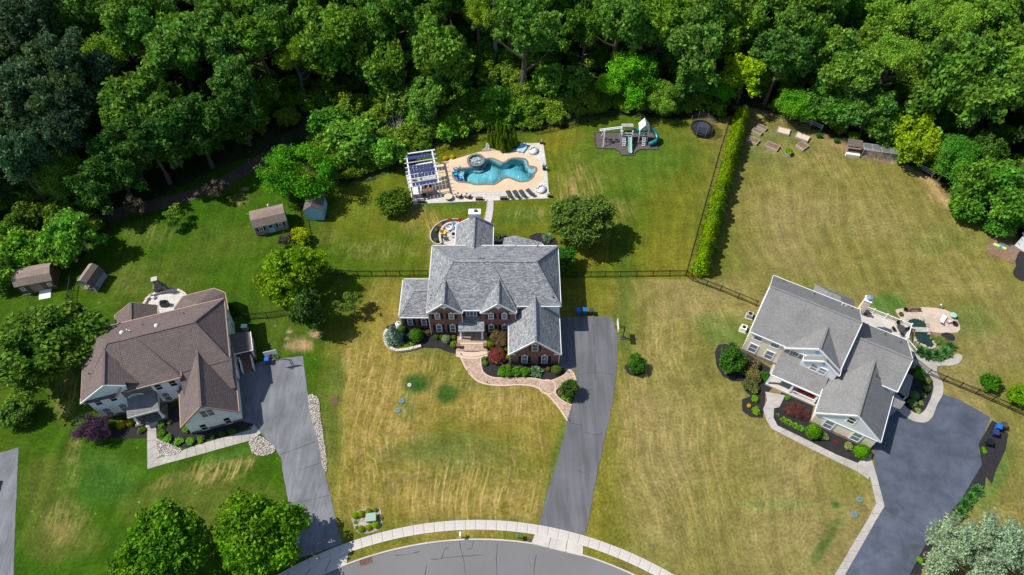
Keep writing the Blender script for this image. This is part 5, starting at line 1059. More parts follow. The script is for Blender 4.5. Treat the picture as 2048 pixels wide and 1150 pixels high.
MB().tube([(r_ * math.cos(a), r_ * math.sin(a), .85) for a in np.linspace(0, 6.2832, 29)], .06, 6, False).build('frame_ring', M['dgrey'], tp)
MB().lathe(0, 0, [(r_, .87), (r_ - .35, .88), (r_ - .36, .84)], 28).build('spring_pad', M['black'], tp); MB().lathe(0, 0, [(r_ - .36, .85), (.001, .82)], 28).build('jump_mat', nmat('jump_mat', (.045, .05, .07), .6, .05), tp)
for i in range(8):
    a = i * math.pi / 4 + .2; x, y = r_ * 1.03 * math.cos(a), r_ * 1.03 * math.sin(a); MB().tube([(x, y, 0), (x, y, 1.2), (x * 1.06, y * 1.06, 2.7)], .035, 6).build('net_pole', M['grey_wd'], tp)
k = MB(); N = 8
for i in range(N):
    a, b = i * math.pi / 4 + .2, (i + 1) * math.pi / 4 + .2; k.poly([(r_ * .98 * math.cos(a), r_ * .98 * math.sin(a), .9), (r_ * .98 * math.cos(b), r_ * .98 * math.sin(b), .9), (r_ * 1.07 * math.cos(b), r_ * 1.07 * math.sin(b), 2.65), (r_ * 1.07 * math.cos(a), r_ * 1.07 * math.sin(a), 2.65)])
k.build('safety_net', M['net'], tp)

# ------------------------------------------------------------------ raised beds, coop
BEDS = [((512, 222), (592, 262), .55, 'narrow white raised bed, topmost in the vegetable plot', 0), ((470, 258), (552, 300), .55, 'narrow white raised bed just below the topmost one', 0), ((425, 335), (520, 378), .85, 'white raised bed with bare soil nearest the hedge', 0), ((590, 385), (700, 432), .9, 'grey raised bed with green seedlings, lowest in the plot', 1), ((690, 262), (800, 290), .95, 'raised bed filled with pale straw, above the middle of the plot', 2), ((855, 305), (970, 350), .9, 'raised bed with dry soil on the right of the plot', 2), ((880, 385), (945, 428), 1.0, 'short square raised bed below the dry one on the right', 0), ((760, 462), (812, 480), .6, 'small raised bed overflowing with a lime green bush', 0)]
for i, (a, b, wd, lb, kd) in enumerate(BEDS):
    A_, B_ = Z5([a, b], .3); d = Vector(B_) - Vector(A_); L_ = d.length / 2; t = thing('raised_bed', lb, 'raised bed', ((A_[0] + B_[0]) / 2, (A_[1] + B_[1]) / 2, 0), math.atan2(d.y, d.x), 'raised beds in the vegetable plot'); wd *= .8
    for y in (-wd, wd): MB().box(-L_, L_, y - .05, y + .05, 0, .42).build('side_board', M['conc_old'] if kd != 2 else M['woodg'], t)
    for x in (-L_ + .05, L_ - .05): MB().box(x - .05, x + .05, -wd + .05, wd - .05, 0, .415).build('end_board', M['conc_old'] if kd != 2 else M['woodg'], t)
    MB().box(-L_ + .1, L_ - .1, -wd + .05, wd - .05, 0, .34).build('soil', M[['soil', 'soil', 'cush'][kd]], t)
cp = thing('chicken_coop', 'small wooden chicken coop with a long wire run at the edge of the wood', 'chicken coop', (*Z5([(1350, 470)])[0], 0), R_(-12))
MB().box(-1.1, 1.1, -.6, .8, .1, 1.5).build('coop_body', M['wood'], cp); k = MB(); k.slab([(-1.3, -.35, 1.75), (1.3, -.35, 1.75), (1.3, 1.3, 2.05), (-1.3, 1.3, 2.05)], .08); k.build('coop_roof', M['roof_l'], cp)
MB().box(-1.05, 1.05, -.64, -.6, .9, 1.4).build('nest_opening_dark_panel', M['black'], cp); MB().box(-1.2, 1.2, -1.15, -.6, .0, .55).build('nest_box', M['white_f'], cp)  # solid black panel stands in for the unlit inside of the nest
for i in range(5):
    x = 1.5 + i * 1.55
    for y in (-.7, 1.0): MB().box(x - .04, x + .04, y - .04, y + .04, 0, 1.7).build('run_post', M['woodg'], cp)
    MB().box(x - .04, x + .04, -.7, 1.0, 1.66, 1.74).build('run_rafter', M['woodg'], cp)
for y in (-.7, 1.0):
    for z in (.05, 1.7): MB().box(1.5, 7.7, y - .035, y + .035, z, z + .07).build('run_rail', M['woodg'], cp)
k = MB(); k.poly([(1.5, -.7, 1.76), (7.7, -.7, 1.76), (7.7, 1.0, 1.76), (1.5, 1.0, 1.76)]).poly([(1.5, -.71, 0), (7.7, -.71, 0), (7.7, -.71, 1.7), (1.5, -.71, 1.7)]).poly([(7.71, -.7, 0), (7.71, 1, 0), (7.71, 1, 1.7), (7.71, -.7, 1.7)]); k.build('wire_mesh', M['wire'], cp)
struct(MB().prism(Z5([(1270, 465), (1400, 500), (1690, 570), (1710, 480), (1450, 420), (1290, 400)]), -.02, .02).build('coop_ground', M['soil']))

# ------------------------------------------------------------------ sheds
def shed(loc, rz, L_, Wd, ze, zr, wallm, roofm, label, gambrel=True, dup_=None, ridge_x=True, side='x'):
    t = thing('shed', label, 'shed', loc, R_(rz)); hl, hw = L_ / 2, Wd / 2
    pr = [(-hw, 0), (hw, 0), (hw, ze), (hw * .62, ze + (zr - ze) * .72), (0, zr - .05), (-hw * .62, ze + (zr - ze) * .72), (-hw, ze)] if gambrel else [(-hw, 0), (hw, 0), (hw, ze), (0, zr - .05), (-hw, ze)]
    MB().prof_x(pr, -hl, hl).build('wall', M[wallm], t); o = .15; k = MB()
    for s_ in (-1, 1):
        if gambrel: k.slab([(-hl - o, s_ * (hw + o), ze - .1), (hl + o, s_ * (hw + o), ze - .1), (hl + o, s_ * hw * .62, ze + (zr - ze) * .72 + .06), (-hl - o, s_ * hw * .62, ze + (zr - ze) * .72 + .06)], .06); k.slab([(-hl - o, s_ * hw * .62, ze + (zr - ze) * .72 + .06), (hl + o, s_ * hw * .62, ze + (zr - ze) * .72 + .06), (hl + o, 0, zr + .06), (-hl - o, 0, zr + .06)], .06)
        else: k.slab([(-hl - o, s_ * (hw + o), ze - .08), (hl + o, s_ * (hw + o), ze - .08), (hl + o, 0, zr + .05), (-hl - o, 0, zr + .05)], .06)
    k.build('roof', M[roofm], t); return t
ZS = zz(490, 400, 12.047)
a, b = ZS([(330, 850), (1010, 690)]); t = shed(((a[0] + b[0]) / 2 - .45, (a[1] + b[1]) / 2 + 1.55, 0), math.degrees(math.atan2(b[1] - a[1], b[0] - a[0])), 5.2, 3.4, 2.2, 3.5, 'grey_wd', 'roof_sh', 'grey barn-style shed with tan roof, a pale blue door and two shuttered windows')
window(t, -1.6, -1.7, .95, .75, .85, 0, 'grid', 'glassd'); window(t, 1.55, -1.7, .95, .75, .85, 0, 'grid', 'glassd')
for x in (-2.15, -1.05, 1.0, 2.1): MB().box(x - .12, x + .12, -1.75, -1.7, .95, 1.8).build('shutter', M['shutter'], t)
d = MB().box(-.45, .45, -1.76, -1.7, .1, 2.0).build('door', M['sky'], t); MB().box(-.28, .28, -1.78, -1.76, 1.2, 1.85).build('door_glass', M['glassd'], d)
tk = thing('gas_tank', 'small white gas bottle behind the grey barn-style shed', 'tank', (*ZS([(590, 190)])[0], 0)); MB().lathe(0, 0, [(.001, 0), (.2, .03), (.22, .8), (.1, 1.0), (.001, 1.02)], 12).build('tank_body', M['white'], tk, True); MB().cyl(0, 0, 1.0, 1.12, .06, 8).build('valve', M['dgrey'], tk)
t = shed((*ZS([(1720, 420)])[0], 0), 90, 3.4, 2.9, 2.5, 3.6, 'sky', 'roof_l', 'small shed with a plain pale blue gable end beside the bright green tree', False); p_ = t.location.copy(); t.location = (p_.x, p_.y + 1.1, 0)
ZQ = zz(0, 520, 9.309)
a, b = ZQ([(420, 660), (1035, 545)]); t = shed(((a[0] + b[0]) / 2 - .2, (a[1] + b[1]) / 2 + 1.8, 0), math.degrees(math.atan2(b[1] - a[1], b[0] - a[0])), 5.2, 3.4, 2.3, 3.4, 'brown_sd', 'roof_sh', 'dark brown shed with tan roof and a white ramp at the left edge')
for x in (-1.9, 1.9): window(t, x, -1.7, .9, .6, .8, 0, 'grid', 'glassd')
MB().box(-.8, .8, -1.75, -1.7, .1, 2.0).build('double_door', M['wood'], t)
k = MB(); k.hexa([(-.1, -3.3, 0), (1.6, -3.3, 0), (1.6, -1.7, 0), (-.1, -1.7, 0), (-.1, -3.3, .03), (1.6, -3.3, .03), (1.6, -1.7, .25), (-.1, -1.7, .25)]); k.build('ramp', M['white_f'], t); MB().box(-2.6, -1.4, -1.85, -1.6, 0, .12).build('skid', M['white'], t)
a = ZQ([(1720, 560)])[0]; t = thing('playhouse', 'small white and blue playhouse with a gambrel roof and front porch', 'playhouse', (a[0], a[1] + 1.3, 0), R_(-12)); pr = [(-1.25, .1), (1.25, .1), (1.25, 1.6), (.8, 2.5), (0, 2.9), (-.8, 2.5), (-1.25, 1.6)]
MB().prof_y(pr, -.7, 1.6).build('wall', M['blue_sd'], t); MB().prof_y([(-1.25, 1.6), (1.25, 1.6), (.8, 2.5), (0, 2.9), (-.8, 2.5)], -1.5, -1.35).build('gable_panel', M['blue_sd'], t); MB().box(-1.25, 1.25, -1.5, -.7, 0, .15).build('porch_floor', M['wood'], t)
for s_ in (-1, 1):
    k = MB(); k.slab([(s_ * 1.4, -1.65, 1.45), (s_ * 1.4, 1.75, 1.45), (s_ * .82, 1.75, 2.56), (s_ * .82, -1.65, 2.56)], .05); k.slab([(s_ * .82, -1.65, 2.56), (s_ * .82, 1.75, 2.56), (0, 1.75, 2.97), (0, -1.65, 2.97)], .05); k.build('roof', M['roof_l'] if s_ > 0 else M['roof_sh'], t)
for x in (-1.15, .1, 1.15): MB().box(x - .05, x + .05, -1.48, -1.38, .1, 1.65).build('porch_post', M['white'], t)
for x0, x1 in ((-1.15, -.3), (.3, 1.15)): MB().box(x0, x1, -1.46, -1.4, .6, .68).build('porch_rail', M['white'], t)
MB().box(-.35, .35, -.74, -.7, .15, 1.5).build('door', M['wood'], t)

# ------------------------------------------------------------------ fences
def fence(label, px, step=2.4, h_=1.35, mat='black', world=None):
    t = thing('metal_fence', label, 'fence'); P_ = [Vector(q) for q in (world or g2(px))]; pk = MB(); pm = MB(); pm.box(-.045, .045, -.045, .045, 0, h_ + .12); pme = pm.mesh('post', M[mat])
    for a, b in zip(P_[:-1], P_[1:]):
        L_ = (b - a).length; n_ = max(1, round(L_ / step))
        for i in range(n_ + 1):
            q = a.lerp(b, i / n_); o = bpy.data.objects.new('post', pme); COL.objects.link(o); o.parent = t; o.location = (q.x, q.y, 0)
        for z in (.15, h_ - .18, h_): MB().beam((a.x, a.y, z), (b.x, b.y, z), .045, .05).build('rail', M[mat], t)
        for i in range(int(L_ / .13)): q = a.lerp(b, i * .13 / L_); pk.box(q.x - .009, q.x + .009, q.y - .009, q.y + .009, .1, h_)
    pk.build('pickets', M[mat], t, False, True); return t
fence('black metal fence across the lawn left of the brick house', [(655, 548), (716, 552.5), (857, 551)])
fence('black metal fence from the brick house to the foot of the hedge', [(1122, 554), (1240, 553), (1371, 551)])
fence('long black metal fence running beside the tall hedge', [(1371, 551), (1404, 430), (1440, 300), (1462, 232)])
fence('slanting black metal fence between the hedge and the grey-roofed house', [(1371, 551), (1385, 562), (1440, 582), (1512, 612)])
fence('black metal fence half hidden by shrubs behind the play set and pool', [(1462, 232), (1350, 238), (1238, 228), (1130, 256), (1070, 268)])
fence('black metal fence hidden in shrubs behind the pergola', [(1000, 272), (940, 284), (880, 300), (805, 345)])
fence('black metal fence beside the pale blue shed', [(597, 398), (606, 440), (617, 492)])
fence('black metal fence from the brown-roofed house to the tree', [(490, 638), (535, 635), (579, 628)])
fence('black metal fence between the brown shed and the playhouse', [(147, 562), (142, 600), (138, 640)])
fence('black metal fence slanting down the lawn at the right edge', [(1822, 724), (1854, 749), (1950, 788), (2048, 832), (2120, 866)])
def railfence(label, px):
    t = thing('split_rail_fence', label, 'fence'); P_ = [Vector(q) for q in g2(px)]
    for a, b in zip(P_[:-1], P_[1:]):
        n_ = max(1, round((b - a).length / 2.6))
        for i in range(n_ + 1): q = a.lerp(b, i / n_); MB().box(q.x - .08, q.x + .08, q.y - .08, q.y + .08, 0, 1.3).build('post', M['woodg'], t)
        for i in range(n_):
            for z in (.4, .75, 1.1): MB().beam((*a.lerp(b, i / n_), z), (*a.lerp(b, (i + 1) / n_), z + random.uniform(-.05, .05)), .07, .12).build('rail', M['woodg'], t)
railfence('grey split-rail fence at the wood edge behind the vegetable plot', [(1600, 243), (1642, 260)])
railfence('grey split-rail fence disappearing under the trees right of the coop', [(1836, 338), (1864, 353)])

# ------------------------------------------------------------------ pond corner of the right garden
sheet('pond_patio', smooth_closed(Z7([(310, 215), (330, 195), (500, 185), (640, 200), (700, 240), (742, 310), (725, 355), (600, 358), (545, 350), (400, 330), (350, 270)]), 2), .05, nmat('pond_patio_stone', (.46, .37, .29), .9, .12, 3, .12, .5))
pd = thing('garden_pond', 'dark green garden pond with rocks, crossed by a small plank bridge', 'pond')
w1 = smooth_closed(Z7([(385, 270), (400, 262), (470, 265), (515, 290), (522, 325), (520, 345), (560, 420), (575, 440), (550, 465), (500, 450), (440, 410), (425, 340), (395, 310)]), 3)
MB().prism(w1, -.02, .06).build('water', M['pond'], pd)
L_ = w1 + [w1[0]]
acc = 0
for i in range(0, len(w1), 1):
    x, y = w1[i]; r = random.uniform(.14, .3); a = random.random() * 3
    k = MB(); pts = [(x + r * random.uniform(.7, 1.2) * math.cos(a + q * 1.05), y + r * random.uniform(.7, 1.2) * math.sin(a + q * 1.05)) for q in range(6)]; k.prism(pts, 0, random.uniform(.1, .28)); k.build('rock', M['stone'] if i % 3 else M['river'], pd)
br = thing('plank_bridge', 'short grey plank footbridge over the garden pond', 'bridge', (*Z7([(478, 340)])[0], .15), R_(-3))
for i in range(11): MB().box(-1.3 + i * .24, -1.09 + i * .24, -.42, .42, 0, .06).build('plank', M['woodg'], br)
for y in (-.38, .38): MB().box(-1.3, 1.32, y - .04, y + .04, -.1, -.001).build('stringer', M['wood'], br)
bn = thing('garden_bench', 'brown slatted garden bench at the top edge of the pond patio', 'bench', (*Z7([(425, 205)])[0], .05), R_(180 + 2))
for i in range(4): MB().box(-.85, .85, -.28 + i * .14, -.17 + i * .14, .42, .45).build('seat_slat', M['oak'], bn)
for i in range(3): MB().box(-.85, .85, .27, .3, .52 + i * .14, .63 + i * .14).build('back_slat', M['oak'], bn)
for x in (-.8, .8): MB().box(x - .03, x + .03, -.28, .3, 0, .62).build('leg', M['oak'], bn)
bk = thing('bucket', 'black round pot beside the garden bench', 'pot', (*Z7([(370, 207)])[0], .05)); MB().lathe(0, 0, [(.001, 0), (.2, 0), (.3, .4), (.26, .4), (.2, .1), (.001, .1)], 14).build('pot_body', M['black'], bk)
sh_ = thing('garden_shell_table', 'white garden globe light on the pond patio', 'lamp', (*Z7([(598, 190)])[0], .05)); sh_.name = 'garden_light'; MB().cyl(0, 0, 0, .7, .03, 6).build('stem', M['black'], sh_); MB().lathe(0, 0, [(.001, .7), (.14, .78), (.14, .9), (.001, 1.0)], 10).build('globe', M['white'], sh_, True)
for x, y, rz, m1, m2, lb in ((620, 275, 140, 'grey_wd', 'white_f', 'grey and white lounge chair with a toy pile on the pond patio'),): chairpack('lounge_chair', lb, 'chair', (*Z7([(x, y)])[0], .05), R_(rz), 'lounger', None, (m1, m2))
um = thing('kiddie_table', 'pale green round play table at the right end of the pond patio', 'table', (*Z7([(688, 250)])[0], .05)); MB().lathe(0, 0, [(.001, .5), (.5, .5), (.5, .56), (.001, .6)], 9).build('table_top', M['mint'], um); MB().cyl(0, 0, 0, .5, .15, 8).build('pedestal', M['mint'], um)
pk_ = thing('toy_car', 'small pink toy lying by the pale green table', 'toy', (*Z7([(665, 290)])[0], .05), .5); MB().box(-.3, .3, -.18, .18, .08, .3).build('toy_body', M['pink'], pk_); MB().box(-.1, .15, -.15, .15, .3, .45).build('toy_top', M['white'], pk_)
gr = thing('kettle_grill', 'small black kettle fire bowl at the corner of the pond patio', 'fire bowl', (*Z7([(702, 302)])[0], .05)); MB().lathe(0, 0, [(.1, .1), (.4, .3), (.42, .38), (.36, .36), (.001, .2)], 16).build('bowl', M['black'], gr, True); MB().cyl(0, 0, 0, .12, .22, 8).build('stand', M['black'], gr)
# deck furniture (right house)
Hx = bpy.data.objects['house.001']; hm = Matrix.Translation((33.4, 53.7, 0)) @ Matrix.Rotation(R_(-29), 4, 'Z')
def hl(u, v, z=.6): q = hm @ Vector((u, v, z)); return (q.x, q.y, q.z)
t = thing('patio_table', 'black round patio table with chairs at the corner of the white-railed deck', 'table', hl(19.6, 14.7)); MB().cyl(0, 0, .68, .72, .6, 16).build('table_top', M['dgrey'], t); MB().cyl(0, 0, 0, .68, .05, 8).build('leg', M['black'], t)
for i in range(4): a = i * 1.57 + .5; q = hl(19.6 + .95 * math.cos(a), 14.7 + .95 * math.sin(a)); chairpack('patio_chair', 'black metal chair at the ' + ['far', 'left', 'near', 'right'][i] + ' side of the round table on the white-railed deck', 'chair', q, a - R_(29) - 1.57, 'dining', 'black chairs around the deck table', ('black', 'black'))
t = thing('gas_grill', 'black gas grill near the chimney end of the deck', 'grill', hl(14.4, 15.0), R_(-29)); MB().box(-.35, .35, -.25, .25, .3, .9).build('grill_body', M['black'], t); MB().prof_x([(-.28, .9), (.28, .9), (.2, 1.15), (-.1, 1.2)], -.38, .38).build('lid', M['dgrey'], t); MB().box(.38, .8, -.2, .2, .8, .85).build('side_shelf', M['dgrey'], t)
# red porch chairs
for u in (9.6, 10.9): q = hl(u, -2.2, .35); chairpack('porch_chair', 'red cushioned chair on the front porch, ' + ('left of the fern' if u < 10 else 'right of the fern'), 'chair', q, R_(-29), 'club', 'red chairs on the front porch', ('red', 'red'))
# air conditioners
for i, (x, y) in enumerate([(288, 255), (252, 332)]):
    t = thing('air_conditioner', ['dark-topped air conditioner unit nearer the back corner of the grey-roofed house', 'white air conditioner unit nearer the front garden of the grey-roofed house'][i], 'air conditioner', (*Z6([(x, y)], .6)[0], .0), R_(-25), 'air conditioners beside the grey-roofed house')
    MB().box(-.42, .42, -.42, .42, .06, .85).build('case', M['white_f'] if i else M['grey_wd'], t); MB().box(-.55, .55, -.55, .55, 0, .06).build('base_pad', M['conc'], t); MB().tube([(.28 * math.cos(a), .28 * math.sin(a), .87) for a in np.linspace(0, 6.28, 15)], .03, 5, False).build('fan_ring', M['dgrey'], t); MB().cyl(0, 0, .85, .87, .26, 12).build('fan', M['black'], t)
# ------------------------------------------------------------------ bins
def bin_(x, y, rz, col, label, grp, lid=None):
    t = thing('wheelie_bin', label, 'bin', (x, y, .02), R_(rz), grp); k = MB(); k.hexa([(-.24, -.27, .06), (.24, -.27, .06), (.24, .24, .06), (-.24, .24, .06), (-.31, -.36, .98), (.31, -.36, .98), (.31, .33, .98), (-.31, .33, .98)]); k.build('bin_body', M[col], t)
    k = MB(); k.hexa([(-.34, -.4, .98), (.34, -.4, .98), (.34, .4, .98), (-.34, .4, .98), (-.3, -.36, 1.05), (.3, -.36, 1.05), (.3, .36, 1.1), (-.3, .36, 1.1)]); k.build('lid', M[lid or col], t)
    for s_ in (-1, 1): MB().tube([(s_ * .26, .28, .12), (s_ * .32, .28, .12)], .12, 10).build('wheel', M['black'], t)
    MB().tube([(-.22, .44, 1.0), (.22, .44, 1.0)], .025, 6).build('handle', M['black'], t)
ZN = zz(1130, 600, 7.19)
for x, y, c, lb in ((190, 195, 'blue', 'blue bin standing in the shadow, left of three by the brick house driveway'), (280, 190, 'blue', 'sunlit blue bin, middle of three by the brick house driveway'), (370, 195, 'dgrey', 'dark grey bin, right of three by the brick house driveway')): bin_(*ZN([(x, y)])[0], 180, c, lb, 'bins by the brick house driveway')
bin_(*zz(470, 640, 9.58)([(640, 810)])[0], 185, 'blue', 'blue bin on the grass edge beside the left driveway', None)
bin_(*Z7([(985, 1010)])[0], -20, 'blue', 'bright blue bin on the mulch beside the right driveway', None); bin_(*Z7([(965, 1050)])[0], -20, 'navy', 'navy bin just below the bright blue one on the mulch', None); bin_(*Z7([(1020, 1000)])[0], -20, 'dgrey', 'black bin right of the bright blue one on the mulch', None); bin_(*Z7([(925, 1115)])[0], -20, 'black', 'black bin standing apart below the blue ones on the mulch', None)
# ------------------------------------------------------------------ basketball hoops
def hoop(x, y, rz, label):
    t = thing('basketball_hoop', label, 'basketball hoop', (x, y, .02), R_(rz)); MB().tube([(0, 0, 0), (0, 0, 2.9)], .07, 8).build('pole', M['black'], t); MB().beam((0, 0, 2.5), (-1.1, 0, 3.2), .06, .08).build('arm', M['black'], t); MB().beam((0, 0, 2.9), (-1.1, 0, 3.6), .06, .08).build('arm', M['black'], t)
    MB().box(-1.15, -1.1, -.9, .9, 2.9, 3.95).build('backboard', M['white'], t); MB().tube([(-1.4 + .23 * math.cos(a), .23 * math.sin(a), 3.05) for a in np.linspace(0, 6.283, 15)], .025, 5, False).build('rim', M['red'], t)
    k = MB(); k.lathe(-1.4, 0, [(.22, 3.03), (.15, 2.65)], 10); k.build('net', M['net'], t); MB().box(-.35, .35, -.35, .35, 0, .12).build('base', M['dgrey'], t)
hoop(*ZN([(830, 545)])[0], 0, 'basketball hoop with white backboard on the right side of the brick house driveway')
hoop(*zz(470, 640, 9.58)([(790, 740)])[0], 105, 'basketball hoop at the top edge of the left driveway')
# ------------------------------------------------------------------ street things
ub = thing('utility_box', 'pale green utility box among small round shrubs near the street', 'utility box', (*zz(690, 1000, 16.43)([(880, 620)])[0], 0), R_(7)); MB().box(-.62, .62, -.5, .5, 0, .7).build('case', M['tgreen'], ub); k = MB(); k.hexa([(-.66, -.54, .7), (.66, -.54, .7), (.66, .54, .7), (-.66, .54, .7), (-.62, -.5, .76), (.62, -.5, .76), (.62, .5, .82), (-.62, .5, .82)]); k.build('lid', M['tgreen'], ub); MB().box(-.8, .8, -.7, .7, 0, .06).build('base_pad', M['conc'], ub)
def mailbox(x, y, label, col='white'):
    t = thing('mailbox', label, 'mailbox', (x, y, 0)); MB().box(-.06, .06, -.06, .06, 0, 1.05).build('post', M[col], t); MB().prof_y([(-.12, 1.05), (.12, 1.05), (.12, 1.22), (.07, 1.32), (-.07, 1.32), (-.12, 1.22)], -.28, .28).build('box', M[col if col == 'white' else 'teal'], t); MB().box(.12, .14, -.1, -.02, 1.15, 1.4).build('flag', M['red'], t); MB().box(-.04, .04, -.35, .35, .8, .88).build('arm', M[col], t)
mailbox(*ZB([(824, 318)])[0], 'white mailbox on a post in the kerb grass strip'); mailbox(*ZB([(1118, 322)])[0], 'dark green mailbox on a black post near the brick house driveway', 'black')
for x, y, lb in ((1175, 338, 'small dark meter cover in the kerb grass near the driveway apron'),): t = thing('meter_cover', lb, 'cover', (*ZB([(x, y)])[0], 0)); MB().box(-.16, .16, -.3, .3, -.02, .04).build('cover_plate', M['dgrey'], t)
def grate(x, y, rz, L_, W_, label, z=0.):
    t = thing('storm_drain', label, 'drain grate', (x, y, z), R_(rz)); MB().box(-L_, L_, -W_, W_, -.02, .02).build('sump_dark_plate', M['black'], t)  # flat black plate stands in for the darkness below the bars
    for i in range(int(2 * L_ / .16) + 1): q = -L_ + i * .16; MB().box(q - .045, q + .045, -W_, W_, .02, .05).build('grate_bar', M['rust'], t)
    for y_ in (-W_, W_): MB().box(-L_ - .05, L_ + .05, y_ - .04, y_ + .04, .0, .06).build('grate_frame', M['rust'], t)
grate(*ZB([(338, 440)])[0], 16, .75, .4, 'brown storm drain grate in the road at the kerb'); grate(*zz(130, 540, 2.805)([(1513, 727)])[0], 8, .45, .45, 'square brown drain grate in the grass right of the left driveway')
for x, y, r, lb in ((804, 802, .42, 'upper blue-green septic lid on the front lawn of the brick house'), (796, 820.5, .42, 'lower blue-green septic lid on the front lawn of the brick house'), (1719, 999, .42, 'upper blue-green septic lid near the right driveway walk'), (1708.5, 1028.5, .48, 'lower blue-green septic lid near the right driveway walk'), (819, 770, .3, 'small pale lid in the dark green grass patch')):
    t = thing('septic_lid', lb, 'lid', (*g2([(x, y)])[0], 0)); MB().lathe(0, 0, [(r, 0), (r, .07), (r * .85, .1), (.001, .11)], 16).build('lid_disc', M['lid'] if r > .35 else M['conc'], t); MB().cyl(0, 0, .1, .14, .05, 6).build('bolt', M['dgrey'], t)
# path lights
for i, (x, y) in enumerate([(890, 672), (1108, 668), (1312, 730), (738, 585), (690, 455), (1500, 950), (1500, 588)]):
    t = thing('path_light', 'small black path light ' + ['on the lawn side of the paver walk bend', 'on the lawn side of the paver walk, middle of its run', 'by the paver circle', 'on the outer curve of the paver walk', 'at the foot of the entrance steps', 'at the driveway tip of the paver walk', 'at the mulch tip by the driveway'][i], 'path light', (*Z2([(x, y)])[0], 0), 0, 'black path lights'); MB().cyl(0, 0, 0, .4, .02, 6).build('stem', M['black'], t); MB().cyl(0, 0, .4, .48, .1, 10, .02).build('cap', M['black'], t)
# left house patio with fireplace
LH = lambda x, y, z=0: ZL([(x, y)], z)[0]
sheet('rear_patio', smooth_closed(ZL([(440, 195), (470, 150), (540, 118), (610, 108), (660, 125), (690, 160), (640, 240), (520, 250), (440, 230)]), 3), .06, M['patio'])
edging('patio_seat_wall', smooth_open(ZL([(440, 190), (470, 148), (540, 118), (610, 108), (655, 120), (690, 155)], .4), 4), 'curved stone seat wall of the patio behind the brown-roofed house', 'wall', .35, .45, 'capst', .42, .01)
t = thing('outdoor_fireplace', 'tall grey stone outdoor fireplace at the rim of the rear patio', 'fireplace', (*LH(545, 118), 0), R_(17)); k = MB(); k.box(-.9, .9, -.4, .4, 0, 1.4); k.build('hearth', M['stoneg'], t); MB().hexa([(-.7, -.35, 1.4), (.7, -.35, 1.4), (.7, .35, 1.4), (-.7, .35, 1.4), (-.35, -.3, 2.2), (.35, -.3, 2.2), (.35, .3, 2.2), (-.35, .3, 2.2)]).box(-.35, .35, -.3, .3, 2.2, 3.1).build('chimney', M['stoneg'], t); MB().box(-.45, .45, -.4, .4, 3.1, 3.2).build('chimney_cap', M['conc'], t); MB().box(-.45, .45, -.44, -.4, .3, 1.0).build('firebox', M['black'], t)
t = thing('gas_grill', 'covered dark grill on the patio behind the brown-roofed house', 'grill', (*LH(565, 200), .06), R_(10)); MB().box(-.6, .6, -.3, .3, 0, .9).build('grill_body', M['dgrey'], t); MB().prof_x([(-.3, .9), (.3, .9), (.22, 1.15), (-.1, 1.2)], -.4, .4).build('lid', M['black'], t)
t = chairpack('patio_chair', 'white patio chair left on the patio behind the brown-roofed house', 'chair', (*LH(497, 160), .06), R_(40), 'dining', None, ('white', 'white'))
# side porch clutter
t = thing('gas_grill', 'pale covered grill beside the side porch of the brown-roofed house', 'grill', (*LH(1015, 335), 0), 0); MB().box(-.4, .4, -.3, .3, 0, .95).build('grill_body', M['grey_wd'], t); MB().box(-.42, .42, -.32, .32, .95, 1.1).build('lid', M['white_f'], t)
# far right neighbour corner and garden cloth
nb = thing('house_corner', 'white corner of a neighbouring building cut by the right photo edge', 'building', (*g2([(2052, 545)])[0], 0), R_(35)); MB().box(-.6, 7, -.6, 6, 0, 3).build('wall', M['white_sd'], nb); k = MB(); k.slab([(-.9, -.9, 3.0), (7.3, -.9, 3.0), (7.3, 2.7, 4.6), (-.9, 2.7, 4.6)]).slab([(-.9, 6.3, 3.0), (7.3, 6.3, 3.0), (7.3, 2.7, 4.6), (-.9, 2.7, 4.6)]); k.build('roof', M['white_f'], nb); nb.location.x += 4.4; nb.location.y += 1.0
tt = thing('toy_slide', 'lime and turquoise plastic toy lying on the garden soil', 'toy', (*GZ([(370, 515)])[0], .05), R_(-32))
MB().box(-.95, -.1, -.22, .22, 0, .18).build('slide_part', M['lime'], tt); MB().box(-.1, .35, -.2, .2, 0, .25).build('slide_part', M['aqua'], tt); MB().box(.35, 1.0, -.2, .2, 0, .16).build('slide_part', M['lime'], tt)
# left edge: swing frame and parked car
t = thing('soccer_goal', 'black frame corner of a small goal at the left edge', 'goal', (*g2([(-12, 778)])[0], 0), R_(20))
for p_, q_ in (((-1.5, 0, 0), (-1.5, 0, 1.4)), ((1.5, 0, 0), (1.5, 0, 1.4)), ((-1.5, 0, 1.4), (1.5, 0, 1.4)), ((-1.5, 1.0, 0), (1.5, 1.0, 0)), ((1.5, 0, 1.4), (1.5, 1.0, 0)), ((-1.5, 0, 1.4), (-1.5, 1, 0)), ((1.5, 0, 0), (1.5, 1, 0)), ((-1.5, 0, 0), (-1.5, 1, 0))): MB().beam(p_, q_, .07, .07).build('goal_bar', M['black'], t)
cr = thing('parked_car', 'black car mostly cut off by the left edge on the far left driveway', 'car', (*g2([(-32, 995)])[0], .02), R_(88))
cpnt = nmat('car_paint', (.012, .014, .018), .25, .1, 2, spec=.6)
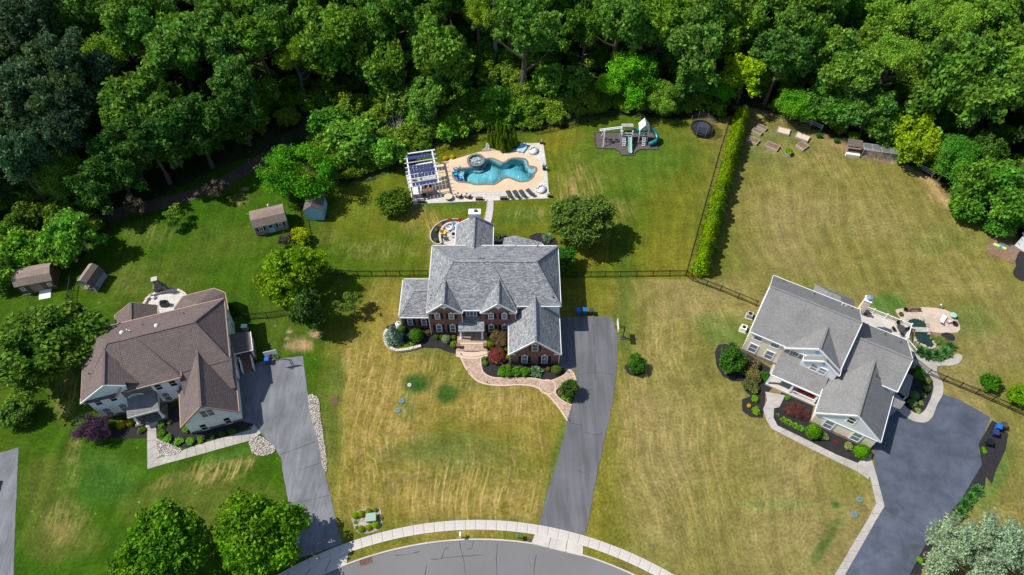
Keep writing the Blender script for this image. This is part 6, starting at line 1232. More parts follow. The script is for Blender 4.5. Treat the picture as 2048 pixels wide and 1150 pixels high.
k = MB(); pr = [(-2.3, .35), (-2.3, .75), (-1.5, .95), (1.9, .95), (2.3, .8), (2.3, .35)]; k.prof_y(pr, -.88, .88); k.build('car_body', cpnt, cr); k = MB(); k.hexa([(-1.1, -.8, .95), (1.8, -.8, .95), (1.8, .8, .95), (-1.1, .8, .95), (-.4, -.65, 1.45), (1.2, -.65, 1.45), (1.2, .65, 1.45), (-.4, .65, 1.45)]); k.build('cabin', M['glassd'], cr); MB().box(-.35, 1.15, -.6, .6, 1.45, 1.5).build('car_roof', cpnt, cr)
for x in (-1.4, 1.45):
    for y in (-.85, .85): MB().tube([(x, y - .1, .33), (x, y + .1, .33)], .33, 14).build('wheel', M['black'], cr)
for y in (-1, 1): MB().box(-.75, -.6, y - .1, y + .1, .95, 1.1).build('side_mirror', cpnt, cr)
print('objects done')

# ------------------------------------------------------------------ foliage prototypes
def leaves(P, Nn, size, asp=.6, jit=.8):
    n = len(P); N_ = Nn + rng.normal(0, jit, (n, 3)); N_ /= np.linalg.norm(N_, axis=1)[:, None] + 1e-9
    t = np.cross(N_, rng.normal(0, 1, (n, 3))); t /= np.linalg.norm(t, axis=1)[:, None] + 1e-9; u = np.cross(N_, t)
    s_ = (size * rng.uniform(.45, 1.5, n))[:, None]
    V = np.stack([P - t * s_, P - u * s_ * asp, P + t * s_, P + u * s_ * asp], 1); return V
def leafmesh(name, V):
    n = len(V); me = bpy.data.meshes.new(name); me.vertices.add(n * 4); me.vertices.foreach_set('co', V.reshape(-1).astype(np.float32))
    me.loops.add(n * 4); me.loops.foreach_set('vertex_index', np.arange(n * 4, dtype=np.int32)); me.polygons.add(n); me.polygons.foreach_set('loop_start', np.arange(n, dtype=np.int32) * 4)
    me.update(); me.materials.append(M['leaf']); return me
def unit(n): v = rng.normal(0, 1, (n, 3)); return v / np.linalg.norm(v, axis=1)[:, None]
def crown(name, n, size, lobes, lr, flat=.85, low=-.45, jit=.8, asp=.6, spread=.8, branchy=True):
    """crown of radius 1: leaf-clump shells around lobes scattered over an uneven ellipsoid"""
    if not branchy: C = unit(lobes * 3); C = C[C[:, 2] > low][:lobes]; C = C * (rng.uniform(.4, 1.0, len(C)) ** .6)[:, None] * spread; C[:, 2] *= flat; lobes = len(C)
    nb = max(5, int(rng.integers(8, 12))); Bd = unit(nb * 6); Bd = Bd[Bd[:, 2] > low * .7][:nb]; Bd[:, 2] *= flat; bi = rng.integers(0, len(Bd), lobes)
    if branchy: C = Bd[bi] * rng.uniform(.5, .66, lobes)[:, None] + unit(lobes) * (rng.uniform(.1, 1, lobes) ** .5 * .36)[:, None]; C[:lobes // 6] = unit(lobes // 6) * rng.uniform(.1, .5, lobes // 6)[:, None]; C *= spread / .86
    th = np.arctan2(C[:, 1], C[:, 0]); ph = rng.uniform(0, 6.28, 3); C *= (1 + .13 * np.sin(2 * th + ph[0]) + .1 * np.sin(3 * th + ph[1]) + .07 * np.sin(5 * th + ph[2]))[:, None]
    R = lr * rng.uniform(.5, 1.5, len(C)); w = R ** 2; k = rng.choice(len(C), n, p=w / w.sum())
    d = unit(n); d[:, 2] = np.abs(d[:, 2]) * np.where(rng.random(n) < .78, 1, -1); d /= np.linalg.norm(d, axis=1)[:, None]
    rr = R[k] * rng.uniform(.3, 1.3, n); P = C[k] + d * rr[:, None] * np.array([1, 1, .8])
    return leafmesh(name, leaves(P, d + np.array([0, 0, .5]), size, asp, jit))
def ball(name, n, size, jit=.5, bump=.06):
    d = unit(n); d[:, 2] = np.where(d[:, 2] < -.5, -d[:, 2], d[:, 2]); r = 1 + bump * np.sin(d[:, 0] * 5 + 1) * np.cos(d[:, 1] * 6) + rng.normal(0, .035, n); P = d * r[:, None]; P = P * rng.choice([1, .93, .86], n)[:, None]
    return leafmesh(name, leaves(P, d, size, .7, jit))
def cone(name, n, size, p=.75, jit=.5):
    t = rng.random(n) ** 1.35; a = rng.random(n) * 6.2832; rp = (1 - t ** (1.6 if p < .9 else 1.15)) ** p * (1 + .16 * np.sin(a * 5 + t * 9) + rng.normal(0, .06, n)) * (.82 + .18 * np.minimum(1, t * 8)); rp *= rng.choice([1, .9, .75], n)
    P = np.stack([rp * np.cos(a), rp * np.sin(a), t], 1); Nn = np.stack([np.cos(a), np.sin(a), np.full(n, .5)], 1); V = leaves(P * np.array([1, 1, 4]), Nn, size, .5, jit); V[:, :, 2] /= 4; return leafmesh(name, V)
def tuft(name, n, ln):
    a = rng.random(n) * 6.2832; el = rng.uniform(.25, 1.4, n); L_ = ln * rng.uniform(.6, 1.1, n); d = np.stack([np.cos(a) * np.cos(el), np.sin(a) * np.cos(el), np.sin(el)], 1); w_ = np.stack([-np.sin(a), np.cos(a), np.zeros(n)], 1) * .05
    b = rng.normal(0, .12, (n, 3)); b[:, 2] = 0; tip = b + d * L_[:, None]; tip[:, 2] *= .7; mid = b + d * (L_ * .6)[:, None]
    return leafmesh(name, np.stack([b, mid - w_ * 1.6, tip, mid + w_ * 1.6], 1))
CR_ = {'broad': [crown('crown', 17000, .05, 170, .15, .9, -.75, 1.7, .62, .92) for _ in range(4)],
       'dense': [crown('crown', 19000, .042, 220, .125, .85, -.75, 1.7, .6, .92) for _ in range(3)],
       'feather': [crown('crown', 19000, .032, 110, .18, .85, -.7, .7, .42, .86) for _ in range(2)],
       'round': [crown('crown', 19000, .042, 190, .14, .85, -.75, 1.6, .6, .88, False) for _ in range(3)],
       'roundf': [crown('crown', 20000, .032, 170, .14, .85, -.7, 1.2, .45, .88, False) for _ in range(2)],
       'small': [crown('crown', 4800, .08, 70, .22, .9, -.8, 1.0, .6, .84, False) for _ in range(3)],
       'sparse': [crown('crown', 2200, .065, 44, .17, 1.1, -.8, 1.0, .5, .85) for _ in range(2)],
       'shrub': [crown('crown', 2600, .1, 34, .27, .85, -.4, .9, .6, .78, False) for _ in range(3)],
       'ball': [ball('foliage', 2600, .075) for _ in range(2)], 'cone': [cone('foliage', 3600, .10, 1.0) for _ in range(3)],
       'hedge': [cone('foliage', 2600, .13, .6) for _ in range(4)], 'tuft': [tuft('foliage', 420, 1.0) for _ in range(2)], 'weep': [crown('crown', 5600, .055, 60, .2, .75, -.8, .6, .25, .84)]}
def trunkmesh(seed, limbs=6, crown_r=.55):
    r = random.Random(seed); k = MB(); pts = [(0, 0, -.02), (.01, .01, .3), (.03, -.02, .62), (.0, .03, .95), (.02, 0, 1.2)]; k.tube(pts, [.045, .032, .026, .018, .006], 8)
    for i in range(limbs):
        a = i * 6.28 / limbs + r.uniform(-.4, .4); z = r.uniform(.5, .9); l_ = r.uniform(.25, .42); k.tube([(.02, 0, z), (l_ * .5 * math.cos(a), l_ * .5 * math.sin(a), z + .12), (l_ * math.cos(a), l_ * math.sin(a), z + .3)], [.018, .012, .004], 5)
    return k.mesh('trunk', M['bark'])
TR_ = [trunkmesh(i) for i in range(4)]
def tree(x, y, R, hc, kind, col, label, group=None, name='tree', fz=1.0, cat='tree'):
    t = thing(name, label, cat, (x, y, 0), random.uniform(0, 6.28), group)
    c = bpy.data.objects.new('crown', random.choice(CR_[kind])); COL.objects.link(c); c.parent = t; c.location = (0, 0, hc); c.scale = (R * random.uniform(.85, 1.15), R * random.uniform(.85, 1.15), R * fz) if name == 'woodland_tree' else (R * random.uniform(.95, 1.05), R * random.uniform(.95, 1.05), R * fz); c.color = (*(tuple(q * 1.22 for q in col) if name in ('woodland_tree', 'understory_tree') else col), 1); c.rotation_euler = (random.uniform(-.12, .12), random.uniform(-.12, .12), random.uniform(0, 6.28))
    k = bpy.data.objects.new('trunk', random.choice(TR_)); COL.objects.link(k); k.parent = t; q = max(hc * .95, .3); k.scale = (q * (.75 + R / 14), q * (.75 + R / 14), q)
    return t
def tp(px, py, R, hc, kind, col, label, group=None, name='tree', fz=1.0, cat='tree'):
    x, y, _ = G(px, py, hc); return tree(x, y, R, hc, kind, col, label, group, name, fz, cat)
def plant(x, y, r, h_, kind, col, label, group=None, name='shrub', cat='shrub', z0=.03, emb=.35):
    """single-mesh shrub: balls and crowns are centred, cones and tufts stand on z0"""
    me = random.choice(CR_[kind]); o = bpy.data.objects.new(name, me); COL.objects.link(o)
    if name != 'wild_bush' and kind in ('shrub', 'ball', 'weep') : r *= .84; h_ *= .88
    if kind == 'tuft': r *= .85; col = tuple(min(q * 1.25, .9) for q in col)
    o.rotation_euler = (0, 0, random.uniform(0, 6.28)); o.color = (*col, 1)
    if kind in ('cone', 'hedge'): o.location = (x, y, z0); o.scale = (r, r, h_)
    elif kind == 'tuft': o.location = (x, y, z0); o.scale = (r, r, h_)
    else: o.location = (x, y, z0 + h_ * (1 - emb)); o.scale = (r, r, h_)
    return tag(o, label, cat, group)
BX = (.10, .175, .02); GN = (.07, .165, .018); DK = (.03, .075, .018); YL = (.42, .36, .015); LM = (.2, .3, .02); BL = (.12, .19, .18); BU = (.095, .03, .038); PU = (.045, .024, .042); BR = (.13, .1, .075); PG = (.17, .25, .09)

# ------------------------------------------------------------------ garden trees
TREES = [
 (600, 342, 6.2, 5.0, 'roundf', (.075, .24, .016), 'large bright green feathery tree hanging over the small blue shed', .8),
 (583, 545, 5.3, 4.6, 'round', (.15, .26, .014), 'big yellow-green round tree on the lawn between the left and middle houses', .8),
 (613, 618, 2.5, 4.6, 'small', (.06, .12, .03), 'narrow dark green tree in front of the big yellow-green one', 1.5),
 (703, 604, 2.3, 2.6, 'sparse', (.085, .15, .03), 'thin sparse young tree left of the brick house wing', .8),
 (786, 404, 2.8, 1.9, 'small', (.07, .14, .016), 'rounded green tree on the lawn just left of the pool terrace', .7),
 (1166, 440, 5.3, 4.6, 'round', (.1, .165, .04), 'large dark olive-green round tree behind the brick house', .8),
 (347, 434, 2.3, 1.9, 'sparse', (.14, .24, .04), 'pale green weeping tree standing in a dark mulch ring', .8),
 (436, 378, 2.0, 2.6, 'sparse', (.11, .09, .085), 'grey-purple sparse tree at the shaded lawn edge, the right one', 1.3),
 (270, 412, 2.1, 2.4, 'sparse', (.13, .11, .09), 'grey-brown sparse tree beside the dirt track, the left one', 1.1),
 (90, 690, 7.2, 6.5, 'round', (.095, .18, .028), 'huge green tree left of the brown-roofed house', .75),
 (32, 824, 2.3, 1.9, 'small', (.08, .17, .035), 'small round green tree near the left edge of the photo', .8),
 (322, 1100, 5.8, 5.6, 'round', (.085, .2, .014), 'large green street tree at the bottom, the left of two', .8),
 (515, 1068, 5.4, 5.0, 'round', (.11, .24, .016), 'bright green street tree at the bottom beside the left driveway', .85),
 (184, 853, 2.7, 2.0, 'weep', (.07, .033, .09), 'purple-leaved maple at the front corner of the brown-roofed house', .75),
 (1925, 1120, 4.9, 4.5, 'roundf', (.25, .33, .29), 'silvery green tree at the bottom right corner, left half of the pair', .8),
 (2018, 1128, 5.2, 4.6, 'roundf', (.23, .32, .28), 'silvery green tree at the bottom right corner, right half of the pair', .8),
 (1274, 728, 1.4, 1.3, 'small', (.05, .14, .015), 'small dark green tree in a mulch ring right of the long driveway', .8),
 (1137, 778, 1.4, 1.7, 'small', (.06, .12, .025), 'small green tree in the mulch wedge between paver walk and driveway', 1.0),
 (1465, 722, 2.1, 1.7, 'small', (.055, .13, .02), 'round glossy green tree at the front left corner of the grey-roofed house', .85),
 (1981, 765, 1.35, 1.2, 'small', (.05, .16, .015), 'small bright green tree above the fence at the right', .9),
 (2046, 790, 1.9, 1.7, 'small', (.12, .25, .012), 'bright green tree cut by the right photo edge', .9),
 (1131, 520, 2.2, 1.9, 'shrub', (.04, .12, .014), 'dark green bushy tree at the rear right corner of the brick house', .8),
 (600, 474, 1.6, 1.3, 'small', (.3, .34, .015), 'small yellow-green tree beside the fence near the grey shed', .8),
 (573, 479, 1.5, 1.5, 'sparse', (.085, .06, .07), 'small dark purple tree at the corner of the grey shed', 1.1),
 (147, 622, 1.3, 1.8, 'small', (.05, .02, .028), 'dark burgundy columnar tree at the end of the fence by the playhouse', 1.5),
 (995, 678, 1.85, 1.3, 'weep', (.15, .115, .075), 'brown lace-leaf weeping tree beside the brick house steps', .85),
]
for a in TREES: tp(a[0], a[1], a[2], a[3], a[4], a[5], a[6], None, 'tree', a[7])
# ------------------------------------------------------------------ garden shrubs
def PLn(f, rows, group=None):
    for r in rows:
        x, y, rad, h_, kind, col, lab = r[:7]; q = f([(x, y)], h_ * .5)[0]; nm = {'tuft': 'perennial', 'cone': 'conifer'}.get(kind, 'shrub'); plant(q[0], q[1], rad, h_ if kind in ('cone', 'tuft') else h_ * .6, kind, col, lab, group, nm, 'plant' if kind == 'tuft' else 'conifer' if kind == 'cone' else 'shrub')
PLn(Z2, [
 (172, 290, 1.5, 3.9, 'cone', (.19, .28, .28), 'conical blue spruce at the left end of the brick house front bed'),
 (240, 255, .75, 1.2, 'ball', BX, 'bright green shrub right behind the blue spruce'),
 (350, 300, 1.25, 2.0, 'ball', (.065, .16, .018), 'large egg-shaped green shrub right of the blue spruce'),
 (440, 285, .55, .9, 'shrub', (.16, .13, .05), 'small brownish shrub at the corner where wing and brick house meet'),
 (503, 316, .45, .8, 'ball', BX, 'small round boxwood left of the silvery ball shrub'),
 (545, 318, .45, .8, 'ball', BX, 'small boxwood half hidden behind the silvery ball, left side'),
 (577, 330, .78, 1.2, 'ball', (.22, .28, .2), 'silvery green ball shrub before the brick house windows'),
 (600, 318, .4, .7, 'ball', BX, 'small boxwood half hidden behind the silvery ball, right side'),
 (635, 320, .48, .8, 'ball', (.13, .17, .02), 'small olive ball shrub next to the entrance steps'),
 (638, 372, .68, 1.0, 'ball', (.13, .22, .015), 'bright green ball shrub left of the entrance steps'),
 (157, 370, .6, .6, 'tuft', (.12, .22, .03), 'leafy perennial leftmost by the curved stone wall'), (205, 388, .6, .5, 'tuft', (.16, .25, .05), 'leafy perennial second from left by the curved stone wall'), (252, 382, .75, .55, 'tuft', (.2, .32, .04), 'yellow-green hosta third from left by the curved stone wall'), (300, 372, .7, .6, 'tuft', (.15, .26, .06), 'perennial at the right of the row by the curved stone wall'),
 (905, 375, .75, 1.1, 'ball', (.13, .23, .015), 'bright green ball shrub below the brown weeping tree'), (900, 338, .5, .9, 'ball', GN, 'dark green shrub right of the entrance pillar'),
 (962, 455, 1.6, 1.5, 'ball', (.16, .045, .05), 'mounded dark red maple inside the small half-round wall'),
 (1038, 408, .42, .8, 'ball', (.3, .36, .01), 'small lime ball shrub by the garage wall, upper'), (1047, 468, .5, 1.0, 'ball', (.3, .36, .01), 'lime ball shrub by the garage corner, lower'),
 (1040, 330, .8, 1.4, 'ball', DK, 'dark green shrub behind the brown weeping tree'),
 (868, 480, .5, .6, 'shrub', (.14, .28, .05), 'round light green shrub upper of two beside the paver walk'), (873, 515, .5, .6, 'ball', (.14, .26, .04), 'round light green shrub lower of two beside the paver walk'),
 (1010, 578, 1.0, 1.3, 'shrub', (.085, .2, .02), 'leafy green shrub below the left garage window'), (1050, 548, .6, .9, 'ball', (.14, .18, .03), 'olive shrub behind the leafy ones at the garage corner'), (1055, 590, .95, 1.2, 'shrub', (.085, .2, .02), 'leafy green shrub second from left before the garage'), (1125, 575, 1.1, 1.3, 'shrub', (.09, .21, .02), 'large leafy green shrub before the garage, middle'), (1180, 578, 1.0, 1.3, 'shrub', (.08, .2, .02), 'leafy green shrub next to the blue-grey weeping conifer'),
 (1134, 550, .35, .9, 'ball', (.25, .13, .03), 'small orange-tinged ball shrub before the garage'),
 (1260, 572, 1.25, 1.3, 'tuft', (.17, .27, .22), 'blue-grey weeping conifer before the garage'), (1352, 560, .4, .7, 'ball', (.2, .18, .015), 'small olive-yellow ball shrub right of the blue-grey conifer'), (1412, 562, .9, 1.2, 'ball', (.1, .16, .03), 'large clipped ball shrub at the right garage corner'), (1440, 562, .55, 1.0, 'shrub', (.09, .13, .05), 'loose shrub against the clipped ball at the garage corner'),
 (1440, 740, .4, .4, 'tuft', (.2, .34, .05), 'lime hosta uppermost in the wedge bed'), (1470, 772, .5, .45, 'tuft', (.22, .36, .04), 'lime hosta middle one in the wedge bed'), (1512, 795, .55, .5, 'tuft', (.24, .38, .04), 'lime hosta lowest in the wedge bed')])
wf = MB()
for i in range(60): x, y = Z2([(1075 + random.uniform(-25, 40), 608 + random.uniform(-10, 10))])[0]; wf.cyl(x, y, .3, .4, .06, 5)
o = wf.build('white_flowers', M['white'], None, False, True); o['label'] = 'white flowers between the leafy shrubs and the paver walk'
PLn(Z6, [
 (310, 600, 1.5, 1.6, 'shrub', (.13, .12, .05), 'brown-green flowering shrub, upper half of the long clump left of the porch'), (300, 660, 1.4, 1.5, 'shrub', (.11, .12, .045), 'brown-green flowering shrub, lower half of the long clump left of the porch'), (315, 545, 1.1, 1.5, 'shrub', (.16, .13, .1), 'pinkish flowering shrub against the stone base'), (378, 605, .9, 1.2, 'shrub', (.045, .13, .02), 'dark green shrub beside the front porch end'),
 (190, 430, .9, .9, 'tuft', (.09, .16, .07), 'grassy clump behind the round tree at the house corner'), (315, 738, .7, .7, 'shrub', (.15, .26, .02), 'yellow-green low shrub at the neck of the stone-edged bed'), (325, 808, .75, .7, 'shrub', (.15, .27, .02), 'lime low shrub at the bottom of the stone-edged bed'), (282, 780, .35, .4, 'ball', (.55, .38, .02), 'small clump of yellow flowers in the stone-edged bed'),
 (503, 733, .5, .5, 'shrub', (.13, .28, .03), 'small lime shrub next to the porch slab'), (545, 795, 1.9, 1.4, 'weep', (.13, .05, .055), 'spreading dark red lace-leaf maple before the front porch'), (600, 830, 1.2, 1.0, 'weep', (.13, .05, .055), 'lower right tuft of the dark red lace-leaf maple'),
 (447, 833, .35, .4, 'tuft', (.12, .26, .04), 'single small green perennial left in the front bed'), (482, 860, .6, .6, 'tuft', (.14, .3, .03), 'lime perennial first of the row in the front bed'), (513, 875, .6, .6, 'tuft', (.14, .3, .03), 'lime perennial second of the row in the front bed'), (548, 893, .6, .6, 'tuft', (.16, .3, .03), 'lime perennial third of the row in the front bed'), (580, 908, .6, .6, 'tuft', (.14, .3, .03), 'lime perennial fourth of the row in the front bed'),
 (655, 925, 1.15, 2.3, 'ball', (.11, .25, .012), 'tall clipped lime-green shrub left of the garage windows'), (715, 952, .75, 1.0, 'shrub', (.17, .22, .12), 'variegated shrub beside the tall clipped lime one'), (855, 1010, .8, .9, 'shrub', (.26, .3, .13), 'cream-green variegated shrub before the garage'), (935, 1040, 1.15, 2.1, 'ball', (.11, .25, .012), 'tall clipped lime-green shrub at the garage corner by the driveway'), (780, 988, .35, .3, 'tuft', (.25, .04, .03), 'small red plant in the garage front bed')])
PLn(Z7, [
 (470, 640, 1.0, 1.3, 'shrub', (.07, .19, .02), 'bright green shrub at the top of the side bed by the driveway'), (470, 600, .8, 1.1, 'shrub', (.06, .17, .02), 'green shrub nearest the fence in the side bed'), (525, 678, .65, .7, 'shrub', (.15, .24, .08), 'pale green shrub by the curved walk'), (523, 733, .6, .6, 'shrub', (.2, .32, .03), 'lime shrub in the middle of the side bed'), (440, 778, .75, .9, 'ball', (.13, .22, .13), 'grey-green ball shrub in the shaded side bed'), (502, 778, .42, .5, 'shrub', (.2, .26, .1), 'small pale shrub in the side bed centre'), (425, 830, .85, .9, 'shrub', (.17, .24, .12), 'variegated shrub low in the side bed'), (480, 830, .45, .5, 'shrub', (.2, .26, .1), 'small pale shrub near the walk corner'), (463, 882, .5, .5, 'shrub', (.23, .3, .14), 'pale variegated shrub at the tip of the side bed'),
 (345, 228, .5, .5, 'shrub', (.07, .14, .03), 'small shrub at the left corner of the pond patio'), (590, 410, .75, .7, 'shrub', (.1, .2, .04), 'round green shrub among the pond rocks'), (560, 385, .5, .5, 'shrub', (.12, .18, .05), 'low plant at the bridge end of the pond'),
 (490, 475, 1.35, 1.3, 'tuft', (.07, .16, .06), 'blue-green ornamental grass, left clump below the pond'), (540, 495, 1.4, 1.4, 'tuft', (.065, .155, .06), 'blue-green ornamental grass, second clump below the pond'), (600, 498, 1.4, 1.4, 'tuft', (.065, .155, .06), 'blue-green ornamental grass, third clump below the pond'), (655, 480, 1.3, 1.3, 'tuft', (.07, .16, .065), 'blue-green ornamental grass, right clump below the pond'), (690, 440, 1.1, 1.1, 'tuft', (.07, .15, .06), 'ornamental grass at the right tip below the pond'), (620, 400, .8, .5, 'shrub', (.14, .18, .06), 'low olive ground plant right of the pond'), (640, 440, .8, .6, 'shrub', (.1, .17, .05), 'low green plant above the ornamental grasses'), (425, 370, .45, .5, 'tuft', (.35, .28, .05), 'golden plant at the bridge end near the deck stair'), (905, 1140, .3, .3, 'ball', (.1, .3, .02), 'tiny lime plant at the tip of the bin bed')])
struct(MB().prism(smooth_closed(Z7([(540, 370), (600, 362), (690, 370), (715, 420), (720, 470), (660, 500), (560, 480), (575, 440)]), 2), -.02, .03).build('pond_bank', M['soil']))
bed(smooth_closed(Z7([(612, 372), (650, 355), (700, 372), (708, 408), (670, 412)]), 2), .05)
PLn(ZR, [(1632, 360, 1.1, 1.2, 'tuft', (.07, .17, .06), 'ornamental grass topmost beside the right driveway'), (1575, 425, 1.0, 1.1, 'tuft', (.08, .18, .05), 'ornamental grass second from the top beside the right driveway'), (1525, 485, 1.1, 1.2, 'tuft', (.07, .17, .06), 'ornamental grass third from the top beside the right driveway'), (1480, 560, 1.1, 1.2, 'tuft', (.07, .16, .05), 'ornamental grass fourth from the top beside the right driveway'), (1420, 625, .9, 1.0, 'tuft', (.09, .18, .05), 'ornamental grass next to the silvery tree'), (1290, 715, .9, .9, 'tuft', (.08, .17, .06), 'ornamental grass left of the silvery tree'), (1235, 785, .9, .8, 'tuft', (.1, .18, .07), 'ornamental grass left of the silvery tree, lower'), (1100, 1005, .5, .5, 'shrub', (.12, .3, .02), 'lime shrub at the driveway edge under the silvery tree'), (1690, 15, .35, .4, 'ball', (.12, .32, .02), 'small lime ball shrub beside the bin bed edge')])
PLn(ZL, [
 (258, 868, .65, .8, 'ball', (.08, .11, .015), 'dark olive ball shrub in the shade left of the brown-roofed porch'), (312, 866, .72, 1.0, 'ball', (.24, .26, .01), 'yellow-green ball shrub left of the brown-roofed porch'), (364, 850, .68, 1.0, 'ball', (.26, .26, .01), 'yellow ball shrub right by the porch column'), (427, 895, .62, .7, 'shrub', (.09, .17, .03), 'round green shrub left of the concrete walk'),
 (540, 870, .66, .7, 'shrub', (.12, .22, .04), 'round green shrub top of the column right of the walk'), (543, 912, .66, .7, 'shrub', (.13, .26, .04), 'round green shrub second down right of the walk'), (574, 945, .7, .75, 'shrub', (.14, .3, .03), 'round green shrub third down right of the walk'), (637, 958, .75, .75, 'shrub', (.15, .3, .03), 'spiky round green shrub fourth in the curve of the bed'), (700, 960, .75, .75, 'shrub', (.14, .3, .03), 'round green shrub fifth in the curve of the bed'), (762, 950, .6, .7, 'shrub', (.14, .27, .03), 'round green shrub right of the fifth in the curved bed'), (674, 893, .6, .7, 'shrub', (.14, .27, .03), 'round green shrub under the garage roof corner'), (585, 852, .4, .5, 'shrub', (.28, .23, .06), 'small golden plant behind the round shrubs'), (825, 935, .4, .5, 'shrub', (.1, .17, .03), 'small shaded shrub first along the garage front'), (880, 920, .5, .55, 'shrub', (.07, .14, .02), 'shaded green shrub second along the garage front'), (938, 905, .6, .6, 'shrub', (.07, .15, .02), 'shaded green shrub third along the garage front'),
 (925, 205, .9, 1.2, 'shrub', (.03, .1, .015), 'dark green shrub behind the rear corner of the brown-roofed house'), (950, 235, .8, 1.1, 'shrub', (.03, .09, .015), 'dark shrub in the shadow beside the brown-roofed house wall')])
ZU = zz(690, 1000, 16.43)
PLn(ZU, [(335, 500, .52, .75, 'ball', (.2, .3, .01), 'lime ball shrub leftmost in the top row around the utility box'), (530, 450, .52, .7, 'ball', (.19, .27, .015), 'lime ball shrub second from left in the top row by the utility box'), (775, 370, .5, .75, 'ball', (.2, .3, .01), 'lime ball shrub third in the top row by the utility box'), (975, 315, .36, .6, 'ball', (.22, .32, .01), 'smallest lime ball shrub at the top right of the utility box bed'), (535, 955, .52, .6, 'ball', (.18, .3, .01), 'lime ball shrub bottom left around the utility box'), (775, 900, .48, .6, 'ball', (.2, .3, .01), 'lime ball shrub bottom middle below the utility box'), (1000, 800, .56, .7, 'ball', (.2, .31, .01), 'lime ball shrub right below the utility box'), (360, 725, .4, .3, 'tuft', (.16, .22, .12), 'low grey-green perennial at the left of the utility box bed'), (395, 900, .35, .3, 'tuft', (.18, .22, .14), 'low pale perennial at the lower left of the utility box bed'), (1150, 580, .5, .4, 'tuft', (.15, .2, .1), 'pale green tuft right of the utility box')])
PLn(zz(860, 430, 16.43), [(330, 330, .5, .5, 'shrub', (.3, .17, .09), 'orange-leaved shrub in the patio bed'), (200, 490, .5, .6, 'shrub', (.14, .17, .05), 'olive shrub left in the patio bed'), (205, 820, .45, .6, 'ball', (.08, .16, .03), 'small green shrub lowest in the patio bed'), (650, 160, .5, .5, 'shrub', (.3, .12, .08), 'reddish shrub at the top of the patio bed'), (985, 150, .6, .6, 'shrub', (.45, .07, .05), 'red flowering shrub at the top right of the patio bed')])
PLn(Z3, [(578, 503, .55, .8, 'ball', (.55, .42, .01), 'yellow ball shrub left one of the pair beside the pergola'), (652, 487, .5, .75, 'ball', (.55, .42, .01), 'yellow ball shrub right one of the pair beside the pool')])
PLn(z1_ := zz(760, 400, 3.834), [(905, 268, .7, .7, 'shrub', (.09, .16, .03), 'small green shrub in the narrow bed behind the brick house'), (1285, 282, 1.2, 1.1, 'tuft', (.16, .24, .19), 'blue-grey spreading conifer at the rear right corner of the brick house'), (940, 272, .5, .5, 'shrub', (.14, .14, .08), 'brownish low plant in the narrow bed behind the brick house')])
bed(smooth_closed(z1_([(880, 345), (875, 262), (920, 255), (975, 275), (1000, 345)]), 3), .03); bed(smooth_closed(z1_([(1150, 300), (1170, 265), (1240, 255), (1330, 285), (1365, 345), (1360, 400), (1290, 400)]), 3), .03)
x, y = Z5([(793, 455)], .7)[0]; plant(x, y, .85, .7, 'shrub', (.17, .33, .015), 'lime green bushy vegetable plant in the small raised bed', None, 'vegetable_bush', 'plant', .3)
for i, (a, b) in enumerate([(1060, 318), (1212, 360), (1780, 560), (1930, 615)]): x, y = Z5([(a, b)], .4)[0]; plant(x, y, .6, .7, 'shrub', (.05, .15, .03), ['small bush at the lawn edge below the split-rail fence', 'small bush at the lawn edge left of the coop', 'low bush at the lawn edge right of the wire run', 'low bush under the second split-rail fence'][i])
# arborvitae cluster by the pool
for i, (x, y, H_, r) in enumerate([(1035, 175, 3.4, .5), (1066, 215, 3.0, .45), (1098, 245, 3.2, .5), (1125, 95, 5.0, .6), (1160, 112, 4.8, .6), (1205, 175, 4.3, .6), (1252, 165, 4.4, .62), (1297, 185, 4.2, .62), (1135, 235, 3.9, .62), (1170, 255, 3.8, .6), (1062, 285, 2.4, .5), (1215, 240, 3.6, .65), (1260, 250, 3.4, .6), (1310, 230, 3.6, .55), (1185, 330, 2.4, .6), (1240, 320, 2.4, .6)]):
    q = Z3([(x, y)], H_)[0]; plant(q[0], q[1], r * .95, H_, 'hedge', (.095, .165, .016), 'slender dark green arborvitae in the tight cluster behind the pool', 'arborvitae clustered behind the pool', 'arborvitae', 'arborvitae')
# tall hedge row
A_, B_ = Vector(G(1405, 528, 1.9)[:2]), Vector(G(1487, 222, 1.9)[:2]); N = int((B_ - A_).length / 1.15)
for i in range(N + 1):
    q = A_.lerp(B_, i / N); lab = 'nearest bright arborvitae at the lower end of the tall hedge row' if i == 0 else 'farthest bright arborvitae at the upper end of the tall hedge row' if i == N else 'bright green arborvitae in the middle stretch of the tall hedge row'
    plant(q.x + random.uniform(-.12, .12), q.y, random.uniform(1.0, 1.38), random.uniform(3.1, 4.4), 'hedge', tuple(Vector((.165, .26, .008)).lerp(Vector((.12, .2, .012)), random.random() ** 2)), lab, 'arborvitae of the tall hedge row', 'arborvitae', 'arborvitae', 0)

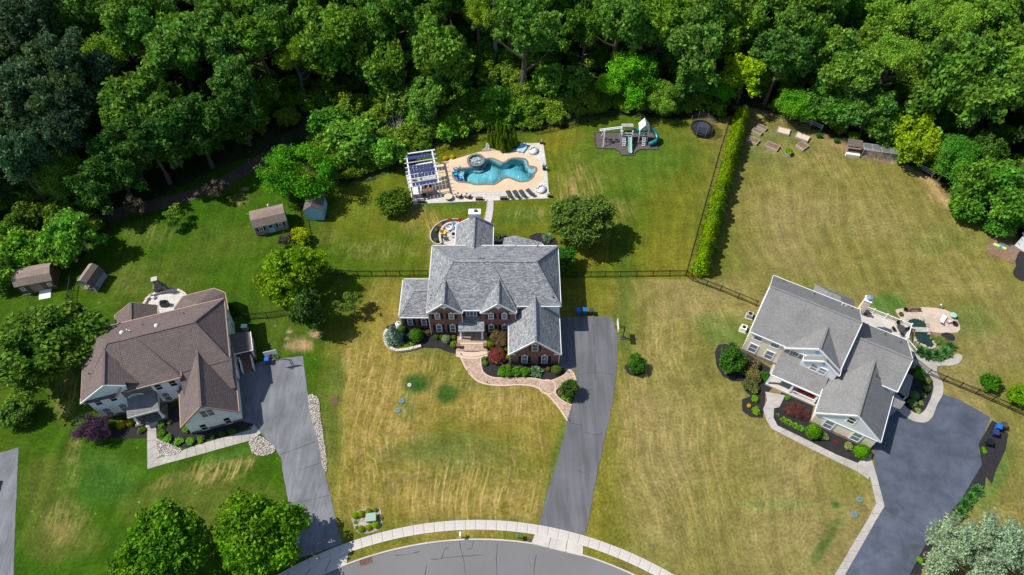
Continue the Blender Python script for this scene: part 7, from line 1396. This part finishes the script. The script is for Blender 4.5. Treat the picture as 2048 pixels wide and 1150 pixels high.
# ------------------------------------------------------------------ the wood
def wood():
    for px, py, R, hc, lb in ((262, 392, 5.2, 8, 'broad green tree just above the left end of the dirt track'), (340, 366, 5.6, 9, 'broad green tree above the middle of the dirt track'), (425, 334, 5.4, 9, 'dark green tree above the right half of the dirt track'), (500, 290, 4.8, 8, 'dark green tree at the right end of the dirt track'), (215, 415, 4.4, 6, 'drooping dark tree where the dirt track leaves the lawn')):
        x, y, _ = G(px, py); tree(x, y, R, hc, 'broad', (.05, .12, .026), lb, None, 'woodland_tree', 1.1)
    HERO = [(312, 186, 3.6, 9, 'feather', (.14, .27, .012), 'bright yellow-green crown standing out in the dark left part of the wood'), (394, 226, 3.3, 7, 'feather', (.13, .26, .012), 'second bright yellow-green crown, lower right of the first in the left wood'), (245, 248, 2.6, 5, 'feather', (.09, .2, .014), 'small yellow-green crown low in the left wood'),
     (1270, 145, 5.6, 6.5, 'feather', (.07, .2, .014), 'bright green feathery tree above the play set'), (1225, 170, 3.6, 4.5, 'feather', (.075, .2, .014), 'bright green smaller tree left of the one above the play set'), (1322, 195, 3.4, 4, 'feather', (.1, .19, .03), 'light green tree just above the tower with the pitched roof'), (1392, 165, 4.4, 6, 'broad', (.065, .15, .03), 'mid green tree above the trampoline'), (1492, 150, 4.2, 6.5, 'broad', (.16, .24, .015), 'yellow-green tree at the top of the tall hedge'), (1442, 185, 2.8, 4, 'feather', (.05, .18, .012), 'bright green small tree between the trampoline and the hedge'),
     (875, 110, 5.6, 12, 'broad', (.09, .17, .03), 'pale green tall tree at the wood front above the pergola'), (860, 190, 4.2, 7, 'broad', (.085, .17, .035), 'light green tree below the pale tall one above the pergola'), (700, 285, 4.6, 3.6, 'small', (.1, .2, .035), 'rounded light green tree at the wood edge left of the pergola'), (655, 250, 3.6, 3.4, 'small', (.055, .15, .02), 'green tree at the edge of the dark clearing'), (770, 305, 3.3, 2.6, 'small', (.09, .2, .03), 'bright green shrubby tree close behind the pergola'), (800, 200, 3.2, 4, 'small', (.1, .17, .04), 'light tree above the dead branches'), (845, 228, 3.0, 3, 'small', (.09, .18, .025), 'green shrubby tree right of the dead branches'), (905, 255, 3.2, 2.2, 'shrub', (.085, .19, .02), 'leafy vine mass behind the terrace'), (990, 200, 3.6, 3.2, 'small', (.08, .19, .025), 'green bush mound above the arborvitae cluster'), (1100, 160, 3.2, 4.2, 'small', (.09, .18, .03), 'pale green understory tree left of the play set trees'), (1150, 165, 3.6, 3.6, 'small', (.07, .15, .03), 'mid green understory tree near the fence'),
     (1590, 215, 4.2, 3.6, 'feather', (.065, .18, .016), 'bright green tree behind the vegetable plot'), (1655, 200, 4.6, 5, 'broad', (.06, .14, .025), 'green tree above the split-rail fence'), (1560, 120, 5.2, 10, 'broad', (.05, .12, .03), 'tall dark green tree behind the vegetable plot'), (1740, 225, 4.8, 5.5, 'broad', (.055, .13, .03), 'green tree above the chicken coop'), (1700, 150, 5.4, 9, 'broad', (.085, .16, .03), 'light green tall tree above the coop'), (1840, 275, 4.8, 5, 'broad', (.14, .2, .015), 'yellow-green tree overhanging the right end of the wire run'), (1770, 255, 3.2, 3.4, 'small', (.08, .16, .025), 'small olive tree just behind the chicken coop'), (1905, 320, 5.0, 5, 'feather', (.045, .14, .02), 'dark bright-edged tree leaning over the right lawn'), (1965, 365, 5.0, 5, 'broad', (.07, .16, .025), 'green tree at the right wood edge above the soil patch'), (2025, 405, 5.0, 5.5, 'broad', (.06, .15, .022), 'lowest green tree at the right wood edge'), (1935, 410, 3.0, 2.6, 'small', (.06, .15, .02), 'low green tree at the bend of the right wood edge'), (2000, 450, 2.6, 2.0, 'small', (.055, .14, .02), 'low dark bush above the garden soil'),
     (150, 470, 4.4, 4.4, 'broad', (.085, .19, .03), 'bright green tree above the playhouse'), (100, 500, 3.2, 3, 'small', (.08, .17, .025), 'green shrubby tree behind the brown shed, right'), (45, 505, 3.6, 3, 'small', (.09, .19, .02), 'green shrubby tree behind the brown shed, left'), (5, 545, 3.2, 2.4, 'small', (.08, .17, .02), 'green shrub mass left of the brown shed'), (115, 350, 4.4, 7, 'feather', (.07, .13, .02), 'drooping olive tree at the lower left of the wood'), (245, 300, 4.0, 6, 'broad', (.05, .12, .035), 'pale dark-green tree in the left wood centre'),
     (70, 60, 7.2, 15, 'dense', (.032, .06, .036), 'huge dark blue-green crown in the top left corner'), (165, 140, 6.8, 14, 'dense', (.034, .065, .04), 'huge dark blue-green crown right of the corner one'), (30, 200, 6.2, 13, 'dense', (.05, .09, .055), 'greyish green crown at the left edge, upper'), (40, 330, 5.6, 10, 'dense', (.045, .09, .055), 'greyish green crown at the left edge, lower'), (110, 255, 6.0, 12, 'dense', (.028, .055, .035), 'very dark crown in the middle of the left wood'), (265, 60, 6.2, 14, 'broad', (.075, .15, .025), 'big green crown at the top left, left of three'), (350, 110, 6.2, 13, 'broad', (.07, .15, .03), 'big green crown at the top left, middle of three'), (440, 80, 6.2, 13, 'broad', (.065, .14, .03), 'big green crown at the top left, right of three'), (470, 165, 5.2, 11, 'broad', (.055, .12, .03), 'darker green crown below the right of the three big ones'), (550, 60, 5.4, 12, 'broad', (.05, .115, .022), 'dark green crown left of the bare trunks'), (585, 110, 3.2, 11, 'feather', (.12, .2, .02), 'small yellow-green crown in the dark centre-left wood'),
     (1385, 80, 6.4, 14, 'broad', (.075, .15, .035), 'big pale-leaved crown above the trampoline trees'), (1240, 50, 6, 14, 'broad', (.07, .15, .03), 'tall green crown at the top above the play set'), (1050, 70, 5.6, 15, 'broad', (.06, .13, .025), 'tall green crown right of the bare trunk'), (790, 40, 5.6, 13, 'broad', (.065, .14, .025), 'tall green crown at the top, left of the pale tree')]
    pts = []
    for h in HERO:
        x, y, _ = G(h[0], h[1], h[3]); tree(x, y, h[2], h[3], h[4], tuple(q * 1.3 for q in h[5]), h[6], None, 'woodland_tree', .95 if h[3] < 9 else 1.15); pts.append((x, y, h[2], h[3]))
    T = g2(TALL); poly = T + [(150, 158), (-150, 158)]
    c = 0; tries = 0; lst = []
    while tries < 9000 and c < 285:
        tries += 1; x = random.uniform(-128, 128); y = random.uniform(70, 150)
        if not inside(np.array([x]), np.array([y]), poly)[0]: continue
        if any((x - a) ** 2 + (y - b) ** 2 < (5.9 if hh > 4 else 3.6) ** 2 for a, b, r_, hh in pts): continue
        dep = y * _c + CAMZ * _s; px = 1024 + FPX * x / dep
        hc = random.uniform(8.5, 13) if not 900 < px < 1200 else random.uniform(10, 14.5); R = random.choice((random.uniform(3.2, 4.6), random.uniform(4.4, 5.8), random.uniform(5.6, 7.2)))
        py = 575 - FPX * ((y * _s) + (hc - CAMZ) * _c) / (y * _c - (hc - CAMZ) * _s)
        if px < -260 or px > 2300 or py < -150: continue
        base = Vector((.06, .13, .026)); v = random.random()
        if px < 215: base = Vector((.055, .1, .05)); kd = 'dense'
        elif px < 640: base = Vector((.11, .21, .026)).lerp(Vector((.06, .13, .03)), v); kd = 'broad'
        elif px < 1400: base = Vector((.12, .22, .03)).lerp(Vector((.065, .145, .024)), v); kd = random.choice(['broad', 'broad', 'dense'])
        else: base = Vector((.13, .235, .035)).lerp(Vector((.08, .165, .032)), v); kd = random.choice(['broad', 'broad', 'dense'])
        w_ = random.random()
        if px > 215 and w_ < .16: base = base * 1.25 + Vector((.03, .03, 0)); kd = 'feather'; R = min(R, 4.6)
        elif w_ > .85: base = Vector((base[0] * .6, base[1] * .72, base[2] * 1.0))
        zone = 'left' if px < 640 else 'centre' if px < 1350 else 'right'
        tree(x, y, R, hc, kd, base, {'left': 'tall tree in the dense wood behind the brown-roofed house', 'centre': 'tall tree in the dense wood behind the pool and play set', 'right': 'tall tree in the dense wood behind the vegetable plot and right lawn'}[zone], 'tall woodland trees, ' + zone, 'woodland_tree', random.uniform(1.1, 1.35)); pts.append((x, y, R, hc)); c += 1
    # understory between the fence line and the tall trees, and inside the wood's front
    E_ = g2(EDGE); polyE = E_ + [(170, 158), (-170, 158)]; c2 = 0; tries = 0; sp = []
    while tries < 14000 and c2 < 295:
        tries += 1; x = random.uniform(-115, 115); y = random.uniform(60, 140); a = np.array([x]); b = np.array([y])
        if not inside(a, b, polyE)[0]: continue
        dep = y * _c + CAMZ * _s; px = 1024 + FPX * x / dep; py = 575 - FPX * (y * _s - CAMZ * _c) / dep
        deepw = inside(a, b, g2([(q[0], q[1] - 75) for q in TALL]) + [(170, 158), (-170, 158)])[0]
        if deepw: continue
        if 190 < px < 640 and py > 395 - (px - 190) * .34: continue
        if any((x - a_) ** 2 + (y - b_) ** 2 < 2.25 ** 2 for a_, b_ in sp): continue
        de = min((Vector(E_[i]) - Vector((x, y))).length for i in range(len(E_)))
        r = random.uniform(1.7, 3.0); edge = not inside(a, b - 1.8, polyE)[0]
        if edge: r = random.uniform(1.2, 1.7)
        v = random.random(); col = Vector((.09, .2, .022)).lerp(Vector((.15, .24, .035)), v)
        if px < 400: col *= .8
        h_ = r * random.uniform(.7, 1.0); zone = 'left' if px < 640 else 'centre' if px < 1350 else 'right'
        plant(x, y + r * .5, r, h_, random.choice(['shrub', 'shrub', 'small']), col, {'left': 'wild bush at the foot of the wood on the left side', 'centre': 'wild bush in the thicket behind the pool and play set fence', 'right': 'wild bush at the foot of the wood behind the right lawn'}[zone], 'wild bushes, ' + zone, 'wild_bush', 'bush', 0, .2); sp.append((x, y)); c2 += 1
    row = smooth_open([G(x_, y_)[:2] for x_, y_ in [(640, 352), (690, 366), (750, 350), (805, 325), (870, 290), (960, 266), (1075, 262), (1160, 243), (1240, 226), (1345, 234), (1450, 230)]], 8); acc = 0.; nrow = 0
    for i in range(len(row) - 1):
        a, b = Vector(row[i]), Vector(row[i + 1]); acc += (b - a).length
        if acc < 1.15: continue
        acc = 0
        for off, rr in ((1.2, random.uniform(1.0, 1.5)), (3.0, random.uniform(1.4, 2.1)), (5.0, random.uniform(1.7, 2.5))):
            v = random.random(); col = Vector((.09, .2, .022)).lerp(Vector((.17, .26, .035)), v)
            plant(a.x + random.uniform(-.5, .5), a.y + off + random.uniform(-.3, .3), rr, rr * random.uniform(.75, 1.1), 'shrub', col, 'leafy vine-covered shrub growing over the metal fence behind the back lawns', 'shrubs overgrowing the back fence', 'overgrown_shrub', 'shrub', 0, .2); nrow += 1
    c3 = 0; tries = 0; mid = []
    while tries < 12000 and c3 < 270:
        tries += 1; x = random.uniform(-120, 120); y = random.uniform(66, 148)
        if not inside(np.array([x]), np.array([y]), poly)[0]: continue
        if any((x - a_) ** 2 + (y - b_) ** 2 < 4.6 ** 2 for a_, b_ in mid): continue
        dep = y * _c + CAMZ * _s; px = 1024 + FPX * x / dep; v = random.random()
        if px < -200 or px > 2250: continue
        col = Vector((.1, .2, .028)).lerp(Vector((.055, .13, .03)), v)
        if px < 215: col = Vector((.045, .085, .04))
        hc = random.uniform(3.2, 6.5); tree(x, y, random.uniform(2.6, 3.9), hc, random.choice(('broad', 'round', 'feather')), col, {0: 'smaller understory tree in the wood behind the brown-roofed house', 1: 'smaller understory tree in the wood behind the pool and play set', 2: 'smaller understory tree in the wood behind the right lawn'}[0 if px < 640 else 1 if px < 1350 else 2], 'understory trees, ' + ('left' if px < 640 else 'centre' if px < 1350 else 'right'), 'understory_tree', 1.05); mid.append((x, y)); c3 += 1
    print('wood', len(pts), c2, nrow, c3)
    # bare trunks and dead branches
    for px, py, H_, lb in ((990, 138, 16, 'pale bare trunk seen through the gap in the centre of the wood'), (635, 60, 14, 'thin pale leaning trunk in the top left of the wood'), (1372, 100, 12, 'dark bare trunk near the top, left of the pale-leaved crown')):
        x, y, _ = G(px, py); t = thing('bare_tree', lb, 'tree', (x, y, 0)); MB().tube([(0, 0, 0), (.15, .1, H_ * .4), (-.1, .3, H_ * .75), (.2, .4, H_)], [.5, .4, .3, .12], 9).build('trunk', nmat('pale_bark', (.24, .21, .17), .9, .25, 3), t); MB().tube([(0, .2, H_ * .6), (1.2, .6, H_ * .8), (1.8, .8, H_ * 1.0)], [.18, .12, .04], 6).build('limb', M['bark'], t)
    x, y, _ = G(790, 262); t = thing('dead_tree', 'grey dead branches lying in the thicket left of the pergola', 'dead tree', (x, y, .2))
    for i in range(16): a = random.uniform(0, 3.14); l_ = random.uniform(1.5, 3.2); MB().tube([(0, 0, 0), (l_ * .5 * math.cos(a), l_ * .4 * math.sin(a), 1.2), (l_ * math.cos(a + .3), l_ * .8 * math.sin(a + .3), 2.2 + random.random())], [.09, .05, .015], 5).build('branch', M['woodg'], t)
wood()
print('vegetation done', sum(len(m.polygons) for m in bpy.data.meshes))
